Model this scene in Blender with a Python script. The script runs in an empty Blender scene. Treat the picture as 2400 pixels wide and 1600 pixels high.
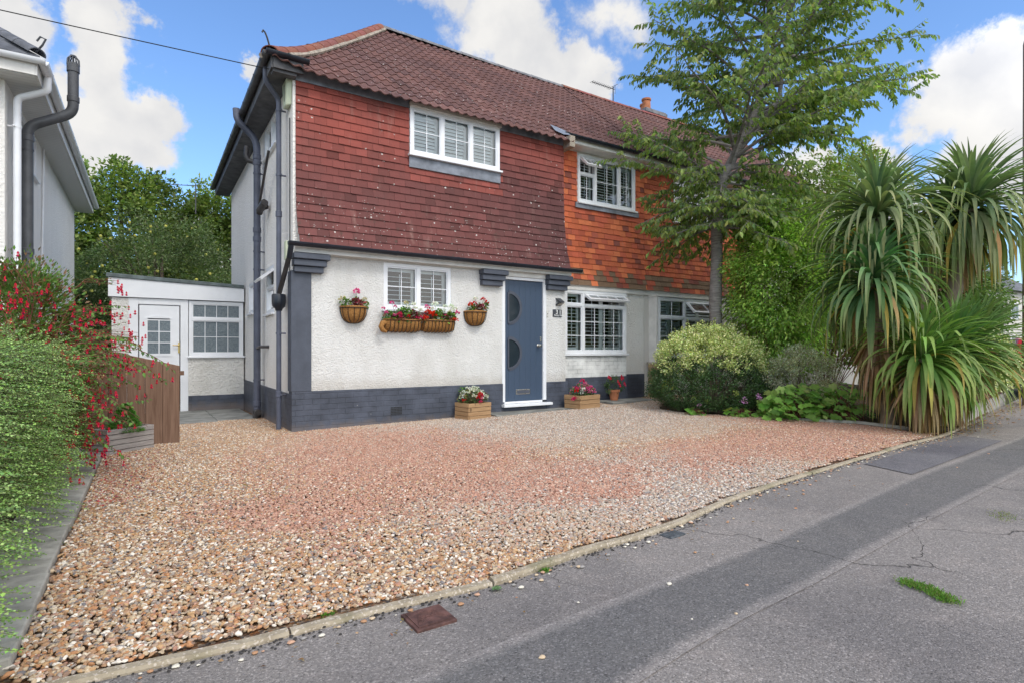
import bpy, math, random
import numpy as np
from mathutils import Vector, Matrix

R = math.radians
scn = bpy.context.scene
COL = scn.collection

# ------------------------------------------------------------------ camera
cam_d = bpy.data.cameras.new("Camera")
cam = bpy.data.objects.new("Camera", cam_d)
COL.objects.link(cam)
cam.location = (-1.644, -8.012, 1.13)
cam.rotation_euler = (R(90), 0, R(-32.8))
cam_d.sensor_width = 36
cam_d.lens = 19.84
cam_d.shift_y = 0.0075
cam_d.clip_start = 0.05
cam_d.clip_end = 3000
scn.camera = cam

# ------------------------------------------------------------------ sun, sky, exposure
SUN_EL, SUN_AZ = 50, 176          # azimuth measured from +Y towards +X
sun_d = bpy.data.lights.new("Sun", 'SUN')
sun_d.energy = 0.9
sun_d.angle = R(14)
sun_d.color = (1.0, 0.965, 0.92)
sun = bpy.data.objects.new("Sun", sun_d)
COL.objects.link(sun)
_s = Vector((math.sin(R(SUN_AZ)) * math.cos(R(SUN_EL)), math.cos(R(SUN_AZ)) * math.cos(R(SUN_EL)), math.sin(R(SUN_EL))))
sun.rotation_euler = _s.to_track_quat('Z', 'Y').to_euler()
scn.view_settings.view_transform = 'Standard'
scn.view_settings.look = 'None'
scn.view_settings.gamma = 1
scn.view_settings.exposure = 0.68

world = bpy.data.worlds.new("World")
scn.world = world
world.use_nodes = True
wn = world.node_tree.nodes
wl = world.node_tree.links
wn.clear()


def wnode(t, **kw):
    n = wn.new(t)
    for k, v in kw.items():
        setattr(n, k, v)
    return n


sky = wnode('ShaderNodeTexSky', sky_type='NISHITA', sun_disc=False)
sky.sun_elevation = R(SUN_EL)
sky.sun_rotation = R(SUN_AZ)
sky.air_density = 1.0
sky.dust_density = 0.3
sky.ozone_density = 1.6
tc = wnode('ShaderNodeTexCoord')
nz = wnode('ShaderNodeTexNoise')
nz.inputs['Scale'].default_value = 7
nz.inputs['Detail'].default_value = 9
nz.inputs['Roughness'].default_value = 0.62
wl.new(tc.outputs['Generated'], nz.inputs['Vector'])
sub = wnode('ShaderNodeVectorMath', operation='SUBTRACT')
sub.inputs[1].default_value = (0.5, 0.5, 0.5)
wl.new(nz.outputs['Color'], sub.inputs[0])
scl = wnode('ShaderNodeVectorMath', operation='SCALE')
scl.inputs['Scale'].default_value = 0.24
wl.new(sub.outputs[0], scl.inputs[0])
warp = wnode('ShaderNodeVectorMath', operation='ADD')
wl.new(tc.outputs['Generated'], warp.inputs[0])
wl.new(scl.outputs[0], warp.inputs[1])
# cloud banks: (azimuth from +Y towards +X in degrees, elevation, angular radius, weight)
CLOUDS = [(-3.0, 24.8, 3.6, 1), (-2.2, 21.2, 4.1, 1), (-3.6, 17.2, 4.4, 1), (-8.5, 19.5, 3.4, .9), (-10.5, 24.5, 3.6, .8),
          (7.4, 24.5, 2.0, .9), (31.5, 30.5, 6.0, 1), (36, 26.0, 5.0, 1), (39, 24.0, 3.4, 1), (25, 33.5, 3.2, .55), (43, 30.5, 3.4, .45),
          (71.5, 20.5, 4.6, 1), (76, 18.0, 6.0, 1), (74, 14.2, 4.5, .95), (67, 16.5, 2.5, .6), (60, 14.0, 4.4, .95), (66, 11.5, 4.2, .8), (54, 15, 4, .8),
          (100, 22, 20, 1), (140, 34, 24, 1), (190, 25, 26, 1), (240, 36, 24, 1), (285, 24, 24, 1), (262, 14, 16, 1), (98, 12, 14, 1), (120, 14, 16, 1), (152, 10, 14, 1), (200, 60, 24, 1), (110, 62, 18, .9),  # out-of-view banks, added to lighten the walls and window reflections
          (4.0, 9.0, 3.5, .7), (12, 8.5, 3.0, .7)]
prev = None
for az, el, rr, wt in CLOUDS:
    dvec = (math.sin(R(az)) * math.cos(R(el)), math.cos(R(az)) * math.cos(R(el)), math.sin(R(el)))
    dn = wnode('ShaderNodeVectorMath', operation='DISTANCE')
    dn.inputs[1].default_value = dvec
    wl.new(warp.outputs[0], dn.inputs[0])
    m = wnode('ShaderNodeMath', operation='MULTIPLY_ADD')
    m.inputs[1].default_value = -wt / R(rr)
    m.inputs[2].default_value = wt
    wl.new(dn.outputs['Value'], m.inputs[0])
    if prev is None:
        prev = m
    else:
        mx = wnode('ShaderNodeMath', operation='SMOOTH_MAX')
        mx.inputs[2].default_value = 0.15
        wl.new(prev.outputs[0], mx.inputs[0])
        wl.new(m.outputs[0], mx.inputs[1])
        prev = mx
cr = wnode('ShaderNodeMapRange', interpolation_type='SMOOTHSTEP')
cr.inputs['From Min'].default_value = 0.0
cr.inputs['From Max'].default_value = 0.34
wl.new(prev.outputs[0], cr.inputs['Value'])
# cloud body: bright rims, soft grey inside
nz2 = wnode('ShaderNodeTexNoise')
nz2.inputs['Scale'].default_value = 9
nz2.inputs['Detail'].default_value = 6
wl.new(tc.outputs['Generated'], nz2.inputs['Vector'])
cb = wnode('ShaderNodeMapRange')
cb.inputs['From Min'].default_value = 0.4
cb.inputs['From Max'].default_value = 0.7
wl.new(nz2.outputs['Fac'], cb.inputs['Value'])
cc = wnode('ShaderNodeMix', data_type='RGBA')
cc.inputs['A'].default_value = (3.75, 3.7, 3.62, 1)
cc.inputs['B'].default_value = (2.75, 2.8, 2.95, 1)
wl.new(cb.outputs[0], cc.inputs['Factor'])
# blue of the sky is denser than the model's at this hour
skyt = wnode('ShaderNodeMix', data_type='RGBA', blend_type='MULTIPLY')
skyt.inputs['Factor'].default_value = 1
skyt.inputs['B'].default_value = (.72, .88, 1.06, 1)
wl.new(sky.outputs[0], skyt.inputs['A'])
mix = wnode('ShaderNodeMix', data_type='RGBA')
wl.new(cr.outputs[0], mix.inputs['Factor'])
wl.new(skyt.outputs['Result'], mix.inputs['A'])
# cloud brightness raised towards the sun, as added fill light for the walls
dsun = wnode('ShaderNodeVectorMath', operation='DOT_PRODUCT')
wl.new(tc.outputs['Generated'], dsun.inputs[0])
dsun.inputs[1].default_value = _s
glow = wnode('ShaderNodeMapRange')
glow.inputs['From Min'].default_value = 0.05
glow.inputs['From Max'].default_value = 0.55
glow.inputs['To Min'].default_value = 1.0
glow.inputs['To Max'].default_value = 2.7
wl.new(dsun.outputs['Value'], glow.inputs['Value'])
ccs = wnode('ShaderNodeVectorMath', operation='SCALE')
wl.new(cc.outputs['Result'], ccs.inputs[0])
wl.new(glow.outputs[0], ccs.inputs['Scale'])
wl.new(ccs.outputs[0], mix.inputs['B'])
bg = wnode('ShaderNodeBackground')
bg.inputs['Strength'].default_value = 0.15
wl.new(mix.outputs['Result'], bg.inputs['Color'])
wo = wnode('ShaderNodeOutputWorld')
wl.new(bg.outputs[0], wo.inputs['Surface'])


# ------------------------------------------------------------------ materials
class NT:
    def __init__(self, name):
        self.m = bpy.data.materials.new(name)
        self.m.use_nodes = True
        self.n = self.m.node_tree.nodes
        self.l = self.m.node_tree.links
        self.b = self.n['Principled BSDF']
        self.geo = self.n.new('ShaderNodeNewGeometry')
        self.pos = self.geo.outputs['Position']

    def noise(self, scale, detail=4, rough=.55, vec=None, dist=0):
        t = self.n.new('ShaderNodeTexNoise')
        t.inputs['Scale'].default_value = scale
        t.inputs['Detail'].default_value = detail
        t.inputs['Roughness'].default_value = rough
        t.inputs['Distortion'].default_value = dist
        self.l.new(vec or self.pos, t.inputs['Vector'])
        return t.outputs['Fac']

    def voro(self, scale, vec=None, feature='F1', rnd=1):
        t = self.n.new('ShaderNodeTexVoronoi')
        t.feature = feature
        t.inputs['Scale'].default_value = scale
        t.inputs['Randomness'].default_value = rnd
        self.l.new(vec or self.pos, t.inputs['Vector'])
        return t

    def ramp(self, fac, stops, interp='LINEAR'):
        t = self.n.new('ShaderNodeValToRGB')
        t.color_ramp.interpolation = interp
        e = t.color_ramp.elements
        while len(e) < len(stops):
            e.new(.5)
        for i, (p, c) in enumerate(stops):
            e[i].position = p
            e[i].color = (*c, 1) if len(c) == 3 else c
        self.l.new(fac, t.inputs['Fac'])
        return t.outputs['Color']

    def mr(self, v, a, b, c=0, d=1, smooth=False):
        t = self.n.new('ShaderNodeMapRange')
        if smooth:
            t.interpolation_type = 'SMOOTHSTEP'
        for i, x in zip(('From Min', 'From Max', 'To Min', 'To Max'), (a, b, c, d)):
            t.inputs[i].default_value = x
        self.l.new(v, t.inputs['Value'])
        return t.outputs[0]

    def _in(self, sock, v):
        if hasattr(v, 'is_linked') or hasattr(v, 'links'):
            self.l.new(v, sock)
        else:
            sock.default_value = (*v, 1) if isinstance(v, tuple) and len(v) == 3 and sock.type == 'RGBA' else v

    def mix(self, f, a, b, mode='MIX'):
        t = self.n.new('ShaderNodeMix')
        t.data_type = 'RGBA'
        t.blend_type = mode
        self._in(t.inputs['Factor'], f)
        self._in(t.inputs['A'], a)
        self._in(t.inputs['B'], b)
        return t.outputs['Result']

    def math(self, op, a, b=0.0, c=0.0):
        t = self.n.new('ShaderNodeMath')
        t.operation = op
        self._in(t.inputs[0], a)
        self._in(t.inputs[1], b)
        self._in(t.inputs[2], c)
        return t.outputs[0]

    def xyz(self, vec=None):
        t = self.n.new('ShaderNodeSeparateXYZ')
        self.l.new(vec or self.pos, t.inputs[0])
        return t.outputs

    def comb(self, x, y, z=0.0):
        t = self.n.new('ShaderNodeCombineXYZ')
        for i, v in enumerate((x, y, z)):
            self._in(t.inputs[i], v)
        return t.outputs[0]

    def attr(self, name='col'):
        t = self.n.new('ShaderNodeAttribute')
        t.attribute_name = name
        return t.outputs['Color']

    def bump(self, h, strength=.5, dist=.01, prev=None):
        t = self.n.new('ShaderNodeBump')
        t.inputs['Strength'].default_value = strength
        t.inputs['Distance'].default_value = dist
        self.l.new(h, t.inputs['Height'])
        if prev is not None:
            self.l.new(prev, t.inputs['Normal'])
        return t.outputs[0]

    def done(self, color=None, rough=None, normal=None, metallic=0, spec=.4):
        b = self.b
        if color is not None:
            self._in(b.inputs['Base Color'], color)
        if rough is not None:
            self._in(b.inputs['Roughness'], rough)
        if normal is not None:
            self.l.new(normal, b.inputs['Normal'])
        b.inputs['Metallic'].default_value = metallic
        b.inputs['Specular IOR Level'].default_value = spec
        return self.m


def plain(name, c, rough=.5, var=.12, scale=6, bump=.0, bscale=60, metallic=0, spec=.4):
    t = NT(name)
    d = tuple(x * (1 - var * 1.6) for x in c)
    e = tuple(min(1, x * (1 + var)) for x in c)
    f = t.noise(scale, 5, .6)
    col = t.mix(t.mr(f, .35, .65), d, e)
    nrm = t.bump(t.noise(bscale, 3), .4, bump) if bump else None
    return t.done(col, t.mr(t.noise(scale * 2.3), .3, .7, rough * .85, min(1, rough * 1.15)), nrm, metallic, spec)


def roughcast(name, c, stain=.25, scale=1.0, depth=.012, base=None):
    t = NT(name)
    v = t.voro(42 * scale)
    n1 = t.noise(55 * scale, 4, .6)
    n2 = t.noise(18 * scale, 3, .6, dist=.6)
    h = t.math('ADD', t.math('MULTIPLY', v.outputs['Distance'], -.6), t.math('ADD', n1, t.math('MULTIPLY', n2, .9)))
    big = t.noise(.9, 5, .65)
    x, y, z = t.xyz()
    streak = t.noise(2.2, 5, .6, vec=t.comb(t.math('MULTIPLY', t.math('ADD', x, y), 1.6), 0.0, t.math('MULTIPLY', z, .6)))
    s = t.mr(t.math('ADD', t.math('MULTIPLY', big, .5), t.math('MULTIPLY', streak, .5)), .44, .66)
    col = t.mix(t.math('MULTIPLY', s, stain), c, (c[0] * .62, c[1] * .60, c[2] * .55))
    pits = t.mr(t.voro(17).outputs['Distance'], .035, .075, 1, 0)
    pk = t.mr(t.noise(1.3, 2), .5, .6)
    col = t.mix(t.math('MULTIPLY', t.math('MULTIPLY', pits, pk), .75), col, (c[0] * .35, c[1] * .33, c[2] * .3))
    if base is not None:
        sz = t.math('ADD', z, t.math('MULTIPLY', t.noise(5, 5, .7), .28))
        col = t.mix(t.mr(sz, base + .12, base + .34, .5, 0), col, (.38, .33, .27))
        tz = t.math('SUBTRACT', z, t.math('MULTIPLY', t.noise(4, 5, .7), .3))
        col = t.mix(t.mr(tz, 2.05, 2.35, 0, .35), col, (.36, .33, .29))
    return t.done(col, .9, t.bump(h, .85, depth), 0, .2)


def painted_brick(name, c, c2, strength=.6, chips=True):
    t = NT(name)
    x, y, z = t.xyz()
    br = t.n.new('ShaderNodeTexBrick')
    t.l.new(t.comb(t.math('ADD', x, y), z), br.inputs['Vector'])
    br.inputs['Scale'].default_value = 1
    br.inputs['Brick Width'].default_value = .225
    br.inputs['Row Height'].default_value = .075
    br.inputs['Mortar Size'].default_value = .006
    br.inputs['Mortar Smooth'].default_value = .4
    br.inputs['Color1'].default_value = (*c, 1)
    br.inputs['Color2'].default_value = (*c2, 1)
    br.inputs['Mortar'].default_value = (*[v * .6 for v in c], 1)
    n = t.noise(3.5, 5, .6)
    col = t.mix(t.mr(n, .4, .65), br.outputs['Color'], tuple(v * 1.45 for v in c))
    if chips:
        dz_ = t.math('ADD', z, t.math('MULTIPLY', t.noise(7, 4, .6), .22))
        col = t.mix(t.mr(dz_, .10, .24, .42, 0), col, (.30, .23, .18))
        ch = t.mr(t.voro(9).outputs['Distance'], .05, .07, 1, 0)
        ck = t.mr(t.noise(2.2, 3), .56, .6)
        col = t.mix(t.math('MULTIPLY', ch, ck), col, (.5, .47, .42))
    b1 = t.bump(br.outputs['Fac'], strength, -.006)
    b2 = t.bump(t.noise(30, 4), .5, .006, b1)
    return t.done(col, .6, b2, 0, .4)


M = {}
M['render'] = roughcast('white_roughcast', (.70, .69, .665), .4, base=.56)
M['render_side'] = roughcast('brightened_side_roughcast', (.84, .81, .765), .18, .8, .016)  # colour lightened to make up for the weak light on side walls
M['render_smooth'] = roughcast('smooth_painted_render', (.66, .63, .585), .4, 1.4, .003)
M['render_heavy'] = roughcast('heavy_tyrolean_render', (.74, .72, .68), .5, .55, .022)
M['plinth'] = painted_brick('slate_painted_brick', (.058, .066, .088), (.050, .058, .078))
M['white_brick'] = painted_brick('white_painted_brick', (.62, .62, .60), (.66, .66, .64), .5, False)
M['dark_paint'] = plain('slate_masonry_paint', (.073, .083, .108), .55, .1, 5, .004, 40)
M['pvc'] = plain('white_plastic', (.80, .81, .83), .32, .03, 3)
M['cream_pvc'] = plain('cream_plastic', (.66, .64, .58), .4, .08, 4)
M['off_white'] = plain('white_fascia_board', (.72, .70, .66), .5, .08, 4)
M['gutter'] = plain('black_gutter_plastic', (.018, .022, .032), .32, .2, 5, spec=.5)
M['dirty_gutter'] = plain('dusty_black_plastic', (.055, .05, .05), .42, .25, 5)
M['pipe'] = plain('slate_painted_pipe', (.095, .105, .145), .45, .15, 4)
M['flue'] = plain('charcoal_flue', (.075, .078, .085), .45, .15, 4)
M['soffit_dark'] = plain('dark_grey_soffit_board', (.085, .085, .09), .7, .25, 5)
M['lead'] = plain('weathered_lead', (.22, .24, .28), .55, .25, 5, .004, 12)
M['felt'] = plain('green_grey_roofing_felt', (.14, .17, .17), .85, .2, 6, .003, 150)
M['concrete'] = plain('aged_concrete', (.36, .34, .30), .9, .16, 11, .004, 90, spec=.2)
M['slab'] = plain('grey_paving_slab', (.23, .23, .21), .85, .25, 3, .003, 70)
M['soil'] = plain('dark_soil', (.085, .065, .048), .95, .4, 14, .02, 40, spec=.1)
M['mortar'] = plain('pale_mortar', (.36, .31, .25), .9, .2, 12, .006, 60)
M['terracotta'] = plain('terracotta_clay', (.42, .16, .075), .8, .16, 9, .002, 60)
M['iron'] = plain('black_iron', (.012, .012, .014), .5, .2, 10)
M['chrome'] = plain('brushed_metal', (.6, .58, .54), .28, .05, 10, metallic=1)
M['brass'] = plain('brass', (.55, .40, .16), .3, .05, 10, metallic=1)
M['alarm'] = plain('faded_alarm_plastic', (.55, .60, .44), .45, .08, 5)
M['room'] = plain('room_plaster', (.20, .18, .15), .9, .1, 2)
M['curtain'] = plain('pale_curtain', (.55, .52, .47), .9, .1, 6)
M['slate_sign'] = plain('slate_sign', (.06, .065, .075), .5, .2, 20)
M['letter'] = plain('white_letter_paint', (.85, .85, .83), .5, .02, 5)
M['rust'] = plain('rusty_iron', (.115, .055, .045), .75, .3, 20, .003, 120)
M['cover_grey'] = plain('worn_iron_cover', (.09, .10, .11), .6, .3, 20, .003, 120)
M['car_red'] = plain('red_car_paint', (.5, .02, .02), .25, .03, 3)
M['car_white'] = plain('white_car_paint', (.75, .77, .8), .25, .03, 3)
M['rubber'] = plain('black_rubber', (.02, .02, .02), .8, .1, 10)
M['red_lamp'] = plain('red_lamp_plastic', (.4, .01, .01), .2, .03, 5)
M['far_glass'] = plain('tinted_car_glass', (.02, .03, .04), .08, .05, 3)


def glass_mat():
    t = NT('window_glass')
    for n in list(t.n):
        if n.type == 'BSDF_PRINCIPLED':
            t.n.remove(n)
    out = t.n['Material Output']
    tr = t.n.new('ShaderNodeBsdfTransparent')
    tr.inputs['Color'].default_value = (.86, .93, .93, 1)
    gl = t.n.new('ShaderNodeBsdfGlossy')
    gl.inputs['Roughness'].default_value = .02
    gl.inputs['Color'].default_value = (1, 1, 1, 1)
    fr = t.n.new('ShaderNodeFresnel')
    fr.inputs['IOR'].default_value = 1.55
    nb = t.bump(t.noise(1.2, 2), .25, .01)
    t.l.new(nb, gl.inputs['Normal'])
    f2 = t.math('ADD', t.math('MULTIPLY', fr.outputs[0], 1.15), .02)
    mx = t.n.new('ShaderNodeMixShader')
    t.l.new(f2, mx.inputs[0])
    t.l.new(tr.outputs[0], mx.inputs[1])
    t.l.new(gl.outputs[0], mx.inputs[2])
    t.l.new(mx.outputs[0], out.inputs['Surface'])
    return t.m


M['glass'] = glass_mat()


def obscure_glass():
    t = NT('obscured_patterned_glass')
    n = t.noise(30, 3, .6, dist=1.5)
    return t.done(t.mix(t.mr(n, .35, .65), (.10, .13, .15), (.19, .23, .25)), .18, t.bump(n, .8, .01), 0, .6)


M['obscure'] = obscure_glass()
_t = NT('blue_door_paint')
_x, _y, _z = _t.xyz()
_w = _t.math('PINGPONG', _t.math('MULTIPLY', _x, 1 / .112), .5)
_groove = _t.mr(_w, .0, .05, 0, 1)
_gr = _t.noise(1, 4, .6, vec=_t.comb(_t.math('MULTIPLY', _x, 90), 0.0, _t.math('MULTIPLY', _z, 3)))
M['door'] = _t.done(_t.mix(_t.mr(_groove, 0, 1, .25, 0), (.052, .080, .128), (.02, .03, .05)), .42,
                    _t.bump(_gr, .12, .003, _t.bump(_groove, .8, .004)), 0, .4)


def tile_mat(name, dark, lichen, rough=.8, moss=.0, lz=(2.5, 4.6)):
    t = NT(name)
    a = t.attr()
    x, y, z = t.xyz()
    n = t.noise(1.1, 5, .6)
    fine = t.noise(45, 4, .65)
    col = t.mix(t.mr(n, .45, .7, 0, dark), a, (.10, .05, .045))
    col = t.mix(t.mr(fine, .3, .75, 0, .45), col, t.mix(.5, a, (.09, .055, .05)))
    # pale vertical bleach streaks
    st = t.noise(1, 4, .6, vec=t.comb(t.math('MULTIPLY', x, 7), t.math('MULTIPLY', y, 7), t.math('MULTIPLY', z, 1.2)))
    col = t.mix(t.mr(st, .62, .78, 0, .35), col, (.36, .24, .20))
    v = t.voro(11)
    v2 = t.voro(27)
    dens = t.noise(1.0, 3)
    zf = t.mr(z, lz[0], lz[1], .16, -.02)
    thr = t.math('ADD', dens, zf)
    m1 = t.math('MULTIPLY', t.mr(t.math('ADD', v.outputs['Distance'], t.math('MULTIPLY', t.noise(34, 3, .6), .45)), .33, .37, 1, 0), t.mr(thr, .48, .56))
    pick = t.math('GREATER_THAN', t.xyz(v.outputs['Color'])[0], .62)
    m2 = t.math('MULTIPLY', t.mr(v2.outputs['Distance'], .14, .2, 1, 0), t.mr(thr, .52, .62))
    pick2 = t.math('GREATER_THAN', t.xyz(v2.outputs['Color'])[1], .72)
    m = t.math('MULTIPLY', t.math('MAXIMUM', t.math('MULTIPLY', m1, pick), t.math('MULTIPLY', m2, pick2)), lichen)
    col = t.mix(m, col, (.58, .54, .50))
    if moss:
        ms = t.math('MULTIPLY', t.mr(t.noise(9, 5, .7), .60, .66), t.mr(z, 2.5, 3.6, 1, 0))
        col = t.mix(t.math('MULTIPLY', ms, moss), col, (.06, .055, .04))
    return t.done(col, rough, t.bump(fine, .5, .006), 0, .3)


M['tile_red'] = tile_mat('red_hung_tile', .55, .9, .8, .8)
M['tile_orange'] = tile_mat('orange_hung_tile', .15, .1, .8)
M['roof_tile'] = tile_mat('brown_concrete_roof_tile', .35, .75, .85, 0, (4, 9))
M['hip_tile'] = tile_mat('red_hip_tile', .35, .6, .85, 0, (4, 9))
M['ridge_grey'] = plain('grey_ridge_tile', (.20, .20, .215), .85, .25, 6, .004, 50)
M['slate_roof'] = plain('grey_roof_tile', (.12, .125, .14), .8, .25, 5, .006, 40)


def wood_mat(name, c, c2, sx=3, sy=3, sz=30, knots=True):
    t = NT(name)
    x, y, z = t.xyz()
    vec = t.comb(t.math('MULTIPLY', x, sx), t.math('MULTIPLY', y, sy), t.math('MULTIPLY', z, sz))
    g = t.noise(1, 5, .65, vec=vec, dist=.8)
    col = t.mix(t.mr(g, .35, .65), c, c2)
    if knots:
        k = t.mr(t.voro(1, vec=t.comb(t.math('MULTIPLY', x, 7), t.math('MULTIPLY', y, 7), t.math('MULTIPLY', z, 4))).outputs['Distance'], .09, .17, 1, 0)
        col = t.mix(t.math('MULTIPLY', k, .75), col, tuple(v * .35 for v in c))
    return t.done(col, .75, t.bump(g, .5, .003), 0, .25)


M['fence_wood'] = wood_mat('brown_gravel_board_wood', (.135, .075, .048), (.23, .14, .095), 34, 34, 2)
M['planter_wood'] = wood_mat('honey_softwood', (.34, .20, .10), (.44, .28, .15), 4, 4, 42)
M['grey_wood'] = wood_mat('silvered_softwood', (.24, .21, .195), (.36, .325, .30), 4, 4, 42)
M['dark_wood'] = wood_mat('dark_stained_fence', (.10, .045, .03), (.15, .07, .045), 30, 30, 2, False)
M['pole'] = wood_mat('weathered_pole_wood', (.20, .15, .10), (.28, .22, .15), 30, 30, 1.5, False)
_t = NT('coir_liner')
_n = _t.noise(70, 4, .7, dist=1)
M['coir'] = _t.done(_t.mix(_t.mr(_n, .3, .7), (.20, .085, .025), (.50, .26, .09)), .95, _t.bump(_n, .9, .012), 0, .1)


def bark_mat(name, c, c2, ring=False):
    t = NT(name)
    x, y, z = t.xyz()
    s = (6, 6, 40) if ring else (26, 26, 5)
    g = t.noise(1, 5, .65, vec=t.comb(*[t.math('MULTIPLY', v, k) for v, k in zip((x, y, z), s)]), dist=.5)
    return t.done(t.mix(t.mr(g, .35, .65), c, c2), .8, t.bump(g, .7, .01), 0, .25)


M['cherry_bark'] = bark_mat('cherry_bark', (.13, .115, .11), (.27, .25, .235), True)
M['bark'] = bark_mat('brown_bark', (.09, .065, .045), (.2, .16, .12))
M['cord_bark'] = bark_mat('cordyline_bark', (.18, .14, .10), (.32, .26, .19))
M['stem'] = plain('green_brown_stem', (.12, .12, .05), .7, .2, 12)
M['red_stem'] = plain('reddish_stem', (.20, .07, .05), .7, .2, 12)


def leaf_mat(name, rough=.5, trans=.38, spec=.35, fine=30, gain=1.45):
    t = NT(name)
    a = t.mix(1.0, t.attr(), (gain, gain, gain), 'MULTIPLY')
    n = t.noise(fine, 2)
    col = t.mix(t.mr(n, .3, .7, 0, .35), a, t.mix(1.0, a, (.55, .6, .5), 'MULTIPLY'))
    m = t.done(col, rough, None, 0, spec)
    tl = t.n.new('ShaderNodeBsdfTranslucent')
    t.l.new(t.mix(1.0, col, (1.0, 1.15, .55), 'MULTIPLY'), tl.inputs['Color'])
    mx = t.n.new('ShaderNodeMixShader')
    mx.inputs[0].default_value = trans
    t.l.new(t.b.outputs[0], mx.inputs[1])
    t.l.new(tl.outputs[0], mx.inputs[2])
    t.l.new(mx.outputs[0], t.n['Material Output'].inputs['Surface'])
    return m


M['leaf'] = leaf_mat('green_leaf')
M['thin_leaf'] = leaf_mat('thin_backlit_leaf', .45, .55, .35, 30, 1.95)
M['blade'] = leaf_mat('leathery_blade', .6, .28, .2, 12, 1.6)
M['glossy_leaf'] = leaf_mat('waxy_leaf', .35, .2, .5)
M['petal'] = leaf_mat('flower_petal', .6, .3, .2, 60, 1.1)
M['dead_leaf'] = leaf_mat('dead_leaf', .8, .2, .1, 30, 1.1)


# ------------------------------------------------------------------ object helpers
def tag(o, label=None, cat=None, group=None, kind=None):
    for k, v in (('label', label), ('category', cat), ('group', group), ('kind', kind)):
        if v:
            o[k] = v
    return o


def thing(name, label, cat, loc=(0, 0, 0), rz=0, group=None):
    o = bpy.data.objects.new(name, None)
    o.empty_display_size = .1
    COL.objects.link(o)
    o.location = loc
    o.rotation_euler = (0, 0, rz)
    bpy.context.view_layer.update()
    return tag(o, label, cat, group)


def link(name, me, parent=None, local=False):
    """Link a mesh whose vertices are in world space (or, with local=True, in the parent's space)."""
    o = bpy.data.objects.new(name, me)
    COL.objects.link(o)
    if parent is not None:
        o.parent = parent
        if not local:
            mw = Matrix.Identity(4)
            p = parent
            chain = []
            while p is not None:
                chain.append(p.matrix_basis.copy())
                p = p.parent
            for c in reversed(chain):
                mw = mw @ c
            o.matrix_basis = mw.inverted()
    return o


def copy_tree(o, parent=None):
    c = o.copy()
    COL.objects.link(c)
    c.parent = parent
    for ch in list(o.children):
        copy_tree(ch, c)
    return c


ID = (Vector((0, 0, 0)), Vector((1, 0, 0)), Vector((0, 1, 0)), Vector((0, 0, 1)))


def basis(o, ex, ey, ez=(0, 0, 1)):
    return (Vector(o), Vector(ex), Vector(ey), Vector(ez))


def front(x0, y, z0):      # local x -> +X, local y -> out of the front wall (-Y)
    return basis((x0, y, z0), (1, 0, 0), (0, -1, 0))


def side(x, y0, z0):       # wall facing -X: local x -> +Y, local y -> -X
    return basis((x, y0, z0), (0, 1, 0), (-1, 0, 0))


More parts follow.
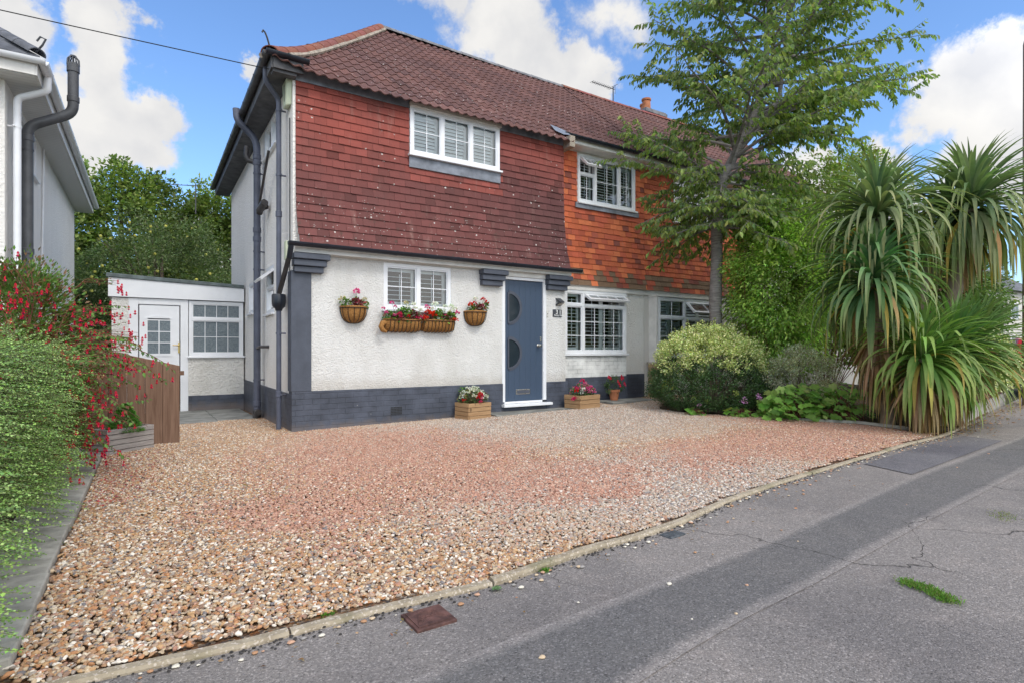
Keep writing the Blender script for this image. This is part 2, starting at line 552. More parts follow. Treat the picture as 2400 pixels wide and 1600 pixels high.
class MB:
    def __init__(self, B=ID):
        self.v, self.f, self.c, self.B = [], [], [], B
        self.hascol = False

    def p(self, x, y, z, B=None):
        o, ex, ey, ez = B or self.B
        return o + ex * x + ey * y + ez * z

    def add(self, vs, fs, col=None, B=None, raw=False):
        n = len(self.v)
        self.v += [tuple(q) if raw else tuple(self.p(*q, B=B)) for q in vs]
        self.f += [tuple(i + n for i in f) for f in fs]
        if col is not None:
            self.hascol = True
        self.c += [col or (1, 1, 1)] * len(vs)
        return self

    def box(self, x0, x1, y0, y1, z0, z1, col=None, B=None):
        vs = [(x0, y0, z0), (x1, y0, z0), (x1, y1, z0), (x0, y1, z0), (x0, y0, z1), (x1, y0, z1), (x1, y1, z1), (x0, y1, z1)]
        return self.add(vs, [(0, 3, 2, 1), (4, 5, 6, 7), (0, 1, 5, 4), (1, 2, 6, 5), (2, 3, 7, 6), (3, 0, 4, 7)], col, B)

    def quad(self, a, b, c, d, col=None):
        return self.add([a, b, c, d], [(0, 1, 2, 3)], col)

    def tube(self, pts, r, seg=8, col=None, cap=True, world=True):
        pts = [Vector(q) if world else self.p(*q) for q in pts]
        rs = r if isinstance(r, (list, tuple, np.ndarray)) else [r] * len(pts)
        vs, fs = [], []
        up = None
        for i, q in enumerate(pts):
            d = (pts[min(i + 1, len(pts) - 1)] - pts[max(i - 1, 0)])
            if d.length < 1e-9:
                d = Vector((0, 0, 1))
            d.normalize()
            if up is None:
                up = Vector((0, 0, 1)) if abs(d.z) < .9 else Vector((1, 0, 0))
            s = d.cross(up)
            if s.length < 1e-6:
                s = d.cross(Vector((.3, .9, .1)))
            s.normalize()
            up = s.cross(d)
            for k in range(seg):
                a = 2 * math.pi * k / seg
                vs.append(q + s * (math.cos(a) * rs[i]) + up * (math.sin(a) * rs[i]))
        for i in range(len(pts) - 1):
            for k in range(seg):
                a, b = i * seg + k, i * seg + (k + 1) % seg
                fs.append((a, b, b + seg, a + seg))
        if cap:
            fs.append(tuple(range(seg))[::-1])
            fs.append(tuple(range((len(pts) - 1) * seg, len(pts) * seg)))
        return self.add(vs, fs, col, raw=True)

    def lathe(self, prof, seg=20, center=(0, 0), col=None, arc=2 * math.pi, a0=0):
        """prof: list of (r, z); revolved about the local z axis at center."""
        vs, fs = [], []
        closed = arc > 6.28
        n = seg if closed else seg + 1
        for r_, z in prof:
            for k in range(n):
                a = a0 + arc * k / seg
                vs.append((center[0] + r_ * math.cos(a), center[1] + r_ * math.sin(a), z))
        for i in range(len(prof) - 1):
            for k in range(seg):
                a, b = i * n + k, i * n + (k + 1) % n
                fs.append((a, b, b + n, a + n))
        return self.add(vs, fs, col)

    def wall(self, x0, x1, z0, z1, th, holes=(), y=0.0):
        """Wall slab in the local x-z plane, outer face at local y, thickness th inwards, with openings."""
        xs = sorted(set([x0, x1] + [h[0] for h in holes] + [h[1] for h in holes]))
        zs = sorted(set([z0, z1] + [h[2] for h in holes] + [h[3] for h in holes]))
        xs = [a for a in xs if x0 <= a <= x1]
        zs = [a for a in zs if z0 <= a <= z1]
        def filled(i, j):
            if i < 0 or j < 0 or i >= len(xs) - 1 or j >= len(zs) - 1:
                return False
            cx, cz = (xs[i] + xs[i + 1]) / 2, (zs[j] + zs[j + 1]) / 2
            return not any(h[0] < cx < h[1] and h[2] < cz < h[3] for h in holes)
        for i in range(len(xs) - 1):
            for j in range(len(zs) - 1):
                if not filled(i, j):
                    continue
                a, b, c, d = xs[i], xs[i + 1], zs[j], zs[j + 1]
                for yy in (y, y - th):
                    self.quad((a, yy, c), (b, yy, c), (b, yy, d), (a, yy, d))
                if not filled(i - 1, j):
                    self.quad((a, y, c), (a, y - th, c), (a, y - th, d), (a, y, d))
                if not filled(i + 1, j):
                    self.quad((b, y, c), (b, y - th, c), (b, y - th, d), (b, y, d))
                if not filled(i, j - 1):
                    self.quad((a, y, c), (b, y, c), (b, y - th, c), (a, y - th, c))
                if not filled(i, j + 1):
                    self.quad((a, y, d), (b, y, d), (b, y - th, d), (a, y - th, d))
        return self

    def build(self, name, mat, parent=None, smooth=False, bevel=0, local=False, fixn=False):
        me = bpy.data.meshes.new(name)
        me.from_pydata(self.v, [], self.f)
        me.materials.append(M[mat] if isinstance(mat, str) else mat)
        if self.hascol:
            ca = me.color_attributes.new('col', 'FLOAT_COLOR', 'POINT')
            arr = np.ones((len(self.v), 4), dtype=np.float32)
            arr[:, :3] = np.array(self.c, dtype=np.float32)
            ca.data.foreach_set('color', arr.ravel())
        if smooth:
            me.shade_smooth()
            try:
                me.set_sharp_from_angle(angle=R(45))
            except Exception:
                pass
        me.update()
        o = link(name, me, parent, local)
        if bevel:
            bv = o.modifiers.new('bevel', 'BEVEL')
            bv.width = bevel
            bv.segments = 2
            bv.limit_method = 'ANGLE'
        return o


# ------------------------------------------------------------------ leaves
TPL = {
    'simple': (np.array([(0, 0, 0), (.45, .5, .10), (.45, -.5, .10), (1, 0, -.08)]), [(0, 1, 3), (0, 3, 2)]),
    'oval': (np.array([(0, 0, 0), (.22, .36, .07), (.22, -.36, .07), (.58, .44, .08), (.58, -.44, .08), (1, 0, -.12), (.4, 0, 0)]),
             [(0, 6, 1), (1, 6, 3), (3, 6, 5), (0, 2, 6), (2, 4, 6), (4, 5, 6)]),
    'petal': (np.array([(0, 0, 0), (.5, .5, .05), (.5, -.5, .05), (1, .3, .0), (1, -.3, .0)]), [(0, 2, 4, 3, 1)]),
}
_lob = [(0, 0, 0)]
for _k in range(15):
    _a = R(-150 + 300 * _k / 14)
    _r = .52 * (1.0 if _k % 3 == 1 else .74)
    _lob.append((.5 + _r * math.cos(_a), 1.0 * _r * math.sin(_a), .05 * math.cos(3 * _a)))
_lob.append((.5, 0, -.06))
TPL['lobed'] = (np.array(_lob), [(16, i, i + 1) for i in range(1, 15)] + [(16, 0, 1), (16, 15, 0)])


def nrmz(a):
    return a / np.maximum(np.linalg.norm(a, axis=1, keepdims=True), 1e-9)


def leaves(name, pos, dr, up, L, W, col, mat='leaf', parent=None, tpl='simple'):
    """One mesh holding a crown's leaves. pos, dr, up: (N,3); L: (N,); W: width/length; col: (N,3)."""
    pos = np.asarray(pos, dtype=np.float64)
    N = len(pos)
    dr = nrmz(np.asarray(dr, dtype=np.float64))
    rt = nrmz(np.cross(dr, up))
    nm = np.cross(rt, dr)
    T, F = TPL[tpl]
    L = np.broadcast_to(L, (N,))
    W = np.broadcast_to(W, (N,))
    V = (pos[:, None, :] + L[:, None, None] * (T[None, :, 0:1] * dr[:, None, :] + (T[None, :, 1:2] * W[:, None, None]) * rt[:, None, :] + T[None, :, 2:3] * nm[:, None, :]))
    k = len(T)
    V = V.reshape(-1, 3)
    loops, tot = [], []
    base = np.arange(N)[:, None] * k
    per = [len(f) for f in F]
    fl = np.concatenate([np.array(f) for f in F])
    loops = (base + fl[None, :]).ravel()
    tot = np.tile(np.array(per), N)
    starts = np.concatenate([[0], np.cumsum(tot)[:-1]])
    me = bpy.data.meshes.new(name)
    me.vertices.add(len(V))
    me.vertices.foreach_set('co', V.ravel().astype(np.float32))
    me.loops.add(len(loops))
    me.loops.foreach_set('vertex_index', loops.astype(np.int32))
    me.polygons.add(len(tot))
    me.polygons.foreach_set('loop_start', starts.astype(np.int32))
    me.polygons.foreach_set('loop_total', tot.astype(np.int32))
    me.update(calc_edges=True)
    me.materials.append(M[mat])
    ca = me.color_attributes.new('col', 'FLOAT_COLOR', 'POINT')
    arr = np.ones((N, k, 4), dtype=np.float32)
    arr[:, :, :3] = np.asarray(col)[:, None, :]
    ca.data.foreach_set('color', arr.ravel())
    me.shade_smooth()
    return link(name, me, parent)


def rcol(rng, N, cols, jit=.18):
    cols = np.array(cols)
    c = cols[rng.integers(0, len(cols), N)]
    return np.clip(c * (1 + rng.normal(0, jit, (N, 1))) * (1 + rng.normal(0, .06, (N, 3))), 0.003, .95)


def rdir(rng, N):
    return nrmz(rng.normal(size=(N, 3)))


def ellipsoid_crown(rng, c, rad, nclump, nleaf, clump_r, shell=.55):
    """Clumped leaf positions in an ellipsoid; returns positions, outward directions, clump index."""
    d = rdir(rng, nclump)
    rr = shell + (1 - shell) * rng.random(nclump) ** .6
    cen = np.array(c) + d * rr[:, None] * np.array(rad)
    idx = rng.integers(0, nclump, nleaf)
    off = rdir(rng, nleaf) * (rng.random(nleaf) ** .5)[:, None] * clump_r * (.6 + .8 * rng.random(nclump))[idx][:, None]
    return cen[idx] + off, nrmz(off + .4 * d[idx]), idx

# ================================================================== GROUND
KERB = [(-6.0, -5.45), (-1.84, -5.63), (-1.34, -5.68), (-.97, -5.67), (-.2, -5.70), (.4, -5.61), (.81, -5.605), (1.25, -5.55), (1.98, -5.38),
        (2.7, -5.28), (3.41, -5.20), (4.5, -5.09), (5.94, -4.96), (7.23, -4.88), (8.27, -4.70), (9.95, -4.38), (11.87, -4.03), (14.6, -3.54), (22, -2.3), (45, 2)]
_kx = np.array([k[0] for k in KERB])
_ky = np.array([k[1] for k in KERB])


def kerb_y(x):
    return float(np.interp(x, _kx, _ky))


def gh(x, y):
    """Height of the ground: it climbs gently to the right and towards the house, and falls towards the annex."""
    s = min(1, max(0, (y - kerb_y(x)) / 4.2))
    up = .018 * max(0, x) * s
    if y > 0 and x < 1:
        up -= .02 * y
    return up


def sheet(name, x0, x1, y0, y1, nx, ny, zf, mat, kind='structure', inside=None):
    mb = MB()
    xs, ys = np.linspace(x0, x1, nx + 1), np.linspace(y0, y1, ny + 1)
    for j in range(ny + 1):
        for i in range(nx + 1):
            mb.v.append((xs[i], ys[j], zf(xs[i], ys[j])))
    for j in range(ny):
        for i in range(nx):
            if inside and not inside((xs[i] + xs[i + 1]) / 2, (ys[j] + ys[j + 1]) / 2):
                continue
            a = j * (nx + 1) + i
            mb.f.append((a, a + 1, a + nx + 2, a + nx + 1))
    mb.c = [(1, 1, 1)] * len(mb.v)
    o = mb.build(name, mat)
    return tag(o, kind=kind)


_t = NT('rough_grass_and_earth')
M['earth'] = _t.done(_t.ramp(_t.noise(3, 6, .7), [(.35, (.05, .065, .025)), (.6, (.09, .08, .045))]), .95, _t.bump(_t.noise(20), .6, .03), 0, .1)
mb = MB()
mb.quad((-900, -900, -.32), (900, -900, -.32), (900, 900, -.32), (-900, 900, -.32))
tag(mb.build('ground', 'earth'), kind='structure')


def tarmac(name, c, patch, edge=None):
    t = NT(name)
    big = t.noise(.55, 6, .62)
    mid = t.noise(3.2, 5, .62)
    v = t.voro(170)
    v3 = t.voro(110)
    sp = t.xyz(v.outputs['Color'])[0]
    base = t.mix(0.0, c, c)
    if edge:
        m = t.mr(t.math('ADD', t.xyz(t.attr())[0], t.math('MULTIPLY', t.math('SUBTRACT', t.noise(16, 5, .75), .5), .9)), .25, .75)
        base = t.mix(m, edge, c)
    mul = lambda k: t.mix(1.0, base, (k, k, k), 'MULTIPLY')
    col = t.mix(t.mr(sp, .0, 1.0), mul(.70), mul(1.25))
    col = t.mix(t.mr(sp, .90, .94), col, mul(1.55))
    col = t.mix(t.mr(sp, .05, .0), col, mul(.42))
    col = t.mix(t.mr(t.xyz(v3.outputs['Color'])[1], .975, .985), col, mul(1.6))
    col = t.mix(t.mr(big, .44, .64, 0, .85), col, t.mix(1.0, col, patch, 'MULTIPLY'))
    col = t.mix(t.mr(mid, .52, .72, 0, .6), col, t.mix(1.0, col, (1.28, 1.23, 1.20), 'MULTIPLY'))
    col = t.mix(t.mr(t.noise(1.7, 5, .7, dist=1.2), .58, .72, 0, .5), col, t.mix(1.0, col, (.62, .62, .66), 'MULTIPLY'))
    # cracks
    nv = t.n.new('ShaderNodeTexNoise')
    nv.inputs['Scale'].default_value = 1.6
    nv.inputs['Detail'].default_value = 5
    t.l.new(t.pos, nv.inputs['Vector'])
    av = t.n.new('ShaderNodeVectorMath')
    av.operation = 'MULTIPLY_ADD'
    t.l.new(nv.outputs['Color'], av.inputs[0])
    av.inputs[1].default_value = (.9, .9, 0)
    t.l.new(t.pos, av.inputs[2])
    vc = t.voro(.75, vec=av.outputs[0], feature='DISTANCE_TO_EDGE')
    ck = t.math('MULTIPLY', t.mr(vc.outputs['Distance'], .0012, .0045, 1, 0), t.mr(t.noise(.8, 2), .48, .58))
    col = t.mix(t.math('MULTIPLY', ck, .8), col, (.03, .028, .026))
    h = t.math('ADD', t.math('MULTIPLY', v.outputs['Distance'], -1.0), t.math('MULTIPLY', ck, -2))
    return t.done(col, .93, t.bump(h, .7, .004), 0, .25)


M['tarmac'] = tarmac('worn_pinkish_tarmac', (.232, .210, .194), (.66, .67, .70))
M['tarmac_dark'] = tarmac('darker_tarmac_strip', (.145, .137, .132), (.85, .87, .9), (.245, .222, .206))
M['tarmac_patch'] = tarmac('smooth_dark_tarmac_patch', (.155, .148, .155), (.6, .6, .65))

# pavement: one sheet from the kerb out past the camera
mb = MB()
xs = [-40, -20, -10] + list(np.linspace(-6, 16, 45)) + [22, 45, 90]
for x in xs:
    yk = kerb_y(x) + .02
    mb.v += [(x, -60, 0), (x, yk, 0)]
for i in range(len(xs) - 1):
    mb.f.append((2 * i, 2 * i + 2, 2 * i + 3, 2 * i + 1))
mb.c = [(1, 1, 1)] * len(mb.v)
tag(mb.build('pavement', 'tarmac'), kind='structure')

# the darker reinstatement strip that curves along the pavement
UP = [(-6, -6.75), (-2.5, -6.46), (-.835, -6.26), (-.456, -6.219), (.037, -6.18), (.559, -6.139), (1.304, -6.088), (2.433, -5.973), (4.059, -5.781), (7.683, -5.516), (14, -4.75), (22, -3.5)]
LO = [(-6, -7.1), (-2.5, -6.8), (-.9, -6.66), (-.309, -6.599), (.087, -6.54), (.501, -6.498), (1.025, -6.47), (1.465, -6.431), (2.645, -6.327), (3.995, -6.229), (5.471, -6.108), (14, -5.3), (22, -4.1)]
mb = MB()
mb.hascol = True
xs = np.linspace(-6, 22, 200)
for x in xs:
    yl = np.interp(x, [p[0] for p in LO], [p[1] for p in LO])
    yu = np.interp(x, [p[0] for p in UP], [p[1] for p in UP])
    for yy, e in ((yl - .05, 0), (yl + .05, 1), (yu - .04, 1), (yu + .06, 0)):
        mb.v.append((x, yy, .004))
        mb.c.append((e, e, e))
for i in range(len(xs) - 1):
    for k in range(3):
        mb.f.append((4 * i + k, 4 * i + 4 + k, 4 * i + 5 + k, 4 * i + 1 + k))
tag(mb.build('tarmac_strip', 'tarmac_dark'), kind='structure')
mb = MB()
mb.add([(4.14, -5.69, .0065), (5.75, -5.56, .0065), (7.2, -5.44, .0065), (7.3, -5.02, .0065), (5.94, -5.08, .0065), (4.28, -5.22, .0065)], [(0, 1, 2, 3, 4, 5)])
tag(mb.build('tarmac_patch', 'tarmac_patch'), kind='structure')

# concrete edging kerb along the drive
_t = NT('mossy_kerb_concrete')
_n = _t.noise(14, 5, .65)
_ms = _t.mr(_t.noise(2.4, 4, .6), .56, .66)
_kc = _t.mix(_t.mr(_n, .3, .7), (.25, .205, .145), (.40, .34, .25))
_kc = _t.mix(_t.mr(_t.xyz(_t.voro(130).outputs['Color'])[0], .82, .9, 0, .7), _kc, (.55, .48, .40))
M['kerb'] = _t.done(_t.mix(_t.math('MULTIPLY', _ms, .45), _kc, (.13, .135, .055)), .95, _t.bump(_t.noise(80, 4), .6, .006), 0, .2)
mb = MB()
rg = random.Random(8)
sx = -3.0
while sx < 8.3:
    ln = .915
    ex = sx + ln - .008
    dz = rg.uniform(-.006, .006)
    dy = rg.uniform(-.007, .007)
    n = 6
    for k in range(n):
        a, b = sx + (ex - sx) * k / n, sx + (ex - sx) * (k + 1) / n
        ya, yb = kerb_y(a) + dy, kerb_y(b) + dy
        w = .05
        prof = [(0, -.06), (0, .012 + dz), (.008, .024 + dz), (w - .008, .026 + dz), (w, .014 + dz), (w, -.06)]
        vs = [(a, ya + p_, z_) for p_, z_ in prof] + [(b, yb + p_, z_) for p_, z_ in prof]
        m_ = len(prof)
        fs = [(i, i + 1, i + 1 + m_, i + m_) for i in range(m_ - 1)]
        if k == 0:
            fs.append(tuple(range(m_)))
        if k == n - 1:
            fs.append(tuple(range(m_, 2 * m_)))
        mb.add(vs, fs)
    sx += ln
tag(mb.build('kerb', 'kerb'), kind='structure')

# the gravelled drive: a bedding sheet and real stones over it
BED = [(5.75, -1.2), (5.72, -1.7), (6.0, -2.15), (6.4, -2.75), (6.75, -3.3), (7.1, -3.9), (6.9, -4.55), (7.2, -4.86), (9.5, -4.3), (11, -3), (11, -1), (6.3, -.75)]


def in_poly(x, y, poly):
    c = False
    n = len(poly)
    for i in range(n):
        x1, y1 = poly[i]
        x2, y2 = poly[(i + 1) % n]
        if (y1 > y) != (y2 > y) and x < (x2 - x1) * (y - y1) / (y2 - y1) + x1:
            c = not c
    return c


def on_drive(x, y):
    if y < kerb_y(x) + .075 or x < -2.06 and y < 0.2 or x < -2.4:
        return False
    if in_poly(x, y, BED):
        return False
    if y > -.0 and 0 < x < 4.75:
        return False
    if y > .5 and x > 0:
        return False
    if x > 0 and y > .25 and x > 6.5 and x < 7.15:
        return False
    if 2.95 < x < 4.95 and y > -.44:
        return False
    if x < 0 and y > 2.05 + .25 * (x + 1.2):
        return False
    return True


def gravel_mat(name, dusty=False):
    t = NT(name)
    inst = not dusty
    wn_ = t.n.new('ShaderNodeTexNoise')
    wn_.inputs['Scale'].default_value = 1.3
    wn_.inputs['Detail'].default_value = 5
    wn_.inputs['Roughness'].default_value = .7
    t.l.new(t.pos, wn_.inputs['Vector'])
    wa = t.n.new('ShaderNodeVectorMath')
    wa.operation = 'MULTIPLY_ADD'
    t.l.new(wn_.outputs['Color'], wa.inputs[0])
    wa.inputs[1].default_value = (1.6, 1.6, 0)
    t.l.new(t.pos, wa.inputs[2])
    x, y, z = t.xyz(wa.outputs[0])

    def ell(cx, cy, rx, ry, wt=1.0):
        a = t.math('POWER', t.math('DIVIDE', t.math('SUBTRACT', x, cx + .8), rx), 2)
        b = t.math('POWER', t.math('DIVIDE', t.math('SUBTRACT', y, cy + .8), ry), 2)
        return t.math('SUBTRACT', wt, t.math('ADD', a, b))
    e = ell(.55, -2.5, 1.5, 2.4)
    for q in ((4.9, -4.2, 2.9, .9), (1.1, -4.25, 1.3, .65), (6.4, -3.6, 1.2, 1.4), (-.6, -3.9, .9, 1.0, .8)):
        e = t.math('MAXIMUM', e, ell(*q))
    e = t.math('ADD', e, t.math('MULTIPLY', t.math('SUBTRACT', t.noise(3.4, 6, .8), .5), 1.9))
    pink = t.mr(e, -.35, .65, .04, .84)
    grey = t.math('MAXIMUM', t.mr(ell(3.6, -1.3, 3.2, 1.6), -.9, .7, 0, .85), t.mr(ell(2.0, -4.7, 1.7, 1.0), -.8, .6, 0, .9))
    if inst:
        oi = t.n.new('ShaderNodeObjectInfo')
        r1 = oi.outputs['Random']
        w2 = t.n.new('ShaderNodeTexWhiteNoise')
        w2.noise_dimensions = '1D'
        t.l.new(t.math('MULTIPLY', r1, 917.0), w2.inputs['W'])
        r2, r3, _b = t.xyz(w2.outputs['Color'])
    else:
        v = t.voro(58)
        r1, r2, r3 = t.xyz(v.outputs['Color'])
    buff = t.ramp(r1, [(0, (.44, .34, .22)), (.14, (.33, .19, .10)), (.28, (.54, .46, .35)), (.37, (.22, .135, .09)), (.48, (.44, .275, .135)), (.6, (.28, .24, .205)),
                       (.68, (.42, .20, .085)), (.77, (.15, .14, .145)), (.82, (.68, .63, .55)), (.92, (.36, .25, .175))], 'CONSTANT')
    gry = t.ramp(r1, [(0, (.42, .36, .29)), (.2, (.28, .22, .175)), (.33, (.62, .59, .54)), (.5, (.29, .265, .25)), (.65, (.38, .25, .18)), (.8, (.17, .16, .165)), (.9, (.46, .39, .32))], 'CONSTANT')
    pk = t.ramp(r1, [(0, (.42, .225, .155)), (.25, (.34, .17, .115)), (.45, (.47, .28, .20)), (.62, (.30, .15, .105)), (.8, (.50, .34, .26)), (.93, (.25, .175, .145))], 'CONSTANT')
    base = t.mix(grey, buff, gry)
    sel = t.math('LESS_THAN', r2, pink)
    col = t.mix(sel, base, pk)
    col = t.mix(1.0, t.mix(.05, col, (.5, .47, .44)), (1.15, 1.12, 1.09), 'MULTIPLY')
    col = t.mix(t.mr(t.noise(160, 3), .35, .7, 0, .3), col, t.mix(1.0, col, (.62, .58, .54), 'MULTIPLY'))
    if dusty:
        col = t.mix(1.0, col, (.40, .36, .33), 'MULTIPLY')
        return t.done(col, .95, t.bump(t.voro(58).outputs['Distance'], 1, .012), 0, .15)
    return t.done(col, .72, None, 0, .35)


M['gravel'] = gravel_mat('mixed_gravel_stone')
M['gravel_bed'] = gravel_mat('gravel_bedding', True)

sheet('drive_bed', -2.6, 11, -5.72, 5, 272, 214, lambda x, y: gh(x, y) + .005, 'gravel_bed', inside=lambda x, y: y > kerb_y(x) + .03 and not (x > .3 and y > .6))


def stone_instances(name, src_area, density, rmin, rmax, mat, seed=1, zf=None):
    """Ground stones scattered on a sheet by geometry nodes (nobody could count them)."""
    x0, x1, y0, y1, inside = src_area
    nx, ny = int((x1 - x0) / .06), int((y1 - y0) / .06)
    o = sheet(name, x0, x1, y0, y1, nx, ny, lambda x, y: gh(x, y) + .017 + .005 * math.sin(2.1 * x + 1.3 * y) + .004 * math.sin(3.7 * y - 1.1 * x), mat, kind='stuff', inside=inside)
    ng = bpy.data.node_groups.new(name + '_nodes', 'GeometryNodeTree')
    ng.interface.new_socket('Geometry', in_out='INPUT', socket_type='NodeSocketGeometry')
    ng.interface.new_socket('Geometry', in_out='OUTPUT', socket_type='NodeSocketGeometry')
    N, Lk = ng.nodes, ng.links
    gi, go = N.new('NodeGroupInput'), N.new('NodeGroupOutput')
    dp = N.new('GeometryNodeDistributePointsOnFaces')
    dp.inputs['Density'].default_value = density
    dp.inputs['Seed'].default_value = seed
    Lk.new(gi.outputs[0], dp.inputs['Mesh'])
    ji = N.new('GeometryNodeJoinGeometry')
    for k in range(6):
        ic = N.new('GeometryNodeMeshIcoSphere')
        ic.inputs['Radius'].default_value = 1
        ic.inputs['Subdivisions'].default_value = 3 if k < 4 else 2
        sp = N.new('GeometryNodeSetPosition')
        no = N.new('ShaderNodeTexNoise')
        no.noise_dimensions = '4D'
        no.inputs['W'].default_value = k * 7.3 + seed
        no.inputs['Scale'].default_value = .75
        no.inputs['Detail'].default_value = 1
        vm = N.new('ShaderNodeVectorMath')
        vm.operation = 'SUBTRACT'
        vm.inputs[1].default_value = (.5, .5, .5)
        Lk.new(no.outputs['Color'], vm.inputs[0])
        vs = N.new('ShaderNodeVectorMath')
        vs.operation = 'SCALE'
        vs.inputs['Scale'].default_value = 1.7
        Lk.new(vm.outputs[0], vs.inputs[0])
        Lk.new(ic.outputs[0], sp.inputs['Geometry'])
        Lk.new(vs.outputs[0], sp.inputs['Offset'])
        sm = N.new('GeometryNodeSetShadeSmooth')
        Lk.new(sp.outputs[0], sm.inputs[0])
        gti = N.new('GeometryNodeGeometryToInstance')
        Lk.new(sm.outputs[0], gti.inputs[0])
        Lk.new(gti.outputs[0], ji.inputs[0])
    iop = N.new('GeometryNodeInstanceOnPoints')
    iop.inputs['Pick Instance'].default_value = True
    Lk.new(dp.outputs['Points'], iop.inputs['Points'])
    Lk.new(ji.outputs[0], iop.inputs['Instance'])
    rv = N.new('FunctionNodeRandomValue')
    rv.data_type = 'FLOAT_VECTOR'
    rv.inputs[0].default_value = (-.35, -.35, 0)
    rv.inputs[1].default_value = (.35, .35, 6.283)
    Lk.new(rv.outputs[0], iop.inputs['Rotation'])
    rs = N.new('FunctionNodeRandomValue')
    rs.data_type = 'FLOAT_VECTOR'
    rs.inputs[0].default_value = (rmin, rmin * .75, rmin * .5)
    rs.inputs[1].default_value = (rmax, rmax * .8, rmax * .62)
    rs.inputs['Seed'].default_value = 5
    Lk.new(rs.outputs[0], iop.inputs['Scale'])
    smt = N.new('GeometryNodeSetMaterial')
    smt.inputs['Material'].default_value = M[mat]
    Lk.new(iop.outputs[0], smt.inputs[0])
    Lk.new(smt.outputs[0], go.inputs[0])
    md = o.modifiers.new('scatter', 'NODES')
    md.node_group = ng
    return o


stone_instances('gravel', (-2.46, 8.1, -5.7, 3.0, on_drive), 5000, .0045, .0140, 'gravel', 1)
stone_instances('large_pebbles', (-2.2, 3.2, -5.7, -3.2, lambda x, y: on_drive(x, y) and y < -4.3 + .25 * abs(x) and y < -3.9), 330, .010, .020, 'gravel', 9)
# a few strays that rolled over the kerb, and grit in the gutter line
mbs = MB()
rng = np.random.default_rng(5)


def strays(name, n, fx, mat, r0, r1, label=None):
    mb = MB()
    for i in range(n):
        x, y = fx()
        r_ = rng.uniform(r0, r1)
        prof = [(.0, 0), (.8, .12), (1, .4), (.75, .75), (0, .9)]
        vs, fs = [], []
        a0 = rng.uniform(0, 6)
        for q, z in prof:
            for k in range(7):
                a = a0 + k * .8976
                w = 1 + .15 * math.sin(3 * a + i)
                vs.append((x + r_ * 1.2 * q * math.cos(a) * w, y + r_ * q * math.sin(a) * w, .003 + z * r_))
        for j in range(4):
            for k in range(7):
                a, b = j * 7 + k, j * 7 + (k + 1) % 7
                fs.append((a, b, b + 7, a + 7))
        cc_ = [(.55, .42, .28), (.4, .22, .12), (.65, .6, .5), (.3, .28, .26), (.5, .3, .2)][rng.integers(0, 5)]
        mb.add(vs, fs, cc_, raw=True)
    return tag(mb.build(name, mat, smooth=True), kind='stuff')


_t = NT('loose_stone')
M['stray'] = _t.done(_t.attr(), .75, None, 0, .3)


def _fx():
    x = rng.uniform(-2.0, 7.5)
    return x, kerb_y(x) - abs(rng.normal(0, .06)) - .012 if rng.random() < .85 else kerb_y(x) - rng.uniform(.1, .9)


strays('stray_stones', 230, _fx, 'stray', .004, .013)


def _fg():
    x = rng.uniform(-2.0, 7.5)
    return x, kerb_y(x) + .05 + abs(rng.normal(0, .02)) if rng.random() < .5 else kerb_y(x) - abs(rng.normal(0, .03))


M['grit'] = plain('dark_grit', (.05, .045, .042), .95, .3, 30)
strays('dark_grit', 1500, _fg, 'grit', .003, .007)

# paving slabs by the annex and under the front door
mb = MB(ID)
for (x0, x1, y0, y1, z) in [(-1.32, -.72, 2.02, 2.62, -.035), (-.71, -.12, 2.17, 2.77, -.038), (-1.32, -.72, 2.63, 3.22, -.05), (-.71, -.12, 2.78, 3.36, -.05), (-1.32, -.72, 3.23, 3.83, -.06), (-.71, -.12, 3.37, 3.96, -.062), (-1.32, -.72, 3.84, 4.40, -.07), (-.71, -.12, 3.97, 4.40, -.072)]:
    mb.box(x0, x1, y0, y1, z - .05, z + .03)
for (x0, x1, y0, y1) in [(2.95, 3.55, -.43, -.03), (3.56, 4.25, -.43, -.03), (4.26, 4.93, -.45, -.03)]:
    mb.box(x0, x1, y0, y1, -.02, .098)
for (x0, x1, y0, y1) in [(5.55, 6.15, -.28, .22), (6.16, 6.75, -.26, .24)]:
    mb.box(x0, x1, y0, y1, .03, .155)
tag(mb.build('paving_slabs', 'slab', bevel=.006), kind='structure')

# planting bed
sheet('planting_bed', 4.9, 14, -4.9, .4, 91, 53, lambda x, y: gh(x, y) + .03 + .02 * math.sin(5 * x) * math.sin(4 * y), 'soil',
      inside=lambda x, y: in_poly(x, y, BED) or (x > 9 and y > kerb_y(x) + .12))

# concrete strip along the left boundary (inner edge at x = -2.05)
mb = MB()
y = -5.42
rg = random.Random(2)
while y < -.6:
    mb.box(-2.36, -2.05 + rg.uniform(-.006, .006), y, y + .9, -.08, .055 + rg.uniform(-.006, .006))
    y += .908
mb.box(-2.62, -2.17, -6.6, -5.44, -.08, .075)
tag(mb.build('concrete_edging', 'concrete', bevel=.008), kind='structure')
sheet('hedge_bed', -3.25, -2.35, -5.4, 1.9, 10, 60, lambda x, y: .03, 'soil')
sheet('side_path', -3.3, -2.0, -.0, 12, 10, 40, lambda x, y: -.03, 'soil')

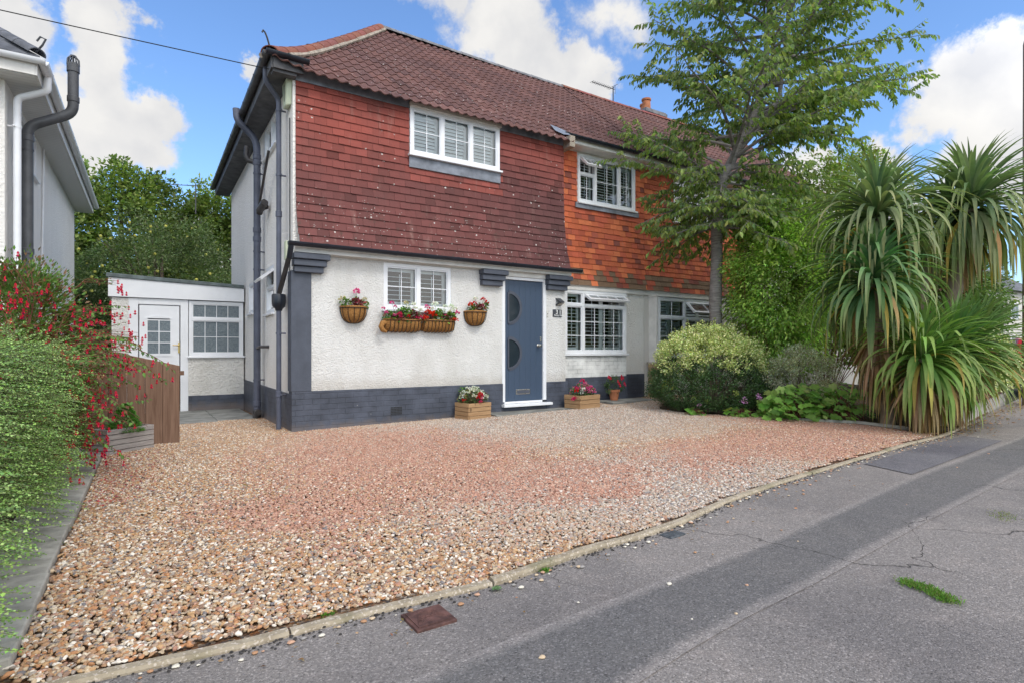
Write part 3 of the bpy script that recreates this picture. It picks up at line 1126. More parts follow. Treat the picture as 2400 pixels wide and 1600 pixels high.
# ================================================================== WINDOW BUILDER
def window(parent, B, w, h, lights, rows=2, cols=2, fr=.055, shutter=True, mat='pvc', sill=True, open_top=None, name='window', label=None,
           top_split=None, depth=.07, slat_gap=.062, slat_tilt=35, glass='glass', toprow_cols=None):
    """A window as a part of its building, with frame, panes, bars, sill and louvred shutters as sub-parts.
    B: local frame (x along the wall, y outwards, z up) at the lower left of the opening."""
    f = MB(B)
    f.box(0, w, -depth, 0, 0, fr)
    f.box(0, w, -depth, 0, h - fr, h)
    f.box(0, fr, -depth, 0, fr, h - fr)
    f.box(w - fr, w, -depth, 0, fr, h - fr)
    xs = [fr]
    tot = sum(lights)
    inner = w - 2 * fr - fr * (len(lights) - 1)
    cells = []
    x = fr
    for i, l_ in enumerate(lights):
        ww = inner * l_ / tot
        cells.append((x, x + ww))
        x += ww
        if i < len(lights) - 1:
            f.box(x, x + fr, -depth, 0, fr, h - fr)
            x += fr
    panes = MB(B)
    bars = MB(B)
    gs = .020
    opens = []
    for i, (a, b) in enumerate(cells):
        segs = [(fr, h - fr, rows, cols if isinstance(cols, int) else cols[i])]
        ts = top_split[i] if isinstance(top_split, (list, tuple)) else top_split
        if ts:
            zt = h - fr - ts
            f.box(a, b, -depth, 0, zt - fr * .9, zt)
            segs = [(fr, zt - fr * .9, rows, cols if isinstance(cols, int) else cols[i]), (zt, h - fr, 1, (toprow_cols[i] if isinstance(toprow_cols, tuple) else toprow_cols) or (cols if isinstance(cols, int) else cols[i]))]
        for si, (z0, z1, rr, cc_) in enumerate(segs):
            if open_top is not None and open_top[0] == i and si == len(segs) - 1:
                opens.append((a, b, z0, z1, cc_))
                continue
            # glazing gasket frame
            y0, y1 = -depth * .75, -.012
            f.box(a, b, y0, y1, z0, z0 + gs)
            f.box(a, b, y0, y1, z1 - gs, z1)
            f.box(a, a + gs, y0, y1, z0 + gs, z1 - gs)
            f.box(b - gs, b, y0, y1, z0 + gs, z1 - gs)
            panes.quad((a + gs, -.035, z0 + gs), (b - gs, -.035, z0 + gs), (b - gs, -.035, z1 - gs), (a + gs, -.035, z1 - gs))
            for k in range(1, cc_):
                xx = a + gs + (b - a - 2 * gs) * k / cc_
                bars.box(xx - .006, xx + .006, -.033, -.024, z0 + gs, z1 - gs)
            for k in range(1, rr):
                zz = z0 + gs + (z1 - z0 - 2 * gs) * k / rr
                bars.box(a + gs, b - gs, -.032, -.025, zz - .006, zz + .006)
    fo = f.build(name, mat, parent)
    if label:
        fo['label'] = label
    if sill:
        s = MB(B)
        s.box(-.03, w + .03, -.03, .055, -.036, -.003)
        s.build('sill', mat, fo, bevel=.006)
    if panes.v:
        panes.build('pane', glass, fo)
    if bars.v:
        bars.build('glazing_bars', mat, fo)
    for (a, b, z0, z1, cc_) in opens:
        # a top-hung sash, swung outwards
        ang = R(open_top[1])
        o_, ex, ey, ez = B
        hinge = o_ + ex * a + ez * (z1 - .004) + ey * .004
        down = (-ez * math.cos(ang) + ey * math.sin(ang))
        nrm_ = (ey * math.cos(ang) + ez * math.sin(ang))
        SB = (hinge, ex, nrm_, -down)
        H = z1 - z0
        W_ = b - a
        s = MB(SB)
        fw = .048
        s.box(0, W_, -.04, 0, -H, -H + fw)
        s.box(0, W_, -.04, 0, -fw, 0)
        s.box(0, fw, -.04, 0, -H + fw, -fw)
        s.box(W_ - fw, W_, -.04, 0, -H + fw, -fw)
        for k in range(1, cc_):
            xx = fw + (W_ - 2 * fw) * k / cc_
            s.box(xx - .008, xx + .008, -.02, -.008, -H + fw, -fw)
        so = s.build('open_sash', mat, fo)
        g = MB(SB)
        g.quad((fw, -.022, -H + fw), (W_ - fw, -.022, -H + fw), (W_ - fw, -.022, -fw), (fw, -.022, -fw))
        g.build('sash_pane', glass, fo)
    if shutter:
        s = MB(B)
        for (a, b) in cells:
            yb = -depth - .05
            n_pan = 1 if (b - a) < .62 else 2
            for q in range(n_pan):
                pa, pb = a + (b - a) * q / n_pan, a + (b - a) * (q + 1) / n_pan
                st = .045
                s.box(pa, pa + st, yb - .03, yb, fr, h - fr)
                s.box(pb - st, pb, yb - .03, yb, fr, h - fr)
                s.box(pa + st, pb - st, yb - .03, yb, fr, fr + .07)
                s.box(pa + st, pb - st, yb - .03, yb, h - fr - .06, h - fr)
                z = fr + .07 + slat_gap * .5
                mid = (pa + pb) / 2
                while z < h - fr - .08:
                    ca, sa = math.cos(R(slat_tilt)) * .027, math.sin(R(slat_tilt)) * .027
                    yc = yb - .015
                    s.add([(pa + st, yc + ca, z - sa), (pb - st, yc + ca, z - sa), (pb - st, yc - ca, z + sa), (pa + st, yc - ca, z + sa),
                           (pa + st, yc + ca, z - sa + .008), (pb - st, yc + ca, z - sa + .008), (pb - st, yc - ca, z + sa + .008), (pa + st, yc - ca, z + sa + .008)],
                          [(0, 3, 2, 1), (4, 5, 6, 7), (0, 1, 5, 4), (2, 3, 7, 6)])
                    z += slat_gap
                if slat_tilt < 50:
                    s.box(mid - .006, mid + .006, yb + .018, yb + .026, fr + .1, h - fr - .1)
        s.build('louvred_shutter', mat, fo)
    return fo


def hung_tiles(name, B, x0, x1, z0, z1, mat, parent, gauge=.112, tw=.165, flare=None, holes=(), cols=None, seed=0, xl=None, xr=None, label=None, zcol=None):
    """Plain tiles hung in broken bond; local frame as for windows. flare(z) pushes the face outwards."""
    rg = random.Random(seed)
    flare = flare or (lambda z: 0)
    mb = MB(B)
    row = 0
    z = z0
    wander = [rg.uniform(-1, 1) for _ in range(60)]
    while z < z1 - .01:
        L_ = (xl(z) if xl else x0)
        Rr = (xr(z) if xr else x1)
        x = L_ - (tw / 2 if row % 2 else 0)
        while x < Rr - .005:
            a, b = max(x, L_) + .0012, min(x + tw, Rr) - .0012
            zt = min(z + gauge + .012, z1)
            if b - a > .01:
                pieces = [(a, b, z, zt)]
                for h in holes:
                    nxt = []
                    for (pa, pb, pz, pt) in pieces:
                        if pb <= h[0] or pa >= h[1] or pt <= h[2] or pz >= h[3]:
                            nxt.append((pa, pb, pz, pt))
                            continue
                        if pa < h[0]:
                            nxt.append((pa, h[0], pz, pt))
                        if pb > h[1]:
                            nxt.append((h[1], pb, pz, pt))
                        if pz < h[2] - .015:
                            nxt.append((max(pa, h[0]), min(pb, h[1]), pz, h[2]))
                        if pt > h[3] + .03:
                            nxt.append((max(pa, h[0]), min(pb, h[1]), h[3], pt))
                    pieces = nxt
                c0 = cols(rg, (a + b) / 2, z) if cols else (.3, .05, .04)
                j = 1 + rg.gauss(0, .09)
                c = tuple(max(.01, v * j) for v in c0)
                for (pa, pb, pz, pt) in pieces:
                    if pb - pa < .006:
                        continue
                    d0 = flare(pz) + .021 + rg.uniform(-.003, .005)
                    d1 = flare(pt) + .006
                    sk = (rg.uniform(-.003, .003) if rg.random() > .03 else rg.uniform(-.014, -.006)) + .003 * math.sin(pa * 2.1 + wander[row % 60] * 3)
                    th = .012
                    mb.add([(pa, d0 - th, pz + sk), (pb, d0 - th, pz + sk), (pb, d1 - th, pt), (pa, d1 - th, pt), (pa, d0, pz + sk), (pb, d0, pz + sk), (pb, d1, pt), (pa, d1, pt)],
                           [(4, 5, 6, 7), (0, 1, 5, 4), (1, 2, 6, 5), (3, 0, 4, 7)], c)
            x += tw
        z += gauge
        row += 1
    o = mb.build(name, mat, parent)
    if label:
        o['label'] = label
    return o


def gutter_run(name, pts, r_, mat, parent, brackets=.9, seg=10, ends=True):
    """Half-round gutter along world points (open side up) with brackets."""
    mb = MB()
    P = [Vector(p) for p in pts]
    rings = []
    for i, q in enumerate(P):
        d = (P[min(i + 1, len(P) - 1)] - P[max(i - 1, 0)])
        d.z = 0
        d.normalize()
        s = Vector((d.y, -d.x, 0))
        ring = []
        for rr in (r_, r_ - .004):
            rng_ = range(seg + 1) if rr == r_ else range(seg, -1, -1)
            for k in rng_:
                a = math.pi * k / seg
                ring.append(q + s * (math.cos(a) * rr) + Vector((0, 0, -math.sin(a) * rr)))
        rings.append(ring)
    n = len(rings[0])
    vs = [v for r__ in rings for v in r__]
    fs = []
    for i in range(len(rings) - 1):
        for k in range(n):
            a, b = i * n + k, i * n + (k + 1) % n
            fs.append((a, b, b + n, a + n))
    if ends:
        fs.append(tuple(range(0, seg + 1)))
        fs.append(tuple(range((len(rings) - 1) * n, (len(rings) - 1) * n + seg + 1)))
    mb.add(vs, fs, raw=True)
    # joint collars / brackets
    for i in range(len(P) - 1):
        L_ = (P[i + 1] - P[i]).length
        k = max(1, int(L_ / brackets))
        d = (P[i + 1] - P[i]).normalized()
        s = Vector((d.y, -d.x, 0)).normalized()
        for j in range(k):
            c = P[i].lerp(P[i + 1], (j + .5) / k)
            vs, fs = [], []
            for e in (-.014, .014):
                for q in range(seg + 1):
                    a = math.pi * q / seg
                    vs.append(c + d * e + s * (math.cos(a) * (r_ + .006)) + Vector((0, 0, -math.sin(a) * (r_ + .006) + .004)))
            for q in range(seg):
                fs.append((q, q + 1, q + 2 + seg, q + 1 + seg))
            mb.add(vs, fs, raw=True)
    return mb.build(name, mat, parent, smooth=True)


def pipe(name, pts, r_, mat, parent, clips=(), seg=14, clipmat=None, wall_dir=None, sockets=()):
    mb = MB()
    mb.tube(pts, r_, seg)
    for c in sockets:
        mb.tube([Vector(c) - Vector((0, 0, .035)), Vector(c) - Vector((0, 0, .03)), Vector(c) + Vector((0, 0, .045)), Vector(c) + Vector((0, 0, .05))], [r_ + .003, r_ + .009, r_ + .009, r_ + .003], seg)
    for c in clips:
        c = Vector(c)
        mb.tube([c - Vector((0, 0, .014)), c + Vector((0, 0, .014))], r_ + .006, seg)
        if wall_dir is not None:
            w = Vector(wall_dir)
            t_ = Vector((w.y, w.x, 0))
            mb.tube([c + t_ * -(r_ + .03) + w * r_ * .6, c + t_ * (r_ + .03) + w * r_ * .6], .012, 6)
            mb.tube([c, c + w * (r_ + .06)], .012, 6)
    return mb.build(name, mat, parent, smooth=True)


def bend(a, b, c, r_, n=6):
    """Round the corner a-b-c; returns points from near b towards a to near b towards c."""
    a, b, c = Vector(a), Vector(b), Vector(c)
    u, v = (a - b).normalized(), (c - b).normalized()
    p0, p2 = b + u * r_, b + v * r_
    return [p0 * (1 - t) ** 2 + b * 2 * t * (1 - t) + p2 * t * t for t in [i / n for i in range(n + 1)]]


# ================================================================== THE HOUSE
house = thing('semi_detached_house', 'white roughcast house with red hung tiles, slate blue front door and slate painted base', 'house')
WT = .25
# walls ---------------------------------------------------------------
mb = MB()
F0 = front(0, 0, 0)
gf_win = (1.27, 2.375, 1.72, 2.405)
door_h = (3.325, 4.235, .17, 2.345)
up_win = (1.673, 3.256, 4.06, 4.84)
mb.B = F0
mb.wall(0, 4.66, .56, 2.55, WT, [gf_win, (3.325, 4.235, .56, 2.345)])
f1 = mb.build('front_wall', 'render', house)
f1['label'] = 'white roughcast ground floor front wall'
mb = MB(F0)
mb.wall(.005, 4.60, 2.55, 4.9, WT, [up_win])
mb.B = side(-.003, .003, 0)
side_holes = [(1.35, 2.05, 1.70, 2.45), (3.35, 4.0, 1.80, 2.38), (1.05, 2.20, 4.26, 4.80)]
mb.wall(0, 6.7, .5, 4.9, WT, side_holes)
mb.B = basis((4.664, 0, 0), (0, 1, 0), (1, 0, 0))
mb.wall(0.003, .5, .0, 2.552, .24)
mb.B = basis((4.604, 0, 0), (0, 1, 0), (1, 0, 0))
mb.wall(0.003, .5, 2.553, 4.9, .24)
mb.B = front(4.62, .5, 0)
bay_h = (.28, 1.76, 1.04, 2.26)
rec_win = (.73, 2.26, 3.98, 4.93)
mb.wall(0, 2.53, .0, 5.0, WT, [bay_h, rec_win])
mb.B = basis((0, 6.7, 0), (1, 0, 0), (0, 1, 0))
mb.wall(0, 7.15, 0, 4.9, WT)
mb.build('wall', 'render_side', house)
# inside: floors and partitions, so that the rooms are really there
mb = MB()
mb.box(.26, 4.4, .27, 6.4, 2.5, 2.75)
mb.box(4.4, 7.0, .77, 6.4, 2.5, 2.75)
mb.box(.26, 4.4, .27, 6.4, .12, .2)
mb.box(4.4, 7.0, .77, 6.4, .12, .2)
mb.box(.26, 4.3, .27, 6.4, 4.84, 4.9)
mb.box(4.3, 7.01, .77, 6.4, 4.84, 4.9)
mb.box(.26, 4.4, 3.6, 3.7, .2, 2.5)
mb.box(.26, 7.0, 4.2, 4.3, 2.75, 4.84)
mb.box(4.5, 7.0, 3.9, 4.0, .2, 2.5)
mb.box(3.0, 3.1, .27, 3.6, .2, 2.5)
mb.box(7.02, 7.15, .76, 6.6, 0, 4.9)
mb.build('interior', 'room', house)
# net curtain strips behind the bay window
# plinth --------------------------------------------------------------
mb = MB(front(0, -.022, 0))
mb.wall(-.0195, 3.325, -.1, .56, .2)
mb.wall(4.235, 4.70, -.1, .56, .2)
mb.box(3.325, 4.235, -.2, -.02, -.1, .165)
mb.B = side(-.0225, .0, 0)
mb.wall(-.0195, 6.7, -.3, .52, .2)
mb.build('plinth', 'plinth', house)
mb = MB(front(4.70, .478, 0))
mb.wall(0, 2.45, -.05, .62, .1)
mb.B = front(4.84, .225, 0)
mb.wall(0, 1.565, 0, .60, .2)
pl = mb.build('recess_plinth', 'plinth', house)
# corner post and corbels --------------------------------------------
mb = MB(front(0, 0, 0))
mb.box(-.03, .235, -.2, .026, .56, 2.19)
mb.build('corner_post', 'dark_paint', house, bevel=.006)


def corbel(x0, x1, left_only=False):
    mb = MB(front(0, 0, 0))
    d = .0
    mb.box(x0 - .0, x1 - .055, -.05, .09, 2.165, 2.245)
    mb.box(x0 - .012, x1 - .02, -.05, .125, 2.250, 2.335)
    mb.box(x0 - .022, x1 + .02, -.05, .16, 2.340, 2.415)
    return mb.build('corbel', 'dark_paint', house, bevel=.008)


corbel(.0, .44)
corbel(2.90, 3.34)
corbel(4.22, 4.70)
# air bricks
for (x, z, yy) in ((1.36, .16, -.026), (5.85, .22, .20)):
    mb = MB(front(x, yy, z))
    mb.box(0, .19, -.01, .0, 0, .125)
    a = mb.build('air_brick', 'dark_paint', house)
    mb = MB(front(x, yy - .001, z))
    for i in range(8):
        for j in range(5):
            mb.box(.009 + i * .0225, .0265 + i * .0225, -.001, .002, .006 + j * .0235, .0235 + j * .0235)
    mb.build('vent_holes', 'rubber', a)

# red tile hanging ----------------------------------------------------
def red_cols(rg, x, z):
    top = max(0, min(1, (z - 3.45 - .10 * x + .25 * math.sin(x * 1.7)) / .85))
    near_sill = 1 if (1.6 < x < 3.3 and 3.6 < z < 4.0) else 0
    top = max(top, near_sill * .75)
    a = (.165, .053, .048)
    b = (.30, .070, .052)
    c = tuple(a[i] * (1 - top) + b[i] * top for i in range(3))
    dk = max(0, min(1, (x - 2.6) / 2.2)) * .35 * (1 - top)
    c = (c[0] * (1 - dk), c[1] * (1 - dk * .6), c[2] * (1 - dk * .3))
    if rg.random() < .08:
        c = tuple(v * .75 for v in c)
    return c


flare_red = lambda z: .115 * math.exp(-((z - 2.55) / .42) ** 1.3) if z > 2.55 else .115
hung_tiles('tile_hanging', front(0, 0, 0), .035, 4.66, 2.555, 4.765, 'tile_red', house, flare=flare_red, cols=red_cols, seed=3,
           holes=[(1.665, 3.262, 3.875, 4.85)], xr=lambda z: 4.612 + .08 * math.exp(-((z - 2.55) / .5)), xl=lambda z: .03 + .03 * math.exp(-((z - 2.55) / .15)), label='red hung tiles with white lichen spots')


def orange_cols(rg, x, z):
    r_ = rg.random()
    if z < 2.68 and r_ < .5:
        return (.22, .14, .085)
    if r_ < .42:
        return (.60, .145, .060)
    if r_ < .62:
        return (.72, .200, .080)
    if r_ < .84:
        return (.52, .115, .058)
    if r_ < .95:
        return (.42, .100, .058)
    return (.24, .07, .05)


flare_or = lambda z: .10 * math.exp(-((z - 2.36) / .4) ** 1.3) if z > 2.36 else .10
hung_tiles('orange_tile_hanging', front(0, .5, 0), 4.61, 7.15, 2.36, 4.94, 'tile_orange', house, gauge=.108, tw=.167, flare=flare_or, cols=orange_cols, seed=7,
           holes=[(5.33, 6.90, 3.90, 5.0)], label='orange hung tiles on the set-back part')
# lead flashings ------------------------------------------------------
for (B_, bx) in ((front(0, 0, 0), (1.66, 3.27, .026, .034, 3.875, 4.075)), (front(0, 0, 0), (.03, 1.67, .012, .022, 4.762, 4.93)),
                 (front(0, 0, 0), (3.262, 4.60, .012, .022, 4.762, 4.93)), (front(0, .5, 0), (5.27, 6.96, .028, .05, 3.86, 3.955))):
    mb = MB(B_)
    mb.box(*bx)
    mb.build('lead_flashing', 'lead', house)

# windows -------------------------------------------------------------
window(house, front(1.27, .01, 1.72), 1.105, .685, [1, 1], rows=2, cols=2, label='two-light window with white shutters above the flower troughs', slat_gap=.068, slat_tilt=8, fr=.05)
mb = MB(front(1.25, 0, 1.70))
window(house, front(1.673, -.035, 4.075), 1.583, .725, [1, 1, 1], rows=2, cols=2, label='three-light upstairs window under the eaves', slat_gap=.055, slat_tilt=62, fr=.05)
mb = MB(front(1.66, 0, 0))
mb.box(0, 1.62, 0, .075, 4.79, 4.85)
mb.build('window_head', 'cream_pvc', house, bevel=.006)
window(house, front(5.35, .475, 3.98), 1.53, .94, [.62, 1.0, .62], rows=2, cols=(2, 2, 2), label='upstairs window with one small sash open', open_top=(0, 48), top_split=(.30, None, None), slat_gap=.055, slat_tilt=25, fr=.05, toprow_cols=2)
# shallow bay on the ground floor of the set-back part
mb = MB(front(4.84, .25, 0))
mb.wall(0, 1.565, .6, 1.0, .2)
bb = mb.build('bay_base', 'white_brick', house)
mb = MB(front(4.84, .25, 0))
mb.box(-.12, 1.60, -.25, .012, 2.237, 2.29)
mb.build('bay_head', 'off_white', house)
mb = MB(front(4.70, .5, 0))
mb.box(0, 2.45, -.02, .06, 2.262, 2.37)
mb.build('tile_soffit', 'off_white', house)
window(house, front(4.84, .25, 1.045), 1.57, 1.19, [.47, 1.3], rows=3, cols=(1, 4), label='bay window with its wide top sash open', open_top=(1, 58), top_split=(.20, .20), toprow_cols=(1, 4), slat_gap=.066, slat_tilt=8, fr=.055)
mb = MB(basis((6.41, .25, 1.045), (0, 1, 0), (1, 0, 0)))
mb.box(0.01, .25, -.05, 0, -.03, 1.19)
mb.build('bay_return', 'pvc', house)
# side windows
window(house, side(-.0, 1.35, 1.70), .70, .75, [1], rows=1, cols=1, label='side window with its top sash open', open_top=(0, 50), top_split=.26, shutter=False, fr=.05)
window(house, side(-.0, 3.35, 1.80), .65, .58, [1], rows=1, cols=1, label='small side window next to the annex roof', shutter=False, fr=.05)
window(house, side(-.0, 1.05, 4.26), 1.15, .54, [1, 1], rows=1, cols=1, label='upstairs side window behind the pipes', shutter=False, fr=.05)

# front door ----------------------------------------------------------
dz, dx0, dx1, dtop = .252, 3.385, 4.165, 2.295
mb = MB(front(0, 0, 0))
mb.box(dx0, dx1, -.07, -.028, dz, dtop)
door = mb.build('front_door', 'door', house)
mb = MB(front(0, 0, 0))
mb.box(3.325, dx0 - .004, -.09, .006, .25, 2.345)
mb.box(dx1 + .004, 4.235, -.09, .006, .25, 2.345)
mb.box(dx0 - .004, dx1 + .004, -.09, .006, dtop + .004, 2.345)
mb.box(dx0 - .004, dx1 + .004, -.09, -.02, .215, .249)
mb.build('door_frame', 'pvc', door, bevel=.004)
mb = MB(front(0, 0, 0))
mb.box(3.30, 4.30, -.05, .11, .168, .212)
mb.build('threshold', 'pvc', door, bevel=.006)
mb = MB(front(0, 0, 0))
mb.box(3.34, 4.22, .0, .028, 2.35, 2.545)
mb.build('door_head', 'off_white', house)
for zc in (1.825, 1.06):
    mb = MB(front(3.47, .028, zc))
    # D-shaped bead
    N_ = 28
    for (ri, ro, y0, y1) in ((.235, .262, 0, .016), (.262, .29, 0, .009)):
        vs, fs = [], []
        for k in range(N_ + 1):
            a = -math.pi / 2 + math.pi * k / N_
            c_, s_ = math.cos(a), math.sin(a)
            for (r_, y_) in ((ri, y0), (ri, y1), (ro, y1), (ro, y0)):
                vs.append((r_ * c_ * .93, y_, r_ * s_))
        for k in range(N_):
            for q in range(4):
                a, b = k * 4 + q, k * 4 + (q + 1) % 4
                fs.append((a, b, b + 4, a + 4))
        mb.add(vs, fs)
    mb.box(-.024, 0, .0005, .0165, -.262, .262)
    g = mb.build('glazing_bead', 'dark_paint', door, smooth=True)
    mb = MB(front(3.47, .0255, zc))
    vs = [(0, 0, -.236)] + [(.236 * .93 * math.cos(-math.pi / 2 + math.pi * k / N_), 0, .236 * math.sin(-math.pi / 2 + math.pi * k / N_)) for k in range(1, N_)] + [(0, 0, .236)]
    mb.add(vs, [tuple(range(len(vs)))])
    mb.build('glass_panel', 'far_glass', door)
mb = MB(front(3.615, .028, .365))
mb.box(0, .29, 0, .008, 0, .085)
lb = mb.build('letterbox', 'chrome', door, bevel=.003)
mb = MB(front(3.63, .0195, .38))
mb.box(0, .26, 0, .004, .0, .055)
mb.build('letterbox_flap', 'dark_paint', lb)
mb = MB((Vector((4.075, -.0, 1.195)), Vector((1, 0, 0)), Vector((0, 0, 1)), Vector((0, -1, 0))))
mb.lathe([(.0, -.03), (.026, -.03), (.026, -.018), (.011, -.012), (.011, .012), (.024, .02), (.031, .036), (.024, .052), (0, .056)], 18)
mb.build('door_knob', 'chrome', door, smooth=True)
mb = MB(front(4.12, .028, 1.26))
mb.box(0, .028, 0, .006, 0, .085)
mb.build('lock', 'chrome', door, bevel=.004)
mb = MB(front(4.238, -.001, 1.70))
mb.box(0, .03, 0, .018, 0, .095)
db = mb.build('doorbell', 'cream_pvc', house, bevel=.004)
mb = MB(front(4.247, -.018, 1.735))
mb.box(0, .012, 0, .003, 0, .018)
mb.build('bell_push', 'rubber', db)

# front gutter, fascia -------------------------------------------------
mb = MB(front(0, 0, 0))
mb.box(.0, 4.715, .03, .11, 2.43, 2.52)
mb.build('fascia', 'off_white', house)
mb = MB(front(0, 0, 0))
mb.box(.0, 4.715, -.0, .03, 2.42, 2.55)
mb.build('soffit_strip', 'off_white', house)
gutter_run('gutter', [(-.10, -.20, 2.545), (4.86, -.20, 2.535)], .056, 'gutter', house, brackets=.95)
# angled outlet: the front gutter's corner and its square downpipe into a hopper head
o1 = pipe('gutter_outlet', [(-.06, -.20, 2.53), (-.07, -.17, 2.42), (-.075, -.13, 2.34)], .036, 'gutter', house, seg=8)
pts = [Vector((-.075, -.13, 2.35)), Vector((-.10, .08, 2.12)), Vector((-.12, .30, 1.90))]
mb = MB()
mb.tube(pts, .034, 4)
mb.build('square_pipe', 'dirty_gutter', house)
mb = MB(basis((-.115, .36, 1.66), (1, 0, 0), (0, 1, 0)))
mb.lathe([(.0, 0), (.045, 0), (.052, .03), (.085, .06), (.095, .12), (.095, .21), (.088, .23), (0, .23)], 14)
mb.build('hopper', 'gutter', house, smooth=True)
# downpipe from the side gutter
dp = bend((-.31, .22, 5.0), (-.31, .22, 4.76), (-.115, .36, 4.60), .07) + bend((-.31, .22, 4.76), (-.115, .36, 4.60), (-.115, .36, 4.2), .06)
dp = [(-.31, .22, 4.97)] + dp + [(-.115, .36, .01)]
pipe('downpipe', dp, .034, 'pipe', house, clips=[(-.115, .36, z) for z in (4.45, 3.55, 1.35, .50)], wall_dir=(1, 0, 0), sockets=[(-.115, .36, 3.0), (-.115, .36, .5)])
# soil and vent pipe
SX, SY = -.12, 2.2
sp = [(-.435, SY, 5.06), (-.43, SY, 5.0)] + bend((-.43, SY, 5.0), (-.43, SY, 4.88), (SX, SY, 4.62), .1)[1:] + bend((-.43, SY, 4.88), (SX, SY, 4.60), (SX, SY, 4), .14) + [(SX, SY, .12)]
soil = pipe('soil_pipe', sp, .055, 'pipe', house, clips=[(SX, SY, z) for z in (4.05, 2.75, 2.45, .62)], wall_dir=(1, 0, 0), sockets=[(SX, SY, 4.22), (SX, SY, 4.32), (SX, SY, 2.95), (SX, SY, 3.1), (SX, SY, .22)])
mb = MB()
mb.tube([(SX - .03, SY + .02, 4.24), (SX - .12, SY + .06, 4.26), (SX - .15, SY + .08, 4.34), (SX - .14, SY + .08, 4.50)], .043, 12)
mb.build('air_valve', 'dirty_gutter', house, smooth=True)
mb = MB()
mb.tube(bend((.0, SY - .55, 3.42), (-.14, SY - .42, 3.40), (SX, SY, 3.05), .12), .05, 12)
mb.tube([(SX + .02, SY - .62, 3.44), (SX - .02, SY - .36, 3.36)], .055, 12)
mb.build('branch_pipe', 'dirty_gutter', house, smooth=True)
mb = MB()
mb.tube([(SX, SY - .08, 3.38), (SX - .03, .95, 4.05)], .02, 8)
mb.build('basin_waste', 'dirty_gutter', house, smooth=True)
mb = MB()
mb.tube([(SX, SY, 1.14), (SX - .01, SY - .35, 1.17), (0, SY - .42, 1.17)], .024, 8)
mb.build('sink_waste', 'dirty_gutter', house, smooth=True)
mb = MB()
mb.tube([(SX, SY, .10), (SX, SY - .13, .09)], .05, 12)
mb.tube([(SX, SY, .12), (SX, SY, .0)], .07, 12)
mb.build('gully', 'dirty_gutter', house, smooth=True)
# small wall cable
mb = MB()
mb.tube([(-.012, .16, 4.3), (-.012, .15, 2.6), (-.012, .16, 2.1), (-.012, .15, .62)], .008, 6)
mb.build('cable', 'soffit_dark', house)
mb = MB(side(0, .18, 2.36))
mb.box(0, .11, 0, .06, 0, .26)
mb.build('cable_box', 'alarm', house, bevel=.01)
mb = MB(side(-.001, 0, 4.44))
# wedge-shaped alarm box
vs = [(.08, 0, .02), (.30, 0, .02), (.36, 0, .38), (.02, 0, .38), (.10, .075, .0), (.28, .075, .0), (.34, .075, .36), (.04, .075, .36)]
mb.add(vs, [(0, 3, 2, 1), (4, 5, 6, 7), (0, 1, 5, 4), (1, 2, 6, 5), (2, 3, 7, 6), (3, 0, 4, 7)])
al = mb.build('alarm_box', 'alarm', house, bevel=.015)
mb = MB(side(-.077, .0, 4.52))
mb.box(.17, .205, -.001, .002, .0, .22)
mb.build('alarm_strip', 'dirty_gutter', al)

# roof ------------------------------------------------------------------
PITCH = 3.0 / 3.55
RIDGE_Y, RIDGE_Z = 3.35, 7.77
TH = math.atan(PITCH)


def xhip(y):
    return -.31 + (y + .1) * .7855


def roof_z(x, y):
    z = 4.77 + PITCH * (y + .2)
    z += .13 * math.exp(-max(0, x + .25) / .42) * max(0, 1 - (y + .2) / 1.1)
    s = (y + .2) / 3.55
    z -= .035 * math.sin(math.pi * s)
    return z


def pantiles(x0, x1, y_start, parent, name, left_hip, seed, mat='roof_tile', label=None, wave=.155, y_end=RIDGE_Y, right_x=None):
    mb = MB()
    rg = random.Random(seed)
    gz = .262 * math.cos(TH)
    nrow = int(round((y_end - y_start) / gz))
    gz = (y_end - y_start) / nrow
    sub = 7
    dx = wave / sub
    n = int((x1 - x0) / dx)
    nvec = Vector((0, -math.sin(TH), math.cos(TH)))
    prof = []
    for k in range(sub):
        ph = k / sub
        prof.append(.029 * (math.sin(ph * 2 * math.pi) * .5 + .5) ** 1.3)
    V, Fc, Cc = [], [], []
    for i in range(nrow):
        ya, yb = y_start + gz * i, y_start + gz * (i + 1) + .03
        yb = min(yb, y_end)
        tcol = {}
        rows = [(ya, .004), (ya, .019), (yb, .003)]
        base = len(V)
        for ri, (yy, lift) in enumerate(rows):
            for k in range(n + 1):
                x = x0 + dx * k
                if left_hip:
                    x = max(x, xhip(yy))
                h = prof[k % sub] + lift
                tid = k // (sub * 2)
                if tid not in tcol:
                    j = 1 + rg.gauss(0, .10)
                    cbase = rg.choice([(.135, .066, .056), (.155, .076, .064), (.122, .062, .055), (.145, .068, .055)])
                    tcol[tid] = tuple(v * j for v in cbase)
                sagx = rg.uniform(-.002, .002) if ri < 2 else 0
                V.append((x, yy + nvec.y * h, roof_z(x, yy) + nvec.z * h + sagx))
                Cc.append(tcol[tid])
        for ri in range(2):
            for k in range(n):
                a = base + ri * (n + 1) + k
                if left_hip and V[a][0] == V[a + 1][0]:
                    continue
                Fc.append((a, a + 1, a + n + 2, a + n + 1))
    mb.v, mb.f, mb.c, mb.hascol = V, Fc, Cc, True
    o = mb.build(name, mat, parent)
    me = o.data
    me.shade_smooth()
    try:
        me.set_sharp_from_angle(angle=R(60))
    except Exception:
        pass
    if label:
        o['label'] = label
    return o


roof = pantiles(-.30, 4.70, -.2, house, 'roof', True, 11)
pantiles(4.70, 7.18, .2, house, 'roof_over_recess', False, 12)
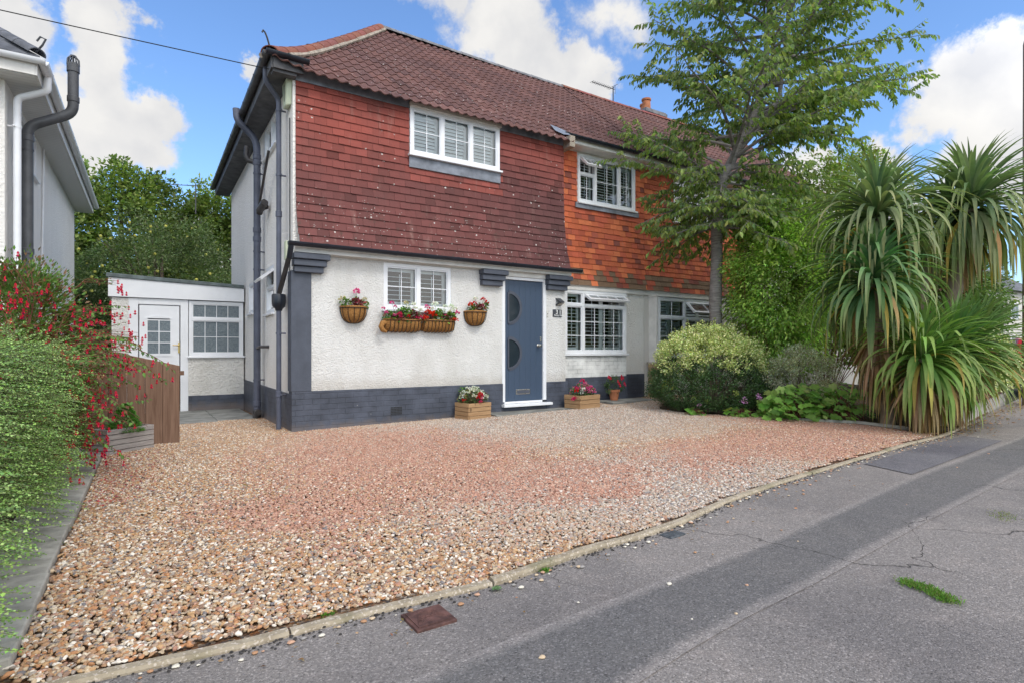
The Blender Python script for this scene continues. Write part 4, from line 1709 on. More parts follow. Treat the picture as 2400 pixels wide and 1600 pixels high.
# side and back slopes, deck
mb = MB()
A = [(-.31, -.1, 4.97), (-.31, 7.2, 4.97), (2.4, 3.75, 7.76), (2.4, 3.34, 7.76)]
for i in range(12):
    a, b = i / 12, (i + 1) / 12
    l0 = [A[0][q] + (A[3][q] - A[0][q]) * a for q in range(3)]
    r0 = [A[1][q] + (A[2][q] - A[1][q]) * a for q in range(3)]
    l1 = [A[0][q] + (A[3][q] - A[0][q]) * b for q in range(3)]
    r1 = [A[1][q] + (A[2][q] - A[1][q]) * b for q in range(3)]
    mb.add([(l0[0] - .02, l0[1], l0[2] + .03), (r0[0] - .02, r0[1], r0[2] + .03), tuple(r1), tuple(l1)], [(0, 1, 2, 3)], (.14, .068, .057))
mb.add([(-.31, 7.2, 4.97), (7.15, 7.2, 4.97), (7.15, 3.75, 7.76), (2.4, 3.75, 7.76)], [(0, 1, 2, 3)], (.14, .068, .057))
mb.add([(2.4, 3.34, 7.76), (7.15, 3.34, 7.76), (7.15, 3.75, 7.76), (2.4, 3.75, 7.76)], [(0, 1, 2, 3)], (.14, .068, .057))
mb.build('rear_roof', 'roof_tile', house)
# hip tiles (red half-rounds on mortar)
def half_rounds(name, path, r_, mat, parent, seglen=.32, col=(.25, .085, .062), mortar=True, seed=0):
    rg = random.Random(seed)
    P = [Vector(p) for p in path]
    d = [0]
    for i in range(1, len(P)):
        d.append(d[-1] + (P[i] - P[i - 1]).length)

    def at(s):
        s = min(max(s, 0), d[-1])
        for i in range(1, len(P)):
            if s <= d[i]:
                return P[i - 1].lerp(P[i], (s - d[i - 1]) / max(1e-9, d[i] - d[i - 1]))
        return P[-1]
    mb = MB()
    mo = MB()
    n = max(1, int(d[-1] / seglen))
    for i in range(n):
        s0, s1 = d[-1] * i / n, d[-1] * (i + 1) / n + .015
        a, b = at(s0), at(s1)
        dr = (b - a).normalized()
        sd = dr.cross(Vector((0, 0, 1))).normalized()
        up = sd.cross(dr)
        c = tuple(v * (1 + rg.gauss(0, .08)) for v in col)
        vs, fs = [], []
        N_ = 10
        for (q, rr) in ((a, r_ * 1.03), (b, r_ * .97)):
            for k in range(N_ + 1):
                an = math.pi * k / N_
                vs.append(q + sd * math.cos(an) * rr + up * (math.sin(an) * rr * .8))
            for k in range(N_, -1, -1):
                an = math.pi * k / N_
                vs.append(q + sd * math.cos(an) * (rr - .014) + up * (math.sin(an) * (rr - .014) * .8))
        m_ = 2 * (N_ + 1)
        for k in range(m_):
            e = (k + 1) % m_
            fs.append((k, e, e + m_, k + m_))
        fs.append(tuple(range(m_)))
        fs.append(tuple(range(m_, 2 * m_)))
        mb.add(vs, fs, c, raw=True)
        if mortar:
            for sg in (1, -1):
                e0 = a + sd * (sg * r_ * .96)
                e1 = b + sd * (sg * r_ * .96)
                mo.tube([e0 + Vector((0, 0, -.012)), e1 + Vector((0, 0, -.012))], .034 + rg.uniform(-.006, .006), 6)
    o = mb.build(name, mat, parent, smooth=True)
    if mortar:
        mo.build('mortar_bedding', 'mortar', o)
    return o


path = []
for k in range(13):
    y_ = -.1 + (RIDGE_Y + .1) * k / 12
    z_ = roof_z(xhip(y_), y_) + .015
    path.append((xhip(y_), y_, z_))
half_rounds('hip_tiles', path, .125, 'hip_tile', house, seed=4)
half_rounds('ridge_tiles', [(2.36, RIDGE_Y, RIDGE_Z - .0), (3.5, RIDGE_Y, RIDGE_Z - .02), (5.3, RIDGE_Y, RIDGE_Z - .045), (7.15, RIDGE_Y, RIDGE_Z - .05)], .12, 'ridge_grey', house, seglen=.45, mortar=False, seed=6)
# dark hip iron at the corner
mb = MB()
mb.tube([(-.30, -.1, 5.04), (-.35, -.14, 5.17), (-.375, -.15, 5.22), (-.40, -.155, 5.24), (-.41, -.155, 5.21)], .012, 6)
mb.build('hip_iron', 'dirty_gutter', house)
# side soffit, fascia and gutters
mb = MB()
mb.box(-.275, -.0, -.12, 7.15, 4.80, 4.825)
mb.box(-.30, -.276, -.14, 7.17, 4.80, 4.96)
mb.box(-.275, .10, -.16, -.125, 4.80, 4.96)
mb.box(-.275, 0.02, -.125, .0, 4.76, 4.80)
mb.build('side_soffit', 'soffit_dark', house)
gutter_run('side_gutter', [(-.345, -.16, 4.995), (-.345, 7.25, 4.985)], .058, 'dirty_gutter', house, brackets=.52)
gutter_run('corner_gutter', [(-.37, -.17, 4.995), (.17, -.17, 4.99)], .056, 'gutter', house, brackets=.4)
# recess eaves
mb = MB()
mb.box(4.72, 7.15, .20, .225, 4.965, 5.09)
mb.box(4.72, 7.15, .226, .50, 4.955, 4.975)
mb.build('eaves_soffit', 'off_white', house)
gutter_run('recess_gutter', [(4.74, .145, 5.085), (7.15, .145, 5.08)], .056, 'gutter', house, brackets=.85)
mb = MB()
mb.box(4.60, 4.72, -.21, .2, 4.70, 4.9)
vg = mb.build('verge_box', 'mortar', house, bevel=.01)
mb = MB()
mb.add([(4.42, -.02, 5.0), (4.78, .0, 5.0), (4.84, .22, 5.16), (4.50, .25, 5.22), (4.55, -.1, 4.93)], [(0, 4, 1, 2, 3)])
mb.build('lead_saddle', 'lead', house)

# ================================================================== ATTACHED HOUSE (other half)
att = thing('attached_house', 'adjoining half of the pair, orange hung tiles and white ground floor half hidden by trees', 'house', (7.15, .5, 0))
mb = MB(front(7.155, .5, 0))
mb.wall(0, 3.445, 0, 2.36, WT, [(.2, 2.1, .95, 2.22)])
mb.wall(0, 3.445, 2.36, 5.0, WT, [(.9, 2.6, 3.9, 4.9)])
mb.B = side(10.597, .004, 0)
mb.wall(0, .5, 0, 4.9, WT)
mb.B = front(10.6, 0, 0)
mb.wall(0, 4.697, 0, 4.9, WT, [(.55, 1.7, 1.0, 2.2)])
mb.B = basis((15.3, 0, 0), (0, 1, 0), (1, 0, 0))
mb.wall(0, 6.7, 0, 4.9, WT)
mb.B = basis((7.155, 6.7, 0), (1, 0, 0), (0, 1, 0))
mb.wall(0, 8.1, 0, 4.9, WT)
w_ = mb.build('wall', 'render_smooth', att)
mb = MB()
mb.box(7.3, 15, .8, 6.4, 2.45, 2.7)
mb.box(7.3, 15, .8, 6.4, 4.84, 4.9)
mb.box(7.3, 15, 3.5, 3.6, .1, 4.8)
mb.build('interior', 'room', att)
hung_tiles('tile_hanging', front(0, .5, 0), 7.152, 10.56, 2.36, 4.94, 'tile_orange', att, gauge=.108, tw=.167, flare=flare_or, cols=orange_cols, seed=17, holes=[(8.05, 9.75, 3.88, 5)])
mb = MB(front(7.0, .5, 0))
mb.box(.155, 3.6, -.02, .06, 2.262, 2.37)
mb.build('tile_soffit', 'off_white', att)
mb = MB(front(7.3, .28, 0))
mb.wall(0, 2.05, .05, .945, .21)
mb.box(.0, .055, -.22, -.002, .95, 2.26)
mb.box(2.0, 2.05, -.22, -.002, .95, 2.26)
mb.box(-.03, 2.08, -.22, .03, 2.23, 2.26)
mb.build('bay_base', 'off_white', att)
window(att, front(7.36, .28, .98), 1.95, 1.24, [.8, 1.1], rows=2, cols=(2, 3), top_split=(.34, .34), toprow_cols=2, open_top=(1, 45), shutter=True, slat_tilt=50, label='white bay window with one sash open')
window(att, front(8.05, .47, 3.93), 1.7, .97, [1, 1, 1], rows=2, cols=2, shutter=True, slat_tilt=45, label='upstairs window behind the cherry tree')
window(att, front(11.15, -.01, 1.0), 1.15, 1.2, [1, 1], rows=2, cols=1, shutter=False, label='ground floor window behind the tall shrub')
pantiles(7.18, 14.9, .2, att, 'roof', False, 21)
half_rounds('ridge_tiles', [(7.15, RIDGE_Y, RIDGE_Z - .03), (9, RIDGE_Y, RIDGE_Z - .04), (13.2, RIDGE_Y, RIDGE_Z)], .11, 'hip_tile', att, seglen=.45, mortar=False, seed=16, col=(.26, .09, .07))
mb = MB()
mb.add([(7.15, 7.2, 4.97), (15.6, 7.2, 4.97), (13, 3.75, 7.76), (7.15, 3.75, 7.76)], [(0, 1, 2, 3)], (.14, .068, .057))
mb.add([(7.15, 3.34, 7.76), (13, 3.34, 7.76), (13, 3.75, 7.76), (7.15, 3.75, 7.76)], [(0, 1, 2, 3)], (.14, .068, .057))
mb.build('rear_roof', 'roof_tile', att)
mb = MB()
mb.box(7.152, 15.4, .20, .225, 4.965, 5.09)
mb.box(7.152, 15.4, .226, .50, 4.955, 4.975)
mb.build('eaves_soffit', 'off_white', att)
gutter_run('gutter', [(7.16, .145, 5.08), (14.9, .145, 5.07)], .056, 'gutter', att, brackets=.85)
# chimney
mb = MB()
mb.box(10.55, 11.35, 3.7, 4.4, 7.2, 8.05)
mb.box(10.50, 11.40, 3.65, 4.45, 8.05, 8.13)
mb.box(10.53, 11.37, 3.68, 4.42, 8.13, 8.17)
ch = mb.build('chimney', 'ridge_grey', att)
for (x, y_) in ((10.72, 3.85), (10.95, 4.15)):
    mb = MB(basis((x, y_, 8.17), (1, 0, 0), (0, 1, 0)))
    mb.lathe([(.13, 0), (.12, .2), (.115, .26), (.14, .28), (.14, .33), (.11, .33), (.10, .1)], 16)
    mb.build('chimney_pot', 'terracotta', ch, smooth=True)

# TV aerials
def aerial(name, loc, h, heading, label, n=12, size=1.0):
    t = thing(name, label, 'aerial', loc)
    mb = MB()
    x, y, z = loc
    mb.tube([(x, y, z), (x, y, z + h)], .016, 6)
    mb.build('mast', 'soffit_dark', t)
    mb = MB()
    d = Vector((math.cos(heading), math.sin(heading), 0))
    s = Vector((-d.y, d.x, 0))
    c = Vector((x, y, z + h - .05))
    mb.tube([c - d * .05, c + d * 1.0 * size + Vector((0, 0, -.05))], .010, 6)
    for k in range(n):
        q = c + d * (.06 + .92 * size * k / (n - 1)) + Vector((0, 0, -.05 * k / n))
        hl = (.09 if k > 1 else .13) * size
        mb.tube([q - s * hl, q + s * hl], .005, 5)
    mb.tube([c - d * .08 + Vector((0, 0, .12)) - s * .1, c - d * .08 + Vector((0, 0, .12)) + s * .1], .006, 5)
    mb.tube([c - d * .08 + Vector((0, 0, .12)), c - d * .08 - Vector((0, 0, .12))], .006, 5)
    mb.build('yagi_array', 'soffit_dark', t)
    return t


aerial('tv_aerial', (9.17, 3.6, 7.55), .82, math.pi + .1, 'thin aerial pointing left above the roof ridge beside the chimney', 12, .85)
aerial('tv_aerial', (-.62, 8.6, 4.6), .78, math.pi - .1, 'thin aerial in front of the background trees by the side eaves', 5, .55)

# ================================================================== ANNEX
ann = thing('side_annex', 'flat roofed white annex with half glazed door and obscured window beside the house', 'extension', (-1.1, 4.45, 0))
AY = 4.45
mb = MB(front(0, AY, 0))
mb.wall(-2.2, -1.95, -.15, 2.06, .2)
mb.wall(-1.0, -.03, .24, 1.0, .2)
mb.build('wall', 'render_heavy', ann)
mb = MB(front(0, AY, 0))
mb.box(-1.0, -.03, -.2, .012, -.2, .24)
mb.build('plinth', 'plinth', ann)
mb = MB(basis((-2.2, AY + .002, 0), (0, 1, 0), (-1, 0, 0)))
mb.wall(0, 2.5, -.15, 2.06, .2)
mb.B = front(-2.2, AY + 2.5, 0)
mb.wall(0, 2.17, -.15, 2.06, .2)
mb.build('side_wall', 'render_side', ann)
mb = MB(front(0, AY, 0))
mb.add([(-2.25, .05, 2.075), (-.03, .05, 2.07), (-.03, .05, 2.33), (-2.25, .05, 2.415), (-2.25, -2.6, 2.075), (-.03, -2.6, 2.07), (-.03, -2.6, 2.33), (-2.25, -2.6, 2.415)],
       [(0, 1, 2, 3), (4, 7, 6, 5), (0, 3, 7, 4), (1, 5, 6, 2), (0, 4, 5, 1)])
mb.build('fascia', 'pvc', ann)
mb = MB(front(0, AY, 0))
mb.add([(-2.28, .08, 2.42), (-.03, .08, 2.335), (-.03, .08, 2.40), (-2.28, .08, 2.495), (-2.28, -2.65, 2.42), (-.03, -2.65, 2.335), (-.03, -2.65, 2.40), (-2.28, -2.65, 2.495)],
       [(0, 1, 2, 3), (4, 7, 6, 5), (0, 3, 7, 4), (1, 5, 6, 2), (2, 6, 7, 3), (0, 4, 5, 1)])
mb.build('roof', 'felt', ann, bevel=.01)
# door with frame
mb = MB(front(0, AY, 0))
mb.box(-1.95, -1.80, -.08, .006, -.1, 2.066)
mb.box(-1.13, -1.0, -.08, .006, -.1, 2.066)
mb.box(-1.80, -1.13, -.08, .006, 1.955, 2.066)
mb.build('door_frame', 'pvc', ann, bevel=.005)
mb = MB(front(0, AY, 0))
mb.box(-1.785, -1.145, -.06, -.012, -.06, 1.945)
dr_ = mb.build('half_glazed_door', 'pvc', ann, bevel=.006)
mb = MB(front(0, AY, 0))
mb.box(-1.70, -1.25, -.013, .0, 1.0, 1.05)
mb.box(-1.70, -1.655, -.013, .0, 1.05, 1.68)
mb.box(-1.295, -1.25, -.013, .0, 1.05, 1.68)
mb.box(-1.655, -1.295, -.012, .0, 1.66, 1.70)
for k in range(8):
    a, b = k / 8, (k + 1) / 8
    fz = lambda t_: 1.70 + .06 * math.sin(math.pi * t_)
    xa, xb = -1.70 + .45 * a, -1.70 + .45 * b
    mb.add([(xa, -.012, 1.68), (xb, -.012, 1.68), (xb, -.012, fz(b)), (xa, -.012, fz(a)), (xa, .0, 1.68), (xb, .0, 1.68), (xb, .0, fz(b)), (xa, .0, fz(a))], [(4, 5, 6, 7), (3, 2, 6, 7)])
mb.build('glazing_surround', 'pvc', dr_)
mb = MB(front(0, AY, 0))
mb.quad((-1.655, -.008, 1.05), (-1.295, -.008, 1.05), (-1.295, -.008, 1.66), (-1.655, -.008, 1.66))
mb.build('obscured_pane', 'obscure', dr_)
mb = MB(front(0, AY, 0))
mb.box(-1.484, -1.466, -.007, .004, 1.05, 1.66)
for z in (1.253, 1.457):
    mb.box(-1.655, -1.295, -.0065, .0035, z - .008, z + .008)
mb.build('glazing_bars', 'pvc', dr_)
mb = MB(front(0, AY, 0))
mb.box(-1.128 - .04, -1.128 - .012, -.01, .004, 1.06, 1.26)
mb.tube([mb.p(-1.15, 0, 1.20), mb.p(-1.15, .045, 1.20), mb.p(-1.26, .05, 1.205)], .009, 8)
mb.build('handle', 'brass', dr_, smooth=True)
fo = window(ann, front(-.99, AY, 1.0), .95, 1.055, [1], rows=2, cols=4, top_split=.27, toprow_cols=4, shutter=False, glass='obscure', label='window of patterned glass with eight panes and a toplight')

# ================================================================== LEFT NEIGHBOUR'S HOUSE
nb = thing('neighbour_house', 'white roughcast house with white gutters and a charcoal flue at the left edge', 'house', (-3.28, 2.15, 0))
NX, NY0 = -3.28, 2.15
mb = MB(basis((NX, NY0, 0), (0, 1, 0), (1, 0, 0)))
mb.wall(0, 8.55, -.2, 4.95, .25, [(1.15, 2.55, 4.03, 4.76)])
mb.B = front(NX - 8, NY0 - .003, 0)
mb.wall(0, 7.996, -.2, 4.95, .25)
mb.B = basis((NX - 8, 10.7, 0), (1, 0, 0), (0, 1, 0))
mb.wall(0, 7.998, -.2, 4.95, .25)
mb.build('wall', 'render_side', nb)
mb = MB()
mb.box(NX - 7, NX - .26, 6.5, 6.6, 0, 4.9)
mb.box(NX - 7.5, NX - .26, 2.5, 10.4, 4.85, 4.9)
mb.build('interior', 'room', nb)
nw = window(nb, basis((NX + .0, NY0 + 1.15, 4.03), (0, 1, 0), (1, 0, 0)), 1.4, .73, [1, 1], rows=1, cols=1, shutter=False, label='upstairs side window')
# boarded soffit
_t = NT('white_ribbed_soffit')
_x, _y, _z = _t.xyz()
_s = _t.math('PINGPONG', _t.math('MULTIPLY', _y, 10.0), .5)
M['ribbed'] = _t.done(_t.mix(_t.mr(_s, 0, .09, .55, 0), (.62, .62, .60), (.3, .3, .3)), .5, _t.bump(_t.mr(_s, 0, .09), .6, .006), 0, .3)
mb = MB()
mb.box(NX, NX + .36, NY0 - .34, 10.95, 4.78, 4.80)
mb.box(NX - 8.2, NX - .001, NY0 - .34, NY0, 4.78, 4.80)
mb.build('soffit', 'ribbed', nb)
mb = MB()
mb.box(NX + .361, NX + .385, NY0 - .36, 10.97, 4.79, 4.97)
mb.box(NX - 8.2, NX + .36, NY0 - .365, NY0 - .341, 4.79, 4.97)
mb.box(NX, NX + .36, 10.951, 10.975, 4.79, 4.97)
mb.build('fascia', 'off_white', nb)
gutter_run('side_gutter', [(-2.83, NY0 - .40, 4.985), (-2.83, 11.0, 4.975)], .062, 'pvc', nb, brackets=.8)
gutter_run('front_gutter', [(-11.5, NY0 - .42, 5.0), (-2.80, NY0 - .42, 4.99)], .062, 'pvc', nb, brackets=1.0)
mb = MB()
for (a, b, c, d_) in [((-2.87, NY0 - .36, 5.03), (-2.87, 11.0, 5.03), (-6.6, 7.3, 8.2), (-6.6, 5.6, 8.2)), ((-11.6, NY0 - .36, 5.03), (-2.87, NY0 - .36, 5.03), (-6.6, 5.6, 8.2), (-11.6, 5.6, 8.2)),
                      ((-2.87, 11.0, 5.03), (-11.6, 11.0, 5.03), (-11.6, 7.3, 8.2), (-6.6, 7.3, 8.2))]:
    for k in range(13):
        t0, t1 = k / 13, (k + 1) / 13
        A0, D0 = Vector(a).lerp(Vector(d_), t0), Vector(a).lerp(Vector(d_), t1)
        B0, C0 = Vector(b).lerp(Vector(c), t0), Vector(b).lerp(Vector(c), t1)
        e = Vector((0, 0, .03))
        mb.add([A0, B0, B0 + e, A0 + e, D0, C0], [(0, 1, 2, 3), (3, 2, 5, 4)], raw=True)
mb.build('roof', 'slate_roof', nb)
half_rounds('hip_tiles', [(-2.9, NY0 - .33, 5.08), (-4.5, 3.6, 6.4), (-6.6, 5.6, 8.25)], .11, 'slate_roof', nb, mortar=False, seed=31, col=(.2, .2, .22))
mb = MB()
mb.tube([(-2.92, NY0 - .3, 5.12), (-2.84, NY0 - .38, 5.2), (-2.80, NY0 - .41, 5.28), (-2.86, NY0 - .38, 5.31), (-2.9, NY0 - .36, 5.25)], .014, 6)
mb.build('hip_iron', 'flue', nb)
p_ = [(-2.83, NY0 + .02, 4.94)] + bend((-2.83, NY0 + .02, 4.93), (-2.83, NY0 + .02, 4.74), (-3.17, NY0 + .12, 4.60), .06)[1:] + bend((-2.83, NY0 + .02, 4.74), (-3.17, NY0 + .12, 4.60), (-3.17, NY0 + .12, 4), .07) + [(-3.17, NY0 + .12, 0)]
pipe('downpipe', p_, .045, 'pvc', nb, clips=[(-3.17, NY0 + .12, z) for z in (4.2, 1.9)], wall_dir=(-1, 0, 0))
FY = 2.55
p_ = [(-2.58, FY, 5.36)] + bend((-2.58, FY, 5.36), (-2.58, FY, 4.62), (-3.10, FY, 4.32), .13) + bend((-2.58, FY, 4.62), (-3.10, FY, 4.32), (-3.10, FY, 3), .13) + [(-3.10, FY, .2)]
fl = pipe('flue', p_, .068, 'flue', nb, clips=[(-3.10, FY, 3.98)], wall_dir=(-1, 0, 0), sockets=[(-2.58, FY, 4.82), (-3.10, FY, 4.14), (-3.10, FY, 2.52), (-3.10, FY, 2.2)], seg=18)
mb = MB(basis((-2.58, FY, 5.33), (1, 0, 0), (0, 1, 0)))
for k in range(12):
    a = k * math.pi / 6
    mb.tube([mb.p(.075 * math.cos(a), .075 * math.sin(a), 0), mb.p(.07 * math.cos(a), .07 * math.sin(a), .09), mb.p(.03 * math.cos(a), .03 * math.sin(a), .14)], .008, 5)
mb.lathe([(.079, -.10), (.079, .02), (.072, .02), (.072, -.10)], 18)
mb.lathe([(0, .15), (.04, .145), (.04, .13), (0, .13)], 12)
mb.build('flue_cap', 'flue', fl)
pipe('flue_tee', [(-3.10, FY, 2.42), (-3.12, FY + .18, 2.38), (-3.14, FY + .28, 2.37)], .055, 'flue', nb)
mb = MB()
mb.tube([(-3.26, 5.34, 4.8), (-3.26, 5.3, 4.0), (-3.26, 5.1, 2.0), (-3.26, 5.1, 0)], .018, 8)
mb.build('overflow_pipe', 'pvc', nb, smooth=True)

# ================================================================== SMALL THINGS ON AND BY THE HOUSE
def text_mesh(mb, txt, size, x, z, y, B, bold=.0, shear=0, extrude=.0008, align='LEFT'):
    cu = bpy.data.curves.new('tmp', 'FONT')
    cu.body = txt
    cu.size = size
    cu.extrude = extrude
    cu.offset = bold
    cu.shear = shear
    cu.align_x = align
    o = bpy.data.objects.new('tmp', cu)
    COL.objects.link(o)
    dg = bpy.context.evaluated_depsgraph_get()
    me = bpy.data.meshes.new_from_object(o.evaluated_get(dg))
    mb.add([(x + v.co.x, y + v.co.z, z + v.co.y) for v in me.vertices], [tuple(p.vertices) for p in me.polygons], B=B)
    bpy.data.objects.remove(o)
    bpy.data.meshes.remove(me)
    bpy.data.curves.remove(cu)


# slate house sign
B = front(4.375, 0, 1.695)
sg = thing('house_sign', 'dark slate plaque with a white 31 on the wall right of the front door', 'sign', (4.375, 0, 1.695))
mb = MB(B)
mb.box(0, .195, 0, .012, 0, .135)
mb.build('plaque', 'slate_sign', sg, bevel=.002)
mb = MB(B)
text_mesh(mb, '3', .108, .058, .052, .013, B, bold=.0006)
text_mesh(mb, '1', .108, .130, .052, .013, B, bold=.0006)
text_mesh(mb, 'Botley Road', .042, .022, .018, .013, B, bold=.0, shear=.3)
mb.build('lettering', 'letter', sg)
# solar wall lamp
B = front(4.44, 0, 1.90)
sl = thing('wall_lamp', 'small dark folded solar lamp on the wall above the house sign', 'wall light', (4.50, 0, 1.90))
mb = MB(B)
mb.add([(0, 0, .135), (.115, 0, .135), (.115, 0, .115), (0, 0, .115), (.015, .10, .065), (.13, .10, .065), (.13, .09, .045), (.015, .09, .045)],
       [(0, 1, 5, 4), (3, 7, 6, 2), (0, 4, 7, 3), (1, 2, 6, 5), (4, 5, 6, 7), (0, 3, 2, 1)])
mb.build('solar_panel', 'slate_sign', sl, bevel=.004)
mb = MB(B)
mb.add([(.015, .09, .044), (.13, .09, .044), (.115, 0, -.005), (0, 0, -.005), (.015, .07, .044), (.13, .07, .044), (.115, -.0, .03), (0, -.0, .03)],
       [(0, 1, 2, 3), (4, 7, 6, 5), (0, 3, 7, 4), (1, 5, 6, 2), (0, 4, 5, 1)])
hd = mb.build('lamp_head', 'slate_sign', sl)
mb = MB(B)
mb.add([(.022, .083, .037), (.118, .083, .037), (.106, .012, .001), (.012, .012, .001)], [(0, 1, 2, 3)])
o = mb.build('lamp_lens', 'curtain', hd)
o.location = (0, -.004, -.002)

# ---- hanging wire baskets with coir liners
def arc_pts(fn, n=10):
    return [fn(i / n) for i in range(n + 1)]


def half_basket(name, label, x0, w, ztop, h, dep, group=None):
    B = front(x0 + w / 2, -.004, ztop)
    t = thing(name, label, 'wall basket', (x0 + w / 2, 0, ztop), group=group)
    a_ = w / 2
    mb = MB(B)
    n, m_ = 16, 7

    def P_(u, v, k=1.0):     # u 0..1 across, v 0..1 rim to bottom
        th = math.pi * u
        c = math.cos(v * math.pi / 2) ** .7
        bul = 1 + .02 * math.sin(u * 23) * (1 - v)
        return (-a_ * math.cos(th) * c * k * bul, dep * math.sin(th) * c * k * bul + .004, -h * math.sin(v * math.pi / 2))
    vs = [P_(i / n, j / m_, .97) for j in range(m_ + 1) for i in range(n + 1)]
    fs = [(j * (n + 1) + i, j * (n + 1) + i + 1, (j + 1) * (n + 1) + i + 1, (j + 1) * (n + 1) + i) for j in range(m_) for i in range(n)]
    mb.add(vs, fs)
    # a rolled lip of coir
    mb.tube([mb.p(*P_(i / 14, 0, .98)) + Vector((0, 0, .012)) for i in range(15)], .016, 7)
    mb.build('coir_liner', 'coir', t, smooth=True)
    mb = MB(B)
    mb.tube([mb.p(*P_(i / 16, 0, 1.03)) for i in range(17)], .005, 6)
    mb.tube([mb.p(-a_ * 1.03, 0, 0), mb.p(a_ * 1.03, 0, 0)], .005, 6)
    for u in (.12, .28, .43, .57, .72, .88):
        mb.tube([mb.p(*P_(u, j / 7, 1.02)) for j in range(8)], .0045, 5)
    mb.tube([mb.p(*P_(0.0, j / 7, 1.02)) for j in range(8)] + [mb.p(*P_(1.0, j / 7, 1.02)) for j in range(7, -1, -1)], .005, 5)
    mb.build('wire_frame', 'iron', t, smooth=True)
    mb = MB(B)
    mb.add([P_(i / n, 0, .93) for i in range(n + 1)], [tuple(range(n + 1))])
    o = mb.build('compost', 'soil', t)
    o.location.z -= .012
    return t


def trough_basket(name, label, x0, w, ztop, h, dep, group=None, sag_left=False):
    B = front(x0, -.004, ztop)
    t = thing(name, label, 'wall trough', (x0 + w / 2, 0, ztop), group=group)
    mb = MB(B)
    n, m_ = 18, 7

    def P_(u, v, k=1.0):
        th = v * math.pi / 2
        e = min(u, 1 - u) * w
        cap = min(1, (e / (.10)) ** .5 if e > 0 else 0)
        return (u * w, max(.003, dep * math.cos(th) ** .6 * k * (.55 + .45 * cap)), -h * math.sin(th) * (.82 + .18 * cap) * k)
    vs = [P_(i / n, j / m_, .97) for j in range(m_ + 1) for i in range(n + 1)]
    fs = [(j * (n + 1) + i, j * (n + 1) + i + 1, (j + 1) * (n + 1) + i + 1, (j + 1) * (n + 1) + i) for j in range(m_) for i in range(n)]
    for i_ in (0, n):
        fs.append(tuple(j * (n + 1) + i_ for j in range(m_ + 1)))
    mb.add(vs, fs)
    mb.tube([mb.p(*P_(i / 18, 0, .98)) + Vector((0, 0, .004)) for i in range(19)], .013, 7)
    if sag_left:     # the loose end of the liner that has slipped out of the frame
        mb.tube([mb.p(.05, dep * .6, -.03), mb.p(-.03, dep * .75, -.05), mb.p(-.055, dep * .8, -.10), mb.p(-.03, dep * .8, -.15), mb.p(.03, dep * .7, -.175)], [.03, .04, .038, .036, .02], 9)
    mb.build('coir_liner', 'coir', t, smooth=True)
    mb = MB(B)
    mb.tube([mb.p(0, 0, 0)] + [mb.p(*P_(i / 18, 0, 1.04)) for i in range(19)] + [mb.p(w, 0, 0)], .005, 6)
    for k in range(10):
        u = .03 + .94 * k / 9
        mb.tube([mb.p(*P_(u, j / 8, 1.02)) for j in range(9)], .0045, 5)
    mb.build('wire_frame', 'iron', t, smooth=True)
    mb = MB(B)
    mb.box(.01, w - .01, .004, dep * .8, -.035, -.02)
    mb.build('compost', 'soil', t)
    return t


GW = 'half round baskets on the front wall'
half_basket('hanging_basket', 'half round coir wall basket near the dark corner post', .63, .375, 1.71, .215, .19, GW)
half_basket('hanging_basket', 'half round coir wall basket nearest the blue front door', 2.60, .385, 1.715, .215, .19, GW)
GT = 'coir troughs under the window'
trough_basket('wall_trough', 'left coir trough under the window, its liner slipping out', 1.235, .60, 1.555, .175, .17, GT, True)
trough_basket('wall_trough', 'right coir trough under the window with a tidy liner', 1.845, .545, 1.56, .175, .17, GT)


def flower_head(rng, c, r_, col, out, n=26):
    """Petals of a round cluster appended to the lists in out."""
    d = rdir(rng, n)
    d[:, 2] = np.abs(d[:, 2]) * .9 - .25
    d = nrmz(d)
    out['pos'].append(np.array(c) + d * r_ * .55)
    out['dir'].append(nrmz(d + rng.normal(0, .5, (n, 3))))
    out['up'].append(nrmz(rng.normal(size=(n, 3))))
    out['L'].append(np.full(n, r_ * .75))
    out['col'].append(rcol(rng, n, [col], .12))


def new_out():
    return dict(pos=[], dir=[], up=[], L=[], col=[])


def emit(name, out, mat, parent, W=.8, tpl='petal'):
    c = {k: np.concatenate(v) for k, v in out.items()}
    return leaves(name, c['pos'], c['dir'], c['up'], c['L'], W, c['col'], mat, parent, tpl)


PINK, RED, WHITE, DPINK, CREAM, ORED = (.72, .10, .33), (.62, .012, .015), (.80, .80, .78), (.62, .03, .14), (.62, .55, .36), (.75, .05, .02)


